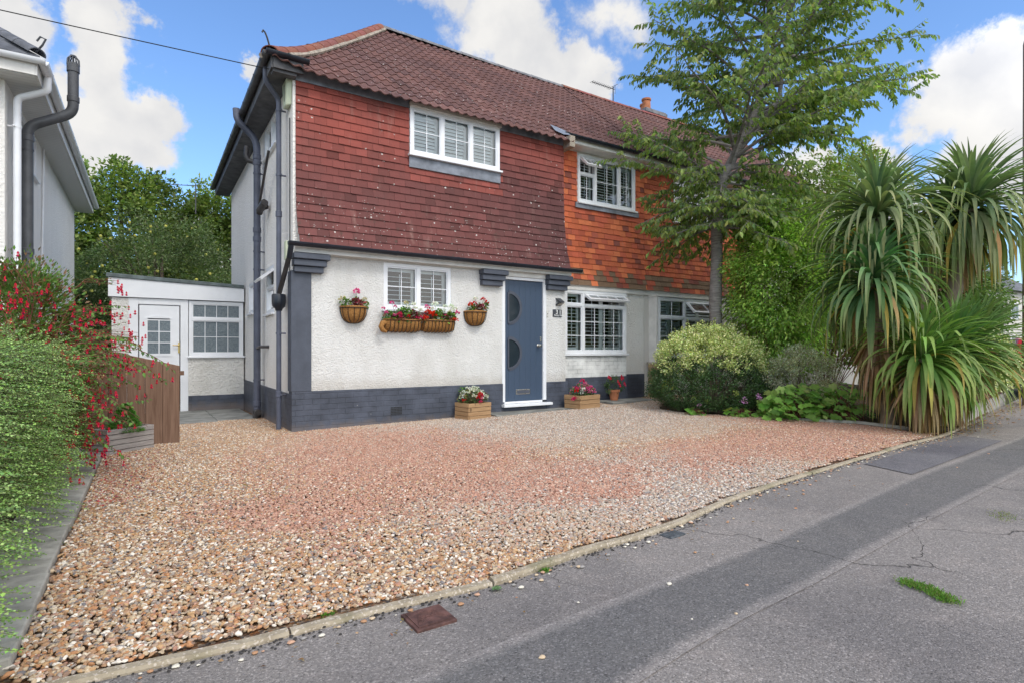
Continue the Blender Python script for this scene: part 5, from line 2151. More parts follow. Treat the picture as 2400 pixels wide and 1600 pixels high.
def bedding(name, label, cat, base, heads, leafboxes, seed, leafcols=((.07, .15, .03), (.11, .20, .04), (.05, .10, .03)), group=None, leafL=.04, dark=None):
    """A potted flowering plant: stems, leaf mass and flower heads. heads: (dx, dy, dz, r, colour)."""
    rng = np.random.default_rng(seed)
    t = thing(name, label, cat, base, group=group)
    b = np.array(base)
    out = new_out()
    st = MB()
    own = len(heads) < 30
    for (dx, dy, dz, r_, c) in heads:
        p = b + np.array((dx, dy, dz))
        if own:
            o1 = new_out()
            flower_head(rng, p, r_, c, o1, 34 if r_ > .02 else 12)
            emit('flower_head', o1, 'petal', t)
        else:
            flower_head(rng, p, r_, c, out, 30 if r_ > .02 else 12)
        q = b + np.array((dx * .6, dy * .6, 0))
        st.tube([q, (q + p) / 2 + np.array((.01, -.01, .01)), p], .0025, 4)
    lp, ld, lu, lL, lc = [], [], [], [], []
    for (cx, cy, cz, rx, ry, rz, n, cols) in leafboxes:
        d = rdir(rng, n)
        rr = rng.random(n) ** .4
        lp.append(b + np.array((cx, cy, cz)) + d * rr[:, None] * np.array((rx, ry, rz)))
        ld.append(nrmz(d + np.array((0, -.3, .1)) + rng.normal(0, .5, (n, 3))))
        lu.append(nrmz(np.array((0, -.35, 1.0)) + rng.normal(0, .45, (n, 3))))
        lL.append(leafL * rng.uniform(.6, 1.25, n))
        lc.append(rcol(rng, n, cols or leafcols, .2))
    leaves('foliage', np.concatenate(lp), np.concatenate(ld), np.concatenate(lu), np.concatenate(lL), .85, np.concatenate(lc), 'leaf', t, 'oval')
    if st.v:
        st.build('flower_stems', 'stem', t)
    if out['pos']:
        emit('flowers', out, 'petal', t)
    return t


GREEN = ((.08, .17, .03), (.13, .24, .04), (.06, .12, .03))
DKRED = ((.17, .03, .04), (.10, .02, .03), (.25, .04, .07), (.08, .09, .03))
G1 = [(-.15, -.10, .06, .07, .05, .04, 40, GREEN), (-.10, -.1, .05, .04, .05, .05, 24, GREEN), (.02, -.1, .06, .10, .06, .05, 120, DKRED), (.13, -.10, .04, .06, .05, .04, 50, GREEN), (.02, -.06, .09, .05, .04, .04, 30, GREEN)]
bedding('geranium_plant', 'one tall pink flower and faded cream heads in the basket by the corner post', 'flowers', (.82, 0, 1.72),
        [(.02, -.09, .22, .045, PINK), (-.17, -.08, .12, .035, CREAM), (-.21, -.07, .10, .022, CREAM), (.14, -.07, .12, .03, CREAM), (.10, -.1, .07, .012, DPINK)] +
        [(-.04 + .035 * k, -.15, .04 + .012 * (k % 3), .016, DPINK) for k in range(6)], G1, 1)
G2 = [(-.10, -.10, .05, .07, .06, .05, 60, GREEN), (.04, -.1, .06, .10, .06, .06, 130, DKRED), (.14, -.10, .08, .05, .05, .07, 60, GREEN)]
bedding('geranium_plant', 'plant with scarlet heads and one white head in the basket by the door', 'flowers', (2.79, 0, 1.73),
        [(-.03, -.1, .20, .035, WHITE), (.11, -.1, .20, .035, RED), (.18, -.1, .15, .035, RED), (-.12, -.1, .10, .038, ORED), (-.06, -.12, .13, .03, RED), (-.13, -.1, .14, .015, PINK), (.10, -.14, .08, .02, DPINK), (.13, -.15, .05, .02, DPINK)], G2, 2)
G3 = [(-.2, -.11, .05, .11, .07, .06, 120, GREEN), (.02, -.11, .12, .12, .06, .06, 150, GREEN), (-.10, -.14, .03, .12, .05, .04, 90, DKRED), (.16, -.12, .07, .10, .06, .07, 140, DKRED), (.24, -.1, .04, .06, .05, .04, 60, GREEN), (0, -.11, .0, .28, .07, .03, 160, GREEN)]
bedding('geranium_plant', 'pink and white geraniums over dark red leaves in the left trough', 'flowers', (1.53, 0, 1.56),
        [(-.18, -.12, .24, .032, PINK), (-.12, -.1, .19, .025, PINK), (-.30, -.1, .16, .025, PINK), (-.26, -.12, .09, .03, PINK), (.05, -.1, .25, .033, CREAM), (.07, -.12, .19, .035, WHITE), (.17, -.1, .24, .035, WHITE), (.20, -.1, .18, .03, WHITE), (.28, -.1, .16, .03, WHITE),
         (-.16, -.18, .06, .028, PINK), (-.08, -.18, .08, .032, DPINK), (-.07, -.18, .04, .026, DPINK), (.06, -.18, .05, .026, RED), (.20, -.18, .03, .026, DPINK), (.26, -.18, .04, .026, DPINK), (-.3, -.12, .05, .02, PINK)], G3, 3)
G4 = [(-.2, -.11, .05, .11, .07, .05, 100, DKRED), (-.02, -.12, .09, .10, .06, .08, 170, GREEN), (.08, -.12, .05, .10, .06, .05, 120, DKRED), (.19, -.12, .07, .08, .06, .06, 140, GREEN), (0, -.11, .0, .25, .07, .03, 130, GREEN)]
bedding('geranium_plant', 'scarlet and white geraniums in the right trough', 'flowers', (2.12, 0, 1.56),
        [(-.21, -.12, .20, .04, PINK), (-.20, -.13, .13, .045, ORED), (-.14, -.15, .10, .05, ORED), (-.10, -.16, .08, .04, ORED), (-.25, -.16, .04, .04, ORED), (-.12, -.1, .18, .03, WHITE), (-.07, -.1, .25, .045, WHITE), (.10, -.1, .22, .035, WHITE), (.09, -.1, .17, .025, WHITE),
         (.21, -.1, .23, .037, WHITE), (.27, -.1, .19, .035, WHITE), (.30, -.12, .13, .04, PINK), (.18, -.1, .14, .03, CREAM), (.02, -.1, .16, .025, CREAM), (.20, -.18, .03, .03, RED), (.26, -.18, .02, .03, RED), (.08, -.17, .09, .02, DPINK), (-.06, -.19, .03, .018, WHITE)], G4, 4)


# ---- slatted timber planters
def planter(name, label, loc, rz, w, d, h, n, mat, seed=0):
    t = thing(name, label, 'planter', loc, rz)
    rg = random.Random(seed)
    g = h / n
    for k in range(n):
        z0, z1 = k * g + .003, (k + 1) * g - .003
        mb = MB()
        e = .022
        o1, o2 = (0, e) if k % 2 else (e, 0)
        j = rg.uniform(-.005, .005)
        mb.box(-w / 2 + o1, w / 2 - o1, -d / 2 + j, -d / 2 + e + j, z0, z1)
        mb.box(-w / 2 + o1, w / 2 - o1, d / 2 - e, d / 2, z0, z1)
        mb.box(-w / 2 + j, -w / 2 + e + j, -d / 2 + o2, d / 2 - o2, z0, z1)
        mb.box(w / 2 - e, w / 2, -d / 2 + o2, d / 2 - o2, z0, z1)
        mb.build('slat_course', mat, t, bevel=.003, local=True)
    mb = MB()
    mb.box(-w / 2 + .023, w / 2 - .023, -d / 2 + .023, d / 2 - .023, h - .07, h - .04)
    mb.build('compost', 'soil', t, local=True)
    return t


# corners measured on the ground: (2.25,-.2) / (2.46,-.45) / (2.87,-.4)
planter('timber_planter', 'honey coloured slatted planter with white begonias left of the door', (2.62, -.27, .045), R(8), .44, .36, .265, 4, 'planter_wood', 1)
planter('timber_planter', 'honey coloured slatted planter with pink begonias right of the door', (4.82, -.28, .10), R(8), .52, .38, .235, 3, 'planter_wood', 2)
planter('timber_planter', 'silvered grey slatted planter holding a dwarf conifer beside the brown boards', (-1.875, -.49, .0), R(38), .53, .25, .285, 5, 'grey_wood', 3)


def begonias(name, label, loc, w, d, h, cols, seed, leafcols, extra=(), nh=46):
    rng = np.random.default_rng(seed)
    heads = []
    for k in range(nh):
        a, q = rng.uniform(0, 2 * math.pi), rng.random() ** .5
        x, y = w * q * math.cos(a), d * q * math.sin(a)
        heads.append((x, y, h * (1 - .6 * q * q) * rng.uniform(.75, 1.05), rng.uniform(.016, .026), cols[rng.integers(0, len(cols))]))
    heads += list(extra)
    return bedding(name, label, 'flowers', loc, heads, [(0, 0, h * .35, w, d, h * .55, 520, leafcols)], seed, leafL=.035)


begonias('begonia_plant', 'mound of white begonias with a red cluster in the left door planter', (2.62, -.27, .28), .25, .19, .27, [WHITE, WHITE, WHITE, (.66, .62, .5)], 11, ((.06, .10, .03), (.12, .05, .03), (.16, .14, .06), (.05, .12, .03)),
         [(.03, -.19, .16, .035, RED), (.05, -.17, .10, .03, DPINK), (.0, -.17, .11, .03, RED), (.04, -.18, .04, .03, DPINK), (-.2, -.08, .08, .025, RED), (.07, -.16, .14, .025, DPINK)], 75)
begonias('begonia_plant', 'pink and crimson begonias spilling from the right door planter', (4.83, -.28, .29), .25, .18, .25, [DPINK, PINK, PINK, (.75, .25, .38)], 12, ((.05, .12, .03), (.08, .17, .04), (.04, .07, .03)),
         [(-.27, -.12, .0, .035, DPINK), (-.24, -.12, .12, .035, RED), (-.21, -.1, .16, .03, DPINK), (-.05, -.05, .28, .04, DPINK), (-.09, -.1, .12, .03, WHITE), (-.12, -.12, .08, .03, WHITE), (-.10, -.14, .15, .028, WHITE), (-.3, -.1, -.02, .03, DPINK)], 62)
bedding('foliage_plant', 'feathery green plant behind the white begonias', 'plant', (2.50, -.10, .28), [], [(.06, 0, .15, .10, .05, .12, 110, GREEN)], 13, leafL=.04)


# ---- terracotta pots
def pot(name, label, loc, r_, h, mat='terracotta'):
    t = thing(name, label, 'plant pot', loc)
    mb = MB(basis(loc, (1, 0, 0), (0, 1, 0)))
    mb.lathe([(0, .0), (r_ * .68, 0), (r_ * .92, h * .78), (r_ * 1.04, h * .785), (r_ * 1.06, h), (r_ * .94, h), (r_ * .90, h * .8), (0, h * .8)], 26)
    mb.build('pot_body', mat, t, smooth=True)
    mb = MB(basis(loc, (1, 0, 0), (0, 1, 0)))
    mb.lathe([(0, h * .86), (r_ * .92, h * .86)], 20)
    mb.build('compost', 'soil', t)
    return t


pot('terracotta_pot', 'small terracotta pot with a fuchsia standing on a slab below the bay window', (5.87, .03, .16), .105, .20)
pot('terracotta_pot', 'tall empty terracotta pot beside the painted wall end', (7.28, .12, .13), .16, .34)
bp = thing('brick_pier', 'short buff brick pier behind the tall terracotta pot', 'wall', (7.5, .34, .1))
_t = NT('buff_brick')
_x, _y, _z = _t.xyz()
_b = _t.n.new('ShaderNodeTexBrick')
_t.l.new(_t.comb(_t.math('ADD', _x, _y), _z), _b.inputs['Vector'])
_b.inputs['Scale'].default_value = 1
_b.inputs['Brick Width'].default_value = .225
_b.inputs['Row Height'].default_value = .075
_b.inputs['Mortar Size'].default_value = .006
_b.inputs['Color1'].default_value = (.42, .30, .16, 1)
_b.inputs['Color2'].default_value = (.34, .24, .13, 1)
_b.inputs['Mortar'].default_value = (.2, .18, .15, 1)
M['buff_brick'] = _t.done(_b.outputs['Color'], .9, _t.bump(_b.outputs['Fac'], .5, -.005), 0, .2)
mb = MB()
mb.box(7.22, 7.72, .22, .44, .1, .82)
mb.build('brickwork', 'buff_brick', bp)
mb = MB()
mb.box(7.20, 7.74, .20, .46, .82, .86)
mb.build('coping', 'mortar', bp)


def fuchsia_flowers(rng, pts, r_=.016):
    """Hanging flowers: a tube, four flared sepals and a darker skirt; one list of leaf shapes."""
    out = new_out()
    for p in pts:
        p = np.array(p)
        n = 5
        az = rng.uniform(0, 6.28) + np.arange(n) * 2 * math.pi / n
        d = np.stack([np.cos(az) * .8, np.sin(az) * .8, np.full(n, -.75)], 1)
        out['pos'].append(np.repeat(p[None], n, 0) - np.array((0, 0, r_)))
        out['dir'].append(nrmz(d))
        out['up'].append(np.repeat(np.array([[0, 0, 1.]]), n, 0))
        out['L'].append(np.full(n, r_ * 1.7))
        out['col'].append(rcol(rng, n, [(.68, .02, .05), (.74, .04, .09)], .1))
        n = 4
        az = az[:4]
        d = np.stack([np.cos(az) * .25, np.sin(az) * .25, np.full(n, -1)], 1)
        for off, L_, cc_ in ((.0, r_ * 2.0, (.62, .02, .06)), (-r_ * 1.2, r_ * 1.5, (.30, .015, .12))):
            out['pos'].append(np.repeat(p[None], n, 0) + np.array((0, 0, off + (r_ if off == 0 else 0))))
            out['dir'].append(nrmz(d))
            out['up'].append(nrmz(np.stack([-np.sin(az), np.cos(az), np.zeros(n)], 1) + .01))
            out['L'].append(np.full(n, L_))
            out['col'].append(rcol(rng, n, [cc_], .1))
    return out


rng = np.random.default_rng(77)
fp = thing('fuchsia_plant', 'small red flowered fuchsia growing in the terracotta pot under the bay', 'plant', (5.87, .03, .34))
_p, _d, _i = ellipsoid_crown(rng, (5.87, .03, .45), (.20, .15, .14), 26, 900, .06, .3)
leaves('foliage', _p, _d, rdir(rng, 900) + np.array((0, -.2, 1)), rng.uniform(.018, .035, 900), .6, rcol(rng, 900, [(.05, .10, .04), (.08, .13, .05), (.06, .09, .04)]), 'leaf', fp)
emit('flowers', fuchsia_flowers(rng, [(5.68, -.05, .62), (5.70, -.06, .60), (6.0, -.03, .61), (6.03, -.05, .60), (5.86, -.12, .50), (5.88, -.13, .46), (6.05, -.06, .50), (6.06, -.08, .47), (5.66, -.04, .63), (5.98, -.06, .58), (5.85, -.1, .54), (6.02, -.02, .63)], .018), 'petal', fp, .5)

# ---- short run of wide brown boards by the side passage
fb = thing('board_fence', 'short run of wide brown timber boards with a sloping top by the passage', 'fence', (-1.35, -.26, 0))
x_, y_ = -1.33, -.205
dirx = Vector((-.9995, -.03, 0))
rg = random.Random(3)
for k in range(8):
    w_ = .172
    a = Vector((x_, y_, 0)) + dirx * (k * (w_ + .0015))
    zt0 = .935 + .045 * k * 1.0
    zt1 = zt0 + .043
    B = basis(a, dirx, (.03, -.9995, 0))
    mb = MB(B)
    th = .045
    mb.add([(0, -th, -.02), (w_, -th, -.02), (w_, 0, -.02), (0, 0, -.02), (0, -th, zt0), (w_, -th, zt1), (w_, 0, zt1), (0, 0, zt0)],
           [(0, 3, 2, 1), (4, 5, 6, 7), (0, 1, 5, 4), (1, 2, 6, 5), (2, 3, 7, 6), (3, 0, 4, 7)])
    mb.build('board', 'fence_wood', fb, bevel=.005)
B = basis((x_, y_, 0), dirx, (.03, -.9995, 0))
mb = MB(B)
mb.add([(.0, -.085, .85), (1.42, -.085, 1.18), (1.42, -.047, 1.18), (0, -.047, .85), (0, -.085, .92), (1.42, -.085, 1.26), (1.42, -.047, 1.26), (0, -.047, .92)],
       [(0, 3, 2, 1), (4, 5, 6, 7), (0, 1, 5, 4), (1, 2, 6, 5), (2, 3, 7, 6), (3, 0, 4, 7)])
mb.box(-.05, .0, -.085, -.047, .82, .87)
mb.build('rail', 'fence_wood', fb)

# dwarf conifer in the grey planter
rng = np.random.default_rng(9)
cf = thing('dwarf_conifer', 'small bright green conical conifer in the grey planter', 'conifer', (-1.86, -.49, .24))
n = 7000
h_ = rng.random(n) ** 1.3
r0 = .155 * (1 - h_) ** .7 * (1 + .1 * np.sin(h_ * 30)) + .012
az = rng.uniform(0, 6.283, n)
rr = r0 * rng.uniform(.75, 1.05, n)
pos = np.stack([-1.86 + rr * np.cos(az), -.49 + rr * np.sin(az), .23 + .30 * h_], 1)
dr = np.stack([np.cos(az), np.sin(az), .6 + rng.normal(0, .4, n)], 1) + rng.normal(0, .35, (n, 3))
leaves('needles', pos, dr, rdir(rng, n), rng.uniform(.012, .026, n), .28, rcol(rng, n, [(.08, .22, .03), (.11, .28, .04), (.05, .15, .03)]), 'leaf', cf)
mb = MB()
mb.tube([(-1.86, -.49, .20), (-1.86, -.49, .40)], [.02, .006], 8)
mb.build('trunk', 'bark', cf)

# ---- inspection covers on the pavement
rc = thing('inspection_cover', 'rusty brown square iron cover with a raised lattice set in the pavement', 'drain cover', (-.66, -5.83, 0))
B = basis((-.735, -5.912, .006), (.998, .02, 0), (-.02, .998, 0))
mb = MB(B)
W_, H_ = .16, .15
mb.box(-.010, W_ + .010, -.010, H_ + .010, -.05, .006)
mb.build('frame', 'rust', rc, bevel=.003)
mb = MB(B)
mb.box(.004, W_ - .004, .004, H_ - .004, .0065, .0095)
pl_ = mb.build('plate', 'rust', rc)
mb = MB(B)
for k in range(-9, 10):
    for (sx_, sy_) in ((1, 1), (1, -1)):
        if (k > 0) == (sx_ == sy_):
            continue
        c0 = (W_ / 2 + k * .009, H_ / 2)
        pts = []
        for e in (-.07, .07):
            x = c0[0] + e * sx_ * .7
            y = c0[1] + e * sy_ * .7
            pts.append((min(max(x, .012), W_ - .012), min(max(y, .012), H_ - .012)))
        (xa, ya), (xb, yb) = pts
        mb.tube([mb.p(xa, ya, .0095), mb.p(xb, yb, .0095)], .0016, 4)
text_mesh(mb, 'CATV', .03, W_ / 2, .0, 0, (mb.p(0, H_ / 2 - .01, .011), B[1], B[3], B[2]), bold=.001, align='CENTER')
mb.build('raised_pattern', 'rust', pl_)
rc2 = thing('inspection_cover', 'small grey iron cover tight against the kerb', 'drain cover', (1.04, -5.64, 0))
B = basis((.975, -5.70, .004), (.997, .07, 0), (-.07, .997, 0))
mb = MB(B)
mb.box(0, .14, 0, .085, -.04, .005)
mb.build('frame', 'cover_grey', rc2, bevel=.002)
mb = MB(B)
mb.box(.008, .132, .008, .077, .0055, .008)
for i in range(9):
    for j in range(5):
        mb.box(.016 + i * .012, .022 + i * .012, .014 + j * .012, .020 + j * .012, .0081, .010)
mb.build('plate', 'cover_grey', rc2)

# ---- overhead cable to the corner of the house
mb = MB()
P0, P1 = Vector((.06, -.02, 4.83)), Vector((-3.03, .38, 4.99))
P2 = P1 + (P1 - P0) * 3.5
pts = []
for k in range(41):
    t_ = k / 40
    q = P0.lerp(P2, t_)
    q.z -= .12 * math.sin(math.pi * t_) * 1.0
    pts.append(q)
mb.tube(pts, .006, 6)
tag(mb.build('overhead_cable', 'rubber'), 'thin black overhead cable crossing the sky to the house corner', 'cable')

# ================================================================== VEGETATION
def tree_wood(paths, name, mat, parent, seg=8):
    mb = MB()
    for pts, rs in paths:
        mb.tube(pts, rs, seg)
    return mb.build(name, mat, parent, smooth=True)


def curve_path(p, d, length, n, droop, wob, rng):
    """A limb: starts at p heading d, curving by droop (negative sags) with random wobble."""
    p, d = np.array(p, float), np.array(d, float)
    d /= np.linalg.norm(d)
    pts = [p.copy()]
    st = length / n
    for i in range(n):
        d = d + np.array((0, 0, droop * st)) + rng.normal(0, wob, 3) * st
        d /= np.linalg.norm(d)
        p = p + d * st
        pts.append(p.copy())
    return np.array(pts)


def along(pts, s):
    seg = np.linalg.norm(np.diff(pts, axis=0), axis=1)
    cum = np.concatenate([[0], np.cumsum(seg)])
    s = np.clip(s, 0, cum[-1] - 1e-6)
    i = np.searchsorted(cum, s, side='right') - 1
    i = np.minimum(i, len(seg) - 1)
    t = (s - cum[i]) / seg[i]
    q = pts[i] * (1 - t)[:, None] + pts[i + 1] * t[:, None]
    return q, nrmz(pts[i + 1] - pts[i])


# ---- the cherry tree
rng = np.random.default_rng(21)
ct = thing('cherry_tree', 'tall cherry tree with drooping leaves and banded trunk rising behind the variegated shrub', 'tree', (6.98, -1.435, 0))
TR = np.array([(6.96, -1.43, -.05), (6.97, -1.43, .5), (7.0, -1.435, 1.2), (6.97, -1.43, 2.0), (7.0, -1.44, 2.8), (6.99, -1.44, 3.7), (7.13, -1.52, 4.3), (7.42, -1.72, 5.0), (7.6, -1.84, 5.47), (7.73, -1.92, 6.3), (7.78, -1.95, 7.3), (7.82, -1.98, 8.4), (7.85, -2.0, 9.6)])
TRr = [.135, .115, .105, .11, .10, .105, .085, .065, .055, .045, .035, .025, .012]
L2 = np.array([(7.25, -1.6, 4.6), (7.62, -1.95, 5.2), (7.95, -2.05, 5.7), (8.08, -2.1, 6.6), (8.15, -2.1, 7.5), (8.2, -2.12, 9.0)])
wood = [(TR, TRr), (L2, [.05, .045, .04, .03, .02, .012])]
cp, cd, cL, cc2 = [], [], [], []
ga = 0
limbs = []
for k in range(112):
    f = k / 111
    if k % 4 == 2 and f > .35:
        z = 5.0 + 3.8 * rng.random()
        base, _ = along(L2, np.array([np.interp(z, L2[:, 2], np.concatenate([[0], np.cumsum(np.linalg.norm(np.diff(L2, axis=0), axis=1))]))]))
    else:
        z = 3.3 + 5.75 * f ** 1.6
        base = np.array([[np.interp(z, TR[:, 2], TR[:, 0]), np.interp(z, TR[:, 2], TR[:, 1]), z]])
    ga += 2.39996
    low = z < 4.3
    el = R(rng.uniform(-12, 25)) if low else R(rng.uniform(8, 52))
    ln = rng.uniform(.9, 1.6) if low else rng.uniform(1.7, 2.75) * (1 if z < 8 else .75)
    if math.cos(ga) < -.5 and low:
        ln *= .85
    d = (math.cos(ga) * math.cos(el), math.sin(ga) * math.cos(el), math.sin(el))
    pts = curve_path(base[0], d, ln, 9, -.14 if not low else -.42, .28, rng)
    limbs.append((pts, ln))
# the long low limb that reaches left over the roof edge, and one far right
for (b0, d, ln, dp) in (((7.0, -1.45, 3.9), (-.93, .42, .50), 1.95, -.10), ((7.1, -1.5, 4.1), (-.9, .3, .62), 2.0, -.12), ((7.7, -1.9, 5.3), (.93, -.5, .28), 2.95, -.08), ((7.75, -1.93, 5.9), (.9, -.6, .22), 2.6, -.07), ((7.7, -1.9, 5.7), (-.8, .3, .55), 2.5, -.1)):
    limbs.append((curve_path(b0, d, ln, 10, dp, .2, rng), ln))
for k in range(13):
    z = rng.uniform(4.2, 5.9)
    bx = [float(np.interp(z, TR[:, 2], TR[:, 0])), float(np.interp(z, TR[:, 2], TR[:, 1])), z]
    az_ = rng.uniform(-1.6, 1.2)
    el = R(rng.uniform(-8, 30))
    ln = rng.uniform(1.3, 2.3)
    limbs.append((curve_path(bx, (math.cos(az_) * math.cos(el), math.sin(az_) * math.cos(el), math.sin(el)), ln, 9, -.2, .3, rng), ln))
for pts, ln in limbs:
    r0 = .010 + .010 * ln
    wood.append((pts, list(np.linspace(r0, .004, len(pts)))))
    ntw = int(ln / .115)
    sd = 1
    for j in range(ntw):
        s = ln * (.22 + .78 * (j + .5) / ntw)
        q, dd = along(pts, np.array([s]))
        q, dd = q[0], dd[0]
        sd = -sd
        side_ = np.cross(dd, (0, 0, 1))
        side_ /= np.linalg.norm(side_)
        td = dd * .75 + side_ * sd * rng.uniform(.5, 1.0) + np.array((0, 0, rng.uniform(-.25, .75)))
        tl = rng.uniform(.28, .62) * (1.15 - .35 * s / ln)
        tw = curve_path(q, td, tl, 4, -.9, .5, rng)
        wood.append((tw, [.004, .0035, .003, .002, .0015]))
        nl = int(tl / .027)
        lp_, ld_ = along(tw, np.linspace(.03, tl, nl))
        cp.append(lp_)
        sg_ = np.where(np.arange(nl) % 2 == 0, 1, -1)[:, None]
        sv = nrmz(np.cross(ld_, np.array((0, 0, 1.)) + rng.normal(0, .05, (nl, 3))))
        cd.append(ld_ * .45 + sv * sg_ * .55 + np.array((0, 0, -.85)) + rng.normal(0, .22, (nl, 3)))
        cL.append(rng.uniform(.075, .135, nl))
cp, cd, cL = np.concatenate(cp), np.concatenate(cd), np.concatenate(cL)
N_ = len(cp)
tree_wood(wood[:2] , 'trunk', 'cherry_bark', ct, 16)
mb = MB()
for pts, rs in wood[2:]:
    mb.tube(pts, rs, 6 if rs[0] > .006 else 4, cap=False)
mb.build('branches', 'cherry_bark', ct, smooth=True)
leaves('crown', cp, cd, rdir(rng, N_) + np.array((0, -.1, .7)), cL, .46, rcol(rng, N_, [(.12, .165, .05), (.155, .20, .055), (.095, .14, .045), (.19, .225, .07), (.11, .155, .07)], .2), 'thin_leaf', ct, 'oval')
# knots and a wound on the trunk
mb = MB()
mb.tube([(6.985, -1.545, 3.05), (6.982, -1.57, 3.05)], [.035, .02], 10)
mb.tube([(6.97, -1.54, 3.28), (6.965, -1.56, 3.28)], [.03, .016], 10)
mb.build('knot', 'bark', ct)


def shrub(name, label, cat, base, c, rad, ncl, nleaf, clr, L, W, cols, seed, mat='leaf', tpl='simple', shell=.5, stems=20, stem_mat='bark', up=(0, 0, 1), droop=0, group=None, clump_dark=.25, hang=0, stem_r=1):
    rng = np.random.default_rng(seed)
    t = thing(name, label, cat, base, group=group)
    p, d, idx = ellipsoid_crown(rng, c, rad, ncl, nleaf, clr, shell)
    keep = p[:, 2] > base[2] + .01
    p, d, idx = p[keep], d[keep], idx[keep]
    n = len(p)
    col = rcol(rng, n, cols, .16)
    tint = 1 + rng.normal(0, clump_dark, ncl)
    col = np.clip(col * tint[idx][:, None], .004, .9)
    d = d + rng.normal(0, .5, (n, 3)) + np.array((0, 0, -hang))
    leaves('foliage', p, d, rdir(rng, n) * .6 + np.array(up), rng.uniform(L * .65, L * 1.3, n), W, col, mat, t, tpl)
    mb = MB()
    for k in range(stems):
        e = p[rng.integers(0, n)]
        b = np.array(base) + rng.normal(0, .06, 3) * np.array((1, 1, 0))
        m_ = (b + e) / 2 + rng.normal(0, .08, 3) + np.array((0, 0, .1))
        mb.tube([b, m_, e], [.014 * stem_r, .009 * stem_r, .003], 5, cap=False)
    if stems:
        mb.build('stems', stem_mat, t)
    return t


# variegated shrub: gold-edged new growth over plain dark green
rng = np.random.default_rng(31)
vs_ = thing('variegated_shrub', 'large rounded shrub, gold and cream leaves above dark green lower growth', 'shrub', (6.55, -1.7, .1))


def dome(rng, c, rad, n, clr, ncl, zlo, zhi):
    d = rdir(rng, ncl)
    d[:, 2] = np.abs(d[:, 2]) * rng.choice([1, 1, -.45], ncl)
    cen = np.array(c) + d * np.array(rad) * rng.uniform(.80, 1.0, ncl)[:, None]
    ok = (cen[:, 2] > zlo) & (cen[:, 2] < zhi)
    cen = cen[ok]
    idx = rng.integers(0, len(cen), n)
    off = rdir(rng, n) * (rng.random(n) ** .5)[:, None] * clr
    return cen[idx] + off, idx, len(cen), nrmz(cen[idx] - np.array(c))


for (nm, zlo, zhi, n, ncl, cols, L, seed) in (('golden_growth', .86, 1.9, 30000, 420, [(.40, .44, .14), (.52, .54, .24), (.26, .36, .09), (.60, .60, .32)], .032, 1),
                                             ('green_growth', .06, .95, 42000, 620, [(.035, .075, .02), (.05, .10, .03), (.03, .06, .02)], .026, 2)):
    c_ = (6.52, -1.66, .62) if zlo > .5 else (6.50, -1.66, .42)
    p, idx, nc, od = dome(rng, c_, (1.04, .95, .92) if zlo > .5 else (1.12, 1.0, .75), n, .10 if zlo > .5 else .085, ncl * 2, zlo - .12, zhi)
    z0 = p[:, 2] + .12 * np.sin(p[:, 0] * 6.5) + .07 * np.sin(p[:, 1] * 9 + p[:, 0] * 4) + .05 * np.sin(p[:, 0] * 17)
    z0 = z0 + rng.normal(0, .15, nc)[idx]
    keep = (z0 > zlo) & (z0 < zhi + (.6 if zlo > .5 else 0)) & (p[:, 2] > .10) & (p[:, 1] > -2.75)
    p, idx, od = p[keep], idx[keep], od[keep]
    col = rcol(rng, len(p), cols, .15) * (1 + rng.normal(0, .16, nc))[idx][:, None]
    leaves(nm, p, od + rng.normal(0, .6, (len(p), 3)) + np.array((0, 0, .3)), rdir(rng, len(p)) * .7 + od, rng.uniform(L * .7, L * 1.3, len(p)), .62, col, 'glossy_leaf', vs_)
_p, idx, nc, od = dome(rng, (6.52, -1.66, .5), (.95, .9, .8), 1500, .05, 26, .1, .8)
leaves('golden_sprigs', _p + np.array((-.02, -.05, 0)), od + rng.normal(0, .6, (1500, 3)), rdir(rng, 1500) * .7 + od, rng.uniform(.02, .036, 1500), .62, rcol(rng, 1500, [(.40, .44, .13), (.28, .34, .08)], .15), 'glossy_leaf', vs_)
mb = MB()
for k in range(26):
    a = rng.uniform(0, 6.28)
    mb.tube([(6.55, -1.7, .05), (6.55 + .4 * math.cos(a), -1.7 + .4 * math.sin(a), .6), (6.52 + .8 * math.cos(a), -1.68 + .75 * math.sin(a), 1.0)], [.02, .012, .004], 5)
mb.build('stems', 'bark', vs_)
# sprays standing above its outline
_n = 26
mb = MB()
pp, dd_ = [], []
for k in range(_n):
    a = rng.uniform(0, 6.28)
    q = rng.random() ** .5 * .65
    b = (6.5 + q * math.cos(a), -1.66 + q * math.sin(a), 1.48 - .35 * q)
    pts = curve_path(b, (rng.normal(0, .5), rng.normal(0, .4), 1), rng.uniform(.12, .28), 4, -.5, .8, rng)
    mb.tube(pts, .003, 4)
    lp_, ld_ = along(pts, np.linspace(.0, .28, 22))
    pp.append(lp_)
    dd_.append(ld_ + rng.normal(0, .8, (22, 3)))
mb.build('top_sprays', 'stem', vs_)
pp, dd_ = np.concatenate(pp), np.concatenate(dd_)
leaves('spray_leaves', pp, dd_, rdir(rng, len(pp)), .03, .62, rcol(rng, len(pp), [(.30, .36, .09), (.42, .44, .15)]), 'glossy_leaf', vs_)

# silvery shrub
shrub('silver_shrub', 'low silvery grey leaved shrub between the variegated shrub and the palms', 'shrub', (7.45, -2.75, .08), (7.45, -2.75, .60), (.78, .5, .58), 300, 26000, .10, .026, .5,
      [(.42, .43, .35), (.55, .55, .48), (.32, .34, .24), (.34, .27, .19), (.48, .50, .42)], 41, clump_dark=.2)
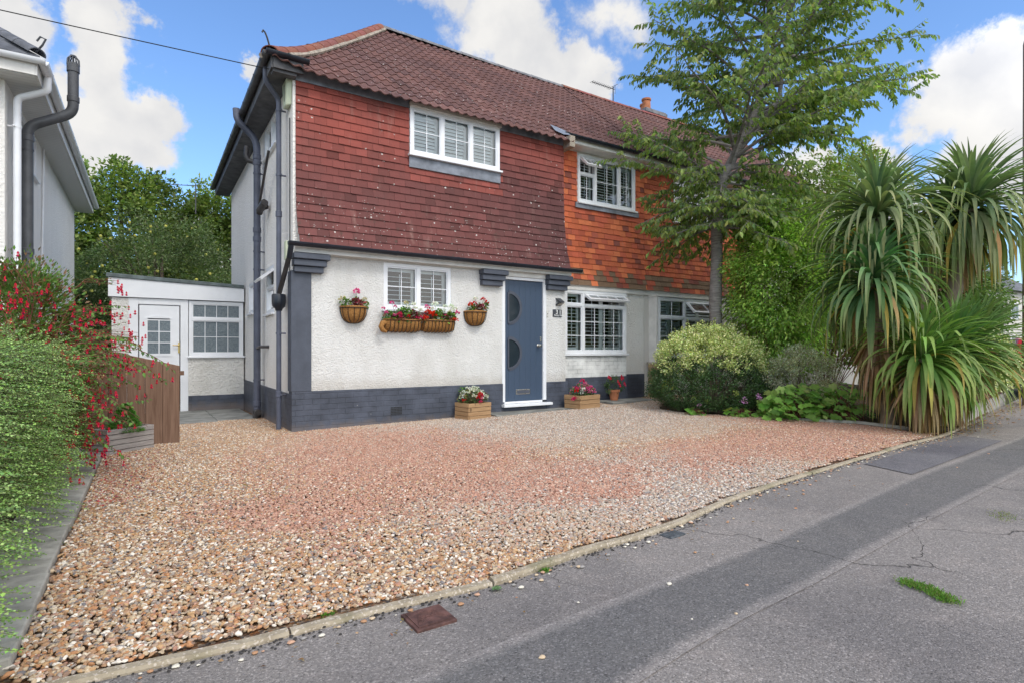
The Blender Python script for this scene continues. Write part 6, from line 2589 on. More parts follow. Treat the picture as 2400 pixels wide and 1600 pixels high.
# tall shrubs behind
shrub('tall_shrub', 'loose light green tall shrub with reddish twigs between the cherry trunk and the palms', 'shrub', (7.75, -2.0, .08), (7.95, -2.1, 2.35), (1.05, .85, 1.7), 260, 32000, .30, .075, .45,
      [(.24, .34, .09), (.20, .30, .08), (.30, .38, .11), (.16, .24, .07)], 42, stems=26, stem_mat='red_stem', hang=.35, shell=.42, clump_dark=.2, stem_r=.6, mat='thin_leaf')
shrub('tall_shrub', 'bronze twigged taller shrub rising behind the palms', 'shrub', (9.3, -2.2, .08), (9.7, -2.4, 2.9), (1.75, 1.1, 2.05), 330, 40000, .32, .072, .48,
      [(.16, .22, .06), (.20, .26, .08), (.12, .17, .05), (.20, .18, .09)], 43, mat='thin_leaf', stems=30, stem_mat='red_stem', hang=.3, shell=.25, stem_r=.6)

# broad leaved mallow
rng = np.random.default_rng(51)
def mallow(name, label, base, cen, rad, n, flowers, seed):
    rng = np.random.default_rng(seed)
    t = thing(name, label, 'plant', base)
    d = rdir(rng, n)
    d[:, 2] = np.abs(d[:, 2])
    p = np.array(cen) + d * np.array(rad) * (rng.random(n) ** .35)[:, None]
    az = np.arctan2(d[:, 1], d[:, 0]) + rng.normal(0, .6, n)
    dr = np.stack([np.cos(az), np.sin(az) - .35, -.45 + rng.normal(0, .3, n)], 1)
    upv = np.array((-.15, -.55, .9)) + rng.normal(0, .28, (n, 3))
    leaves('foliage', p, dr, upv, rng.uniform(.09, .175, n), 1.0, rcol(rng, n, [(.17, .31, .06), (.20, .36, .07), (.13, .25, .05), (.25, .34, .09)], .14), 'leaf', t, 'lobed')
    mb = MB()
    for k in range(n):
        if k % 2 == 0:
            mb.tube([np.array(base) + rng.normal(0, .12, 3) * np.array((1, 1, 0)), (p[k] + np.array(base)) / 2 + np.array((0, 0, .08)), p[k]], [.005, .004, .002], 4)
    mb.build('stalks', 'red_stem', t)
    out = new_out()
    for f_ in flowers:
        flower_head(rng, f_, .03, (.62, .30, .60), out, 14)
    if flowers:
        emit('flowers', out, 'petal', t)
    return t


mallow('mallow_plant', 'sprawling plant with big lobed light green leaves and mauve flowers at the bed edge', (6.75, -3.0, .08), (6.85, -3.0, .12), (.70, .42, .50), 300, [(6.32, -2.72, .42), (6.29, -2.74, .38), (6.33, -2.76, .36)], 52)
mallow('mallow_plant', 'lobed light green plant spreading towards the palm trunk', (7.25, -3.5, .08), (7.3, -3.45, .12), (.55, .36, .50), 170, [], 53)
mallow('mallow_plant', 'low sprig of lobed leaves with one mauve flower at the foot of the variegated shrub', (5.75, -2.02, .06), (5.78, -2.02, .08), (.22, .12, .12), 16, [(5.68, -2.1, .24), (5.71, -2.1, .25)], 54)
mallow('mallow_plant', 'small lobed leaved plant with mauve flowers at the right foot of the variegated shrub', (6.2, -2.55, .06), (6.2, -2.5, .08), (.3, .16, .18), 34, [(6.05, -2.62, .33), (6.12, -2.62, .37), (6.14, -2.62, .30)], 55)


# ---- cordylines
def blades(name, parent, c, n, length, seed, el0=86, el1=-32, cols=None, width=.027, droop=1.12, mat='blade', az_c=None, az_s=None, hang_only=False):
    rng = np.random.default_rng(seed)
    S = 10
    age = np.linspace(0, 1, n) ** .9
    el = np.radians(el0 + (el1 - el0) * age + rng.normal(0, 6, n))
    az = (np.arange(n) * 2.39996 + rng.normal(0, .2, n)) if az_c is None else rng.normal(az_c, az_s, n)
    ln = length * (.68 + .32 * np.minimum(1, age * 2.2)) * rng.uniform(.85, 1.08, n)
    bend_ = np.radians(44 + 66 * np.minimum(1, age * 1.5)) * droop * rng.uniform(.75, 1.25, n)
    kink = rng.random(n) < .04
    P_ = np.zeros((n, S + 1, 3))
    T_ = np.zeros((n, S + 1, 3))
    P_[:, 0] = np.array(c) + np.stack([np.cos(az), np.sin(az), np.zeros(n)], 1) * .035 + np.array((0, 0, 1)) * (.10 * (1 - age) - .18 * age)[:, None]
    for s in range(S + 1):
        t = s / S
        e = el - bend_ * t ** 1.35
        e = np.where(kink & (t > .55), e - .9, e)
        e = np.maximum(e, -math.pi / 2 * .97)
        T_[:, s] = np.stack([np.cos(az) * np.cos(e), np.sin(az) * np.cos(e), np.sin(e)], 1)
        if s < S:
            P_[:, s + 1] = P_[:, s] + T_[:, s] * (ln / S)[:, None]
    side_ = np.stack([-np.sin(az), np.cos(az), np.zeros(n)], 1)
    tw = rng.normal(0, .22, n)
    V = np.zeros((n, S + 1, 3, 3))
    for s in range(S + 1):
        t = s / S
        w = width * (min(1, .45 + t * 2.2) if t < .3 else 1.0) * (1 - max(0, (t - .45) / .55) ** 1.6) + .0012
        nm = np.cross(T_[:, s], side_)
        a_ = tw * t
        sv = side_ * np.cos(a_)[:, None] + nm * np.sin(a_)[:, None]
        V[:, s, 0] = P_[:, s] - sv * w + nm * w * .25
        V[:, s, 1] = P_[:, s]
        V[:, s, 2] = P_[:, s] + sv * w + nm * w * .25
    V = V.reshape(-1, 3)
    base = (np.arange(n) * (S + 1) * 3)[:, None]
    q = []
    for s in range(S):
        for k in (0, 1):
            a = s * 3 + k
            q += [a, a + 1, a + 4, a + 3]
    loops = (base + np.array(q)[None]).ravel()
    nf = n * S * 2
    me = bpy.data.meshes.new(name)
    me.vertices.add(len(V))
    me.vertices.foreach_set('co', V.ravel().astype(np.float32))
    me.loops.add(len(loops))
    me.loops.foreach_set('vertex_index', loops.astype(np.int32))
    me.polygons.add(nf)
    me.polygons.foreach_set('loop_start', (np.arange(nf) * 4).astype(np.int32))
    me.polygons.foreach_set('loop_total', np.full(nf, 4, dtype=np.int32))
    me.update(calc_edges=True)
    me.materials.append(M[mat])
    cols = cols or [(.12, .18, .09), (.15, .21, .10), (.095, .15, .075), (.18, .23, .12)]
    col = rcol(rng, n, cols, .12)
    old = (rng.random(n) < .10) & (age > .65)
    col[old] = rcol(rng, int(old.sum()), [(.34, .24, .05), (.28, .17, .07), (.30, .28, .06)], .1) if old.any() else col[old]
    colv = np.repeat(col[:, None, :], S + 1, 1)
    tip = np.linspace(0, 1, S + 1)[None, :, None] ** 3
    yel = np.where(age > .45, .55, .15)[:, None, None]
    colv = colv * (1 - tip * yel) + np.array((.30, .24, .10)) * tip * yel
    colv[:, 0] = colv[:, 0] * .9 + .03
    arr = np.ones((n, S + 1, 3, 4), dtype=np.float32)
    arr[..., :3] = colv[:, :, None, :]
    ca = me.color_attributes.new('col', 'FLOAT_COLOR', 'POINT')
    ca.data.foreach_set('color', arr.ravel())
    me.shade_smooth()
    return link(name, me, parent)


DEAD = [(.30, .18, .10), (.38, .25, .15), (.24, .14, .08), (.42, .30, .19)]
GC = 'cordyline palms in the corner bed'
c1 = thing('cordyline_palm', 'tallest cordyline in front, two stacked rosettes with a brown skirt of dead leaves', 'palm', (7.12, -4.2, 0), group=GC)
mb = MB()
mb.tube([(7.10, -4.2, -.02), (7.10, -4.2, .25), (7.04, -4.17, .9), (6.98, -4.12, 1.6), (7.0, -4.1, 2.4), (7.03, -4.09, 3.15)], [.10, .085, .075, .07, .065, .06], 14)
mb.tube([(7.04, -4.17, .9), (6.80, -4.2, 1.6), (6.68, -4.20, 2.1)], [.07, .065, .055], 12)
mb.build('trunk', 'cord_bark', c1, smooth=True)
blades('upper_rosette', c1, (7.03, -4.09, 3.06), 310, 1.2, 61)
blades('lower_rosette', c1, (6.66, -4.20, 2.10), 250, 1.15, 62, cols=[(.07, .16, .07), (.095, .19, .075), (.06, .13, .055)])
blades('dead_skirt', c1, (6.86, -4.18, 1.35), 90, 1.0, 63, el0=-55, el1=-80, cols=DEAD, droop=.3, mat='dead_leaf', width=.022)
c2 = thing('cordyline_palm', 'tall cordyline on the right with a bare leaning trunk and a big drooping head', 'palm', (8.45, -4.2, 0), group=GC)
mb = MB()
mb.tube([(8.30, -4.35, .0), (8.33, -4.38, 1.0), (8.5, -4.5, 2.0), (8.60, -4.64, 3.2)], [.11, .10, .10, .08], 14)
mb.tube([(8.25, -4.2, .0), (8.2, -4.15, 1.0), (8.35, -4.15, 2.0), (8.6, -4.2, 2.9)], [.09, .08, .075, .06], 12)
mb.build('trunk', 'cord_bark', c2, smooth=True)
blades('rosette', c2, (8.62, -4.66, 3.28), 340, 1.32, 64)
blades('rear_rosette', c2, (8.9, -4.3, 3.1), 170, 1.15, 65)
blades('dead_skirt', c2, (8.6, -4.62, 2.95), 36, .9, 66, el0=-50, el1=-85, cols=DEAD + [(.34, .26, .06)], droop=.3, mat='dead_leaf', width=.024)
c3 = thing('cordyline_palm', 'low cordyline rosette touching the kerb with brown dead leaves beneath', 'palm', (6.95, -4.62, 0), group=GC)
mb = MB()
mb.tube([(7.05, -4.62, -.02), (6.98, -4.66, .5), (6.92, -4.68, 1.0)], [.08, .075, .06], 12)
mb.build('trunk', 'cord_bark', c3, smooth=True)
blades('rosette', c3, (6.92, -4.69, 1.08), 200, 1.0, 67, cols=[(.09, .18, .045), (.12, .22, .05), (.15, .24, .06)])
blades('dead_skirt', c3, (6.97, -4.66, .82), 90, .85, 68, el0=-30, el1=-80, cols=DEAD, droop=.5, mat='dead_leaf', width=.02)
c4 = thing('cordyline_palm', 'low spiky cordyline leaning right over the concrete edged fence', 'palm', (7.9, -4.55, 0), group=GC)
mb = MB()
mb.tube([(7.85, -4.5, -.02), (7.95, -4.6, .6), (8.05, -4.66, 1.15)], [.08, .07, .06], 12)
mb.build('trunk', 'cord_bark', c4, smooth=True)
blades('rosette', c4, (8.05, -4.66, 1.2), 210, 1.05, 69, el0=80, el1=-30, droop=.55, cols=[(.08, .16, .05), (.11, .20, .055), (.10, .19, .07)])
blades('far_rosette', c4, (8.7, -4.72, 1.25), 150, 1.05, 72, droop=.75, cols=[(.10, .17, .06), (.13, .20, .07)])
blades('side_rosette', c4, (7.6, -4.62, .95), 90, .95, 70, droop=.7, cols=[(.09, .18, .05), (.12, .21, .055)])
blades('dead_skirt', c4, (8.0, -4.66, .9), 90, .85, 71, el0=-10, el1=-75, cols=DEAD, droop=.5, mat='dead_leaf', width=.018)

# ---- fence, wall base and variegated hedge further along
fw = thing('boundary_fence', 'dark brown board fence on a pale concrete base running away along the pavement', 'fence', (8.2, -4.6, 0))
WP = [(8.18, -4.66), (9.95, -4.31), (11.87, -3.96), (13.6, -3.63)]
for i in range(3):
    a, b = Vector((*WP[i], 0)), Vector((*WP[i + 1], 0))
    d = (b - a).normalized()
    nrm_ = Vector((d.y, -d.x, 0))
    mb = MB((a, d, nrm_, Vector((0, 0, 1))))
    L_ = (b - a).length
    mb.box(0, L_ - .012, -.06, 0, -.05, .22)
    mb.build('gravel_board', 'concrete', fw, bevel=.006)
    mb = MB((a, d, nrm_, Vector((0, 0, 1))))
    x = .0
    while x < L_ - .05:
        w_ = min(.11, L_ - .012 - x)
        mb.box(x, x + w_ - .022, -.045, -.022, .222, .86)
        x += .11
    mb.box(0, L_ - .012, -.07, -.046, .35, .42)
    mb.box(0, L_ - .012, -.07, -.046, .68, .75)
    mb.build('board_panel', 'dark_wood', fw)
mb = MB((Vector((*WP[0], 0)), Vector((-.06, 1, 0)).normalized(), Vector((-1, -.06, 0)).normalized(), Vector((0, 0, 1))))
mb.box(-.03, .06, -.06, .03, -.05, .80)
mb.build('post', 'dark_wood', fw)
rng = np.random.default_rng(81)
hv = thing('variegated_hedge', 'cream and green variegated hedge spilling over the boundary fence', 'hedge', (10.8, -3.9, 0))
n = 26000
u = rng.random(n)
px_ = 8.9 + 4.6 * u
py_ = np.interp(px_, [q[0] for q in WP], [q[1] for q in WP])
th_ = rng.uniform(-.2, math.pi, n)
wob = 1 + .12 * np.sin(px_ * 5) + .08 * np.sin(px_ * 11 + th_ * 3)
ry, rz = .38 * wob, .68 * wob
pos = np.stack([px_, py_ + .18 - ry * np.cos(th_) * 1.0, .62 + rz * np.sin(th_)], 1) + rng.normal(0, .045, (n, 3))
keep = (pos[:, 2] > .2) | (pos[:, 1] > py_)
pos = pos[keep]
n = len(pos)
od = np.stack([np.zeros(n), -np.cos(th_[keep]), np.sin(th_[keep])], 1)
leaves('foliage', pos, od + rng.normal(0, .6, (n, 3)), od + rdir(rng, n) * .6, rng.uniform(.035, .065, n), .6, rcol(rng, n, [(.10, .17, .04), (.50, .50, .27), (.42, .42, .14), (.16, .24, .06), (.60, .58, .38)], .12), 'glossy_leaf', hv)
mb = MB()
for k in range(14):
    x = 9.0 + k * .33
    y = float(np.interp(x, [q[0] for q in WP], [q[1] for q in WP])) + .2
    mb.tube([(x, y, 0), (x + .05, y, .6), (x + .1, y - .1, 1.1)], [.02, .012, .005], 5)
mb.build('stems', 'bark', hv)
# low timber edging in front of the bed
mb = MB()
pl = [(6.55, -3.1), (7.02, -3.78), (6.98, -4.5)]
for (x, y), (x2, y2) in zip(pl[:-1], pl[1:]):
    mb.tube([(x, y, .06), (x2, y2, .055)], .035, 4)
tag(mb.build('bed_edging', 'concrete'), kind='structure')

# ---- left hand hedge (small leaved, long arching sprays)
rng = np.random.default_rng(91)
lh = thing('box_hedge', 'bright green small leaved hedge with feathery sprays overhanging the concrete strip on the left', 'hedge', (-2.75, -3.4, 0))
mb = MB()
P_, D_, U_, L_, C_ = [], [], [], [], []
nsp = 2900
for k in range(nsp):
    y = -5.9 + 4.25 * rng.random() ** 1.15
    f = rng.random()
    if f < .62:      # side face
        z = rng.uniform(.10, 1.12)
        b = np.array((-2.42 + .07 * math.sin(y * 3) - .10 * (z - .6) ** 2, y, z))
        d = np.array((1.0, rng.normal(-.12, .35), rng.normal(.12, .28)))
    else:            # top
        b = np.array((rng.uniform(-3.15, -2.35), y, 1.08 + .05 * math.sin(y * 4)))
        d = np.array((rng.normal(.75, .4), rng.normal(-.05, .4), rng.uniform(.1, .75)))
    ln = rng.uniform(.22, .44)
    if f >= .62:
        ln *= .8
    pts = curve_path(b, d, ln, 4, -.9, .5, rng)
    if k % 2 == 0:
        mb.tube(pts, [.0022, .002, .0018, .0015, .001], 3, cap=False)
    nl = int(ln / .0095)
    lp_, ld_ = along(pts, np.linspace(.02, ln, nl))
    sg_ = np.where(np.arange(nl) % 2 == 0, 1, -1)[:, None]
    sv = nrmz(np.cross(ld_, np.array((0, 0, 1.))) + 1e-6)
    P_.append(lp_)
    D_.append(ld_ * .5 + sv * sg_ + rng.normal(0, .25, (nl, 3)))
    U_.append(np.array((.1, -.3, 1.0)) + rng.normal(0, .35, (nl, 3)))
    L_.append(rng.uniform(.010, .017, nl))
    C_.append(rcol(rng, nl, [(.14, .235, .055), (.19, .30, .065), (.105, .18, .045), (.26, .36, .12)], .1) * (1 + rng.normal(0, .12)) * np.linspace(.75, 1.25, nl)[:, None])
mb.build('sprays', 'stem', lh)
leaves('foliage', np.concatenate(P_), np.concatenate(D_), np.concatenate(U_), np.concatenate(L_), .75, np.clip(np.concatenate(C_), .01, .9), 'glossy_leaf', lh)
n = 24000
pos = np.stack([rng.uniform(-3.2, -2.42, n), rng.uniform(-5.95, -1.2, n), rng.uniform(.06, 1.10, n)], 1)
leaves('inner_foliage', pos, rdir(rng, n) + np.array((.5, -.2, 0)), rdir(rng, n) + np.array((0, 0, .6)), rng.uniform(.02, .04, n), .7, rcol(rng, n, [(.07, .14, .03), (.05, .10, .02), (.10, .16, .04)]), 'leaf', lh)

# ---- fuchsia behind the hedge
rng = np.random.default_rng(101)
fu = thing('fuchsia_bush', 'tall arching fuchsia hung with red flowers behind the left hedge', 'shrub', (-2.6, -.9, 0))
mb = MB()
P_, D_, L_ = [], [], []
FL = []
for k in range(330):
    b = np.array((rng.uniform(-3.05, -2.2), rng.uniform(-2.3, -.35), rng.uniform(.3, 1.15)))
    az = rng.normal(-.45, 1.2)
    el = rng.uniform(.35, 1.35)
    ln = rng.uniform(.45, .95)
    pts = curve_path(b, (math.cos(az) * math.cos(el), math.sin(az) * math.cos(el), math.sin(el)), ln, 8, -1.9, .5, rng)
    mb.tube(pts, list(np.linspace(.005, .0015, 9)), 4, cap=False)
    nl = int(ln / .020)
    lp_, ld_ = along(pts, np.linspace(.05, ln, nl))
    P_.append(lp_)
    sg_ = np.where(np.arange(nl) % 2 == 0, 1, -1)[:, None]
    sv = nrmz(np.cross(ld_, np.array((0, 0, 1.))) + 1e-6)
    D_.append(ld_ * .5 + sv * sg_ * .8 + np.array((0, 0, -.4)) + rng.normal(0, .3, (nl, 3)))
    L_.append(rng.uniform(.03, .055, nl))
    nt = 1 + rng.integers(0, 3)
    for j in range(nt * 4):
        q = pts[-1 - rng.integers(0, 4)] + rng.normal(0, .03, 3) + np.array((0, 0, -rng.uniform(.02, .09)))
        if rng.random() < .22:
            FL.append(q)
for (cx, cy, cz, sx_, m_) in ((-2.02, -1.35, .62, .14, 24), (-2.04, -1.85, .22, .09, 30), (-1.88, -.95, 1.0, .13, 34), (-1.80, -.75, 1.25, .09, 24), (-1.98, -1.0, 1.48, .14, 26), (-2.05, -2.0, .35, .1, 18), (-2.35, -1.7, 1.28, .25, 40), (-2.7, -1.6, 1.35, .2, 26), (-1.9, -.9, 1.75, .05, 12), (-2.6, -2.6, 1.30, .10, 14), (-2.75, -1.9, 1.75, .16, 30), (-2.45, -1.5, 1.62, .14, 30), (-2.2, -1.3, 1.42, .12, 34), (-2.15, -1.0, 1.25, .12, 34), (-2.5, -2.2, 1.5, .1, 22)):
    m_ = int(m_ * .85)
    FL += list(np.array((cx, cy, cz)) + rng.normal(0, 1, (m_, 3)) * np.array((sx_ * .75, sx_ * .9, sx_ * .62)))
    for j in range(5):
        e = np.array((cx, cy, cz)) + rng.normal(0, sx_ * .6, 3) + np.array((0, 0, .05))
        b = np.array((-2.45, cy + .1, max(.3, cz - .2)))
        m_2 = (b + e) / 2 + np.array((0, 0, .14))
        mb.tube([b, m_2, e], [.004, .003, .0015], 4, cap=False)
        tw = np.array([b, m_2, e])
        lp_, ld_ = along(tw, np.linspace(.1, .6, 16))
        P_.append(lp_)
        D_.append(ld_ + rng.normal(0, .8, (16, 3)))
        L_.append(rng.uniform(.028, .045, 16))
mb.build('stems', 'red_stem', fu)
P_, D_, L_ = np.concatenate(P_), np.concatenate(D_), np.concatenate(L_)
_k = ~((P_[:, 0] > -2.12) & (P_[:, 1] > -1.75) & (P_[:, 2] < .74))
P_, D_, L_ = P_[_k], D_[_k], L_[_k]
FL = [q for q in FL if not (q[0] > -2.06 and q[1] > -1.55 and q[2] < .66)]
leaves('foliage', P_, D_, rdir(rng, len(P_)) * .5 + np.array((0, -.3, 1)), L_, .5, rcol(rng, len(P_), [(.08, .17, .03), (.11, .21, .04), (.06, .12, .03), (.18, .08, .04), (.10, .19, .05)], .15), 'leaf', fu)
n = 20000
_p, _d, _ix = ellipsoid_crown(rng, (-2.62, -1.25, 1.18), (.46, .95, .74), 190, n, .15, .3)
leaves('inner_foliage', _p, _d, rdir(rng, n), rng.uniform(.025, .05, n), .5, rcol(rng, n, [(.10, .18, .04), (.13, .22, .05), (.07, .12, .03), (.20, .12, .07)]), 'leaf', fu)
emit('flowers', fuchsia_flowers(rng, FL, .0135), 'petal', fu, .40)
# dropped petals on the gravel
n = 900
px_ = -2.0 + np.abs(rng.normal(0, .28, n))
py_ = rng.uniform(-3.2, -.8, n)
pos = np.stack([px_, py_, np.full(n, .045) + rng.uniform(0, .008, n)], 1)
az = rng.uniform(0, 6.28, n)
o = leaves('fallen_petals', pos, np.stack([np.cos(az), np.sin(az), rng.normal(0, .2, n)], 1), np.array((0, 0, 1.)) + rng.normal(0, .25, (n, 3)), rng.uniform(.012, .026, n), .5, rcol(rng, n, [(.40, .03, .06), (.30, .03, .05), (.50, .06, .10)], .2), 'petal')
tag(o, kind='stuff')
# fallen leaves along the fence and kerb
n = 520
px_ = np.concatenate([rng.uniform(7.4, 14, 330), rng.uniform(-1.5, 7.5, 190)])
py_ = np.array([kerb_y(x) for x in px_]) - np.abs(rng.normal(0, .16, n)) - .03
pos = np.stack([px_, py_, np.full(n, .010)], 1)
az = rng.uniform(0, 6.28, n)
o = leaves('fallen_leaves', pos, np.stack([np.cos(az), np.sin(az), rng.normal(.1, .15, n)], 1), np.array((0, 0, 1.)) + rng.normal(0, .3, (n, 3)), np.where(np.arange(n) < 330, rng.uniform(.03, .06, n), rng.uniform(.012, .028, n)), .5, rcol(rng, n, DEAD + [(.35, .18, .09)], .2), 'dead_leaf')
tag(o, kind='stuff')


n = 90
px_ = rng.uniform(-1.2, 6.5, n)
py_ = rng.uniform(-5.3, -.5, n) * rng.random(n) ** .4
ok = np.array([on_drive(a, b) for a, b in zip(px_, py_)])
px_, py_ = px_[ok], py_[ok]
n = len(px_)
pos = np.stack([px_, py_, np.array([gh(a, b) for a, b in zip(px_, py_)]) + .045], 1)
az = rng.uniform(0, 6.28, n)
o = leaves('drive_leaves', pos, np.stack([np.cos(az), np.sin(az), rng.normal(.1, .2, n)], 1), np.array((0, 0, 1.)) + rng.normal(0, .3, (n, 3)), rng.uniform(.025, .05, n), .5, rcol(rng, n, [(.42, .16, .07), (.35, .22, .10), (.28, .13, .07)], .2), 'dead_leaf')
tag(o, kind='stuff')


# ---- weeds in the tarmac
def weed(name, label, pts, n, L, cols, seed, spread=.02, flat=.5):
    rng = np.random.default_rng(seed)
    t = thing(name, label, 'weed', (*pts[0], 0))
    A = np.array([(x, y, .004) for x, y in pts])
    tot = np.linalg.norm(np.diff(A, axis=0), axis=1).sum() if len(A) > 1 else .01
    q, _ = along(A, rng.random(n) * tot) if len(A) > 1 else (np.repeat(A, n, 0), None)
    q = q + rng.normal(0, spread, (n, 3)) * np.array((1, 1, 0))
    d = rdir(rng, n)
    d[:, 2] = np.abs(d[:, 2]) + flat
    leaves('blades', q, d, rdir(rng, n), rng.uniform(L * .5, L, n), .22, rcol(rng, n, cols), 'leaf', t)
    return t


GG = ((.10, .24, .03), (.14, .30, .04), (.08, .18, .03))
weed('grass_tuft', 'strip of bright grass growing along a crack in the tarmac', [(1.432, -6.746), (1.43, -6.84), (1.365, -6.955)], 1300, .026, ((.09, .20, .035), (.13, .26, .04), (.16, .20, .06)), 1, .022)
weed('grass_tuft', 'small grass tuft inside the kerb near the rusty cover', [(-1.03, -5.58), (-.98, -5.575)], 70, .022, GG, 2, .010)
weed('grass_tuft', 'weed sprouting at a kerb joint in the middle of the kerb', [(.03, -5.70), (.07, -5.69)], 120, .022, GG, 3, .008)
bw = thing('rosette_weed', 'flat broad leaved weed against the kerb', 'weed', (-.27, -5.74, 0))
rng = np.random.default_rng(6)
az = np.arange(12) * .9
leaves('leaf_rosette', np.repeat(np.array([[-.27, -5.745, .008]]), 12, 0), np.stack([np.cos(az), np.sin(az), np.full(12, .25)], 1), np.repeat(np.array([[0, 0, 1.]]), 12, 0), rng.uniform(.02, .035, 12), .7, rcol(rng, 12, [(.10, .17, .07), (.13, .2, .09)]), 'leaf', bw, 'oval')
weed('grass_tuft', 'faint yellowing grass patch far right on the tarmac', [(3.1, -6.62), (3.3, -6.58)], 160, .02, ((.2, .2, .06), (.12, .18, .04)), 7, .04)

# ================================================================== BACKGROUND
def big_tree(name, label, base, h, c, rad, ncl, n, clr, L, cols, seed, group=None, W=.6):
    rng = np.random.default_rng(seed)
    t = thing(name, label, 'tree', base, group=group)
    p, d, idx = ellipsoid_crown(rng, c, rad, ncl, n, clr, .35)
    keep = p[:, 2] > base[2] + .3
    p, d, idx = p[keep], d[keep], idx[keep]
    n = len(p)
    tint = 1 + rng.normal(0, .22, ncl)
    col = np.clip(rcol(rng, n, cols, .14) * tint[idx][:, None], .004, .9)
    leaves('crown', p, d + rng.normal(0, .5, (n, 3)) + np.array((0, 0, -.3)), rdir(rng, n) * .7 + np.array((0, 0, 1)), rng.uniform(L * .7, L * 1.3, n), W, col, 'leaf', t)
    mb = MB()
    b = np.array(base, float)
    cz = np.array(c, float)
    r0 = .028 * h
    mb.tube([b, b * .5 + cz * .5 + np.array((.1, 0, 0)), cz + np.array((0, 0, rad[2] * .6))], [r0, r0 * .7, r0 * .2], 10)
    for k in range(16):
        e = p[rng.integers(0, n)]
        s_ = b * .4 + cz * .6 + np.array((0, 0, rng.uniform(-.8, .8)))
        mb.tube([s_, (s_ + e) / 2 + np.array((0, 0, .3)), e], [r0 * .4, r0 * .25, r0 * .06], 6)
    mb.build('trunk', 'bark', t, smooth=True)
    return t


SYC = [(.11, .16, .04), (.15, .20, .05), (.085, .13, .035), (.18, .22, .06)]
APP = [(.10, .14, .055), (.13, .17, .075), (.075, .11, .045), (.16, .19, .095)]
GB = 'trees behind the side passage'
big_tree('sycamore_tree', 'tall olive green tree with a ragged top behind the neighbour side', (-2.6, 20, -.3), 9, (-2.6, 20.5, 5.0), (3.0, 2.5, 4.0), 260, 40000, .66, .18, SYC, 1, GB)
big_tree('sycamore_tree', 'tall olive green tree behind the house end of the passage', (1.2, 21, -.3), 8, (1.4, 21.5, 4.9), (2.8, 2.5, 3.7), 240, 38000, .64, .18, SYC, 2, GB)
at_ = big_tree('apple_tree', 'grey green apple tree with yellow apples directly behind the annex', (-1.5, 12, -.3), 5, (-1.3, 12.3, 2.9), (2.6, 1.7, 2.35), 200, 30000, .42, .085, APP, 3, GB, .5)
rng = np.random.default_rng(15)
mb = MB()
for k in range(70):
    q = np.array((-1.3, 12.3, 2.9)) + rdir(rng, 1)[0] * np.array((2.5, 1.7, 2.2)) * rng.uniform(.75, 1.0)
    if q[1] > 12.6:
        continue
    B = basis(q, (1, 0, 0), (0, 1, 0))
    mb.B = B
    mb.lathe([(0, -.045), (.03, -.035), (.045, 0), (.03, .035), (0, .04)], 8)
M['apple'] = plain('yellow_apple', (.50, .48, .09), .4, .1, 5)
mb.build('apples', 'apple', at_, smooth=True)
big_tree('hedgerow_bush', 'dense dark bush filling the gap low behind the annex', (-4.2, 13, -.3), 4, (-4.4, 13.2, 1.7), (2.0, 1.2, 2.0), 110, 12000, .4, .09, APP, 4, GB)
# right side distance
big_tree('garden_tree', 'dark round tree far off behind the right hand palms', (17.5, -.5, -.1), 5, (17.5, -.5, 2.6), (2.2, 2.0, 1.9), 120, 11000, .5, .13, SYC, 5)
big_tree('garden_tree', 'green tree glimpsed between the palm trunks', (12.3, -2.0, -.1), 4, (12.3, -2.2, 1.9), (1.8, 1.1, 1.7), 120, 12000, .4, .10, [(.06, .10, .03), (.09, .14, .04), (.13, .06, .04)], 6)
big_tree('garden_tree', 'loose green tree above the variegated hedge at the right edge', (13.6, -2.7, -.1), 3.4, (13.7, -2.7, 2.2), (1.5, .8, 1.35), 130, 15000, .35, .08, [(.09, .15, .04), (.12, .19, .05), (.07, .12, .035)], 9)
# pale house and cars down the road
ph = thing('distant_house', 'pale rendered house far down the road at the right edge', 'house', (44, 6, 0))
mb = MB()
mb.box(40, 50, 5, 13, -.3, 4.8)
mb.build('wall', 'render_smooth', ph)
mb = MB()
mb.add([(39.6, 4.6, 4.8), (50.4, 4.6, 4.8), (50.4, 13.4, 4.8), (39.6, 13.4, 4.8), (43, 9, 8), (47, 9, 8)], [(0, 1, 5, 4), (1, 2, 5), (2, 3, 4, 5), (3, 0, 4), (0, 3, 2, 1)])
mb.build('roof', 'slate_roof', ph)
for x in (41, 44.5, 47.5):
    for z in (.9, 3.0):
        mb = MB(front(x, 4.995, z))
        mb.box(0, 1.4, -.02, .03, 0, 1.1)
        w_ = mb.build('window', 'pvc', ph)
        mb = MB(front(x, 4.96, z))
        mb.box(.1, .66, -.02, .003, .1, 1.0)
        mb.box(.74, 1.3, -.02, .003, .1, 1.0)
        mb.build('pane', 'far_glass', w_)


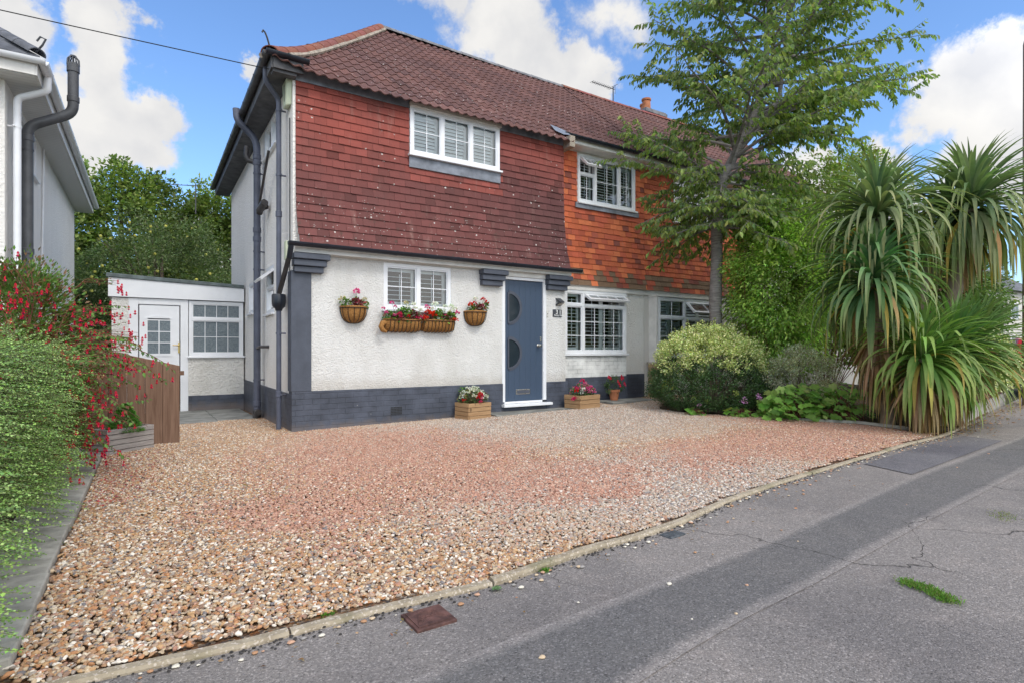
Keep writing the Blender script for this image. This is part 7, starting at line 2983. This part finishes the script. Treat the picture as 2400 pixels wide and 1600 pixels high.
def car(label, loc, rz, paint):
    t = thing('parked_car', label, 'car', loc, rz)
    prof = [(-2.0, .35), (-2.05, .7), (-1.9, .95), (-1.55, 1.02), (-1.2, 1.42), (-.6, 1.5), (.35, 1.46), (.95, 1.02), (1.75, .88), (2.02, .66), (2.05, .35), (1.7, .28), (-1.7, .28)]
    mb = MB()
    hw = .86
    n = len(prof)
    vs = []
    for y in (-hw, -hw + .06, hw - .06, hw):
        for (x, z) in prof:
            k = 1 - (.16 if z > 1.1 else 0)
            e = .97 if abs(y) == hw else 1
            vs.append((x * e, y * k, .3 + (z - .3) * (e if z > .4 else 1)))
    fs = []
    for s in range(3):
        for k in range(n):
            a, b = s * n + k, s * n + (k + 1) % n
            fs.append((a, b, b + n, a + n))
    fs += [tuple(range(n)), tuple(range(3 * n, 4 * n))]
    mb.add(vs, fs)
    mb.build('body', paint, t, bevel=.02, local=True, smooth=True)
    mb = MB()
    for sgn in (-1, 1):
        y = sgn * .775
        mb.add([(-1.35, y * 1.02, 1.06), (.80, y * 1.02, 1.06), (.30, y * .955, 1.42), (-1.12, y * .955, 1.40)], [(0, 1, 2, 3)])
    mb.add([(.97, -.66, 1.06), (.97, .66, 1.06), (.42, .60, 1.45), (.42, -.60, 1.45)], [(0, 1, 2, 3)])
    mb.add([(-1.53, -.66, 1.08), (-1.53, .66, 1.08), (-1.25, .60, 1.41), (-1.25, -.60, 1.41)], [(0, 1, 2, 3)])
    mb.build('windows', 'far_glass', t, local=True)
    for (x, y) in ((-1.3, -.78), (-1.3, .78), (1.3, -.78), (1.3, .78)):
        mb = MB((Vector((x, y, .31)), Vector((1, 0, 0)), Vector((0, 0, 1)), Vector((0, 1, 0))))
        mb.lathe([(.20, -.1), (.30, -.1), (.315, -.07), (.315, .07), (.30, .1), (.20, .1)], 20)
        w = mb.build('tyre', 'rubber', t, smooth=True, local=True)
        mb = MB((Vector((x, y, .31)), Vector((1, 0, 0)), Vector((0, 0, 1)), Vector((0, 1, 0))))
        mb.lathe([(0, -.085), (.19, -.085), (.2, 0), (.19, .085), (0, .085)], 14)
        mb.build('rim', 'chrome', w, smooth=True, local=True)
    for y in (-.62, .62):
        mb = MB()
        mb.box(1.93, 2.02, y - .14, y + .14, .64, .78)
        mb.build('headlight', 'chrome', t, local=True)
        mb = MB()
        mb.box(-2.05, -1.97, y - .12, y + .12, .72, .88)
        mb.build('tail_light', 'red_lamp', t, local=True)
    return t


car('small red car parked far down the road at the right edge', (22.6, -2.0, 0), R(20), 'car_red')
car('small white car parked beyond the red one', (29.5, -.6, 0), R(16), 'car_white')

tp = thing('wooden_pole', 'weathered round topped pole cut off by the right edge of the view', 'pole', (13.29, -4.10, 0))
mb = MB()
mb.tube([(13.29, -4.10, -.2), (13.29, -4.10, 3), (13.29, -4.10, 7.28), (13.29, -4.10, 7.36), (13.29, -4.10, 7.41), (13.29, -4.10, 7.425)], [.115, .108, .10, .085, .05, .01], 18)
mb.build('shaft', 'pole', tp, smooth=True)
mb = MB()
mb.box(13.17, 13.18, -4.17, -4.03, 2.0, 2.2)
mb.build('number_plate', 'alarm', tp)
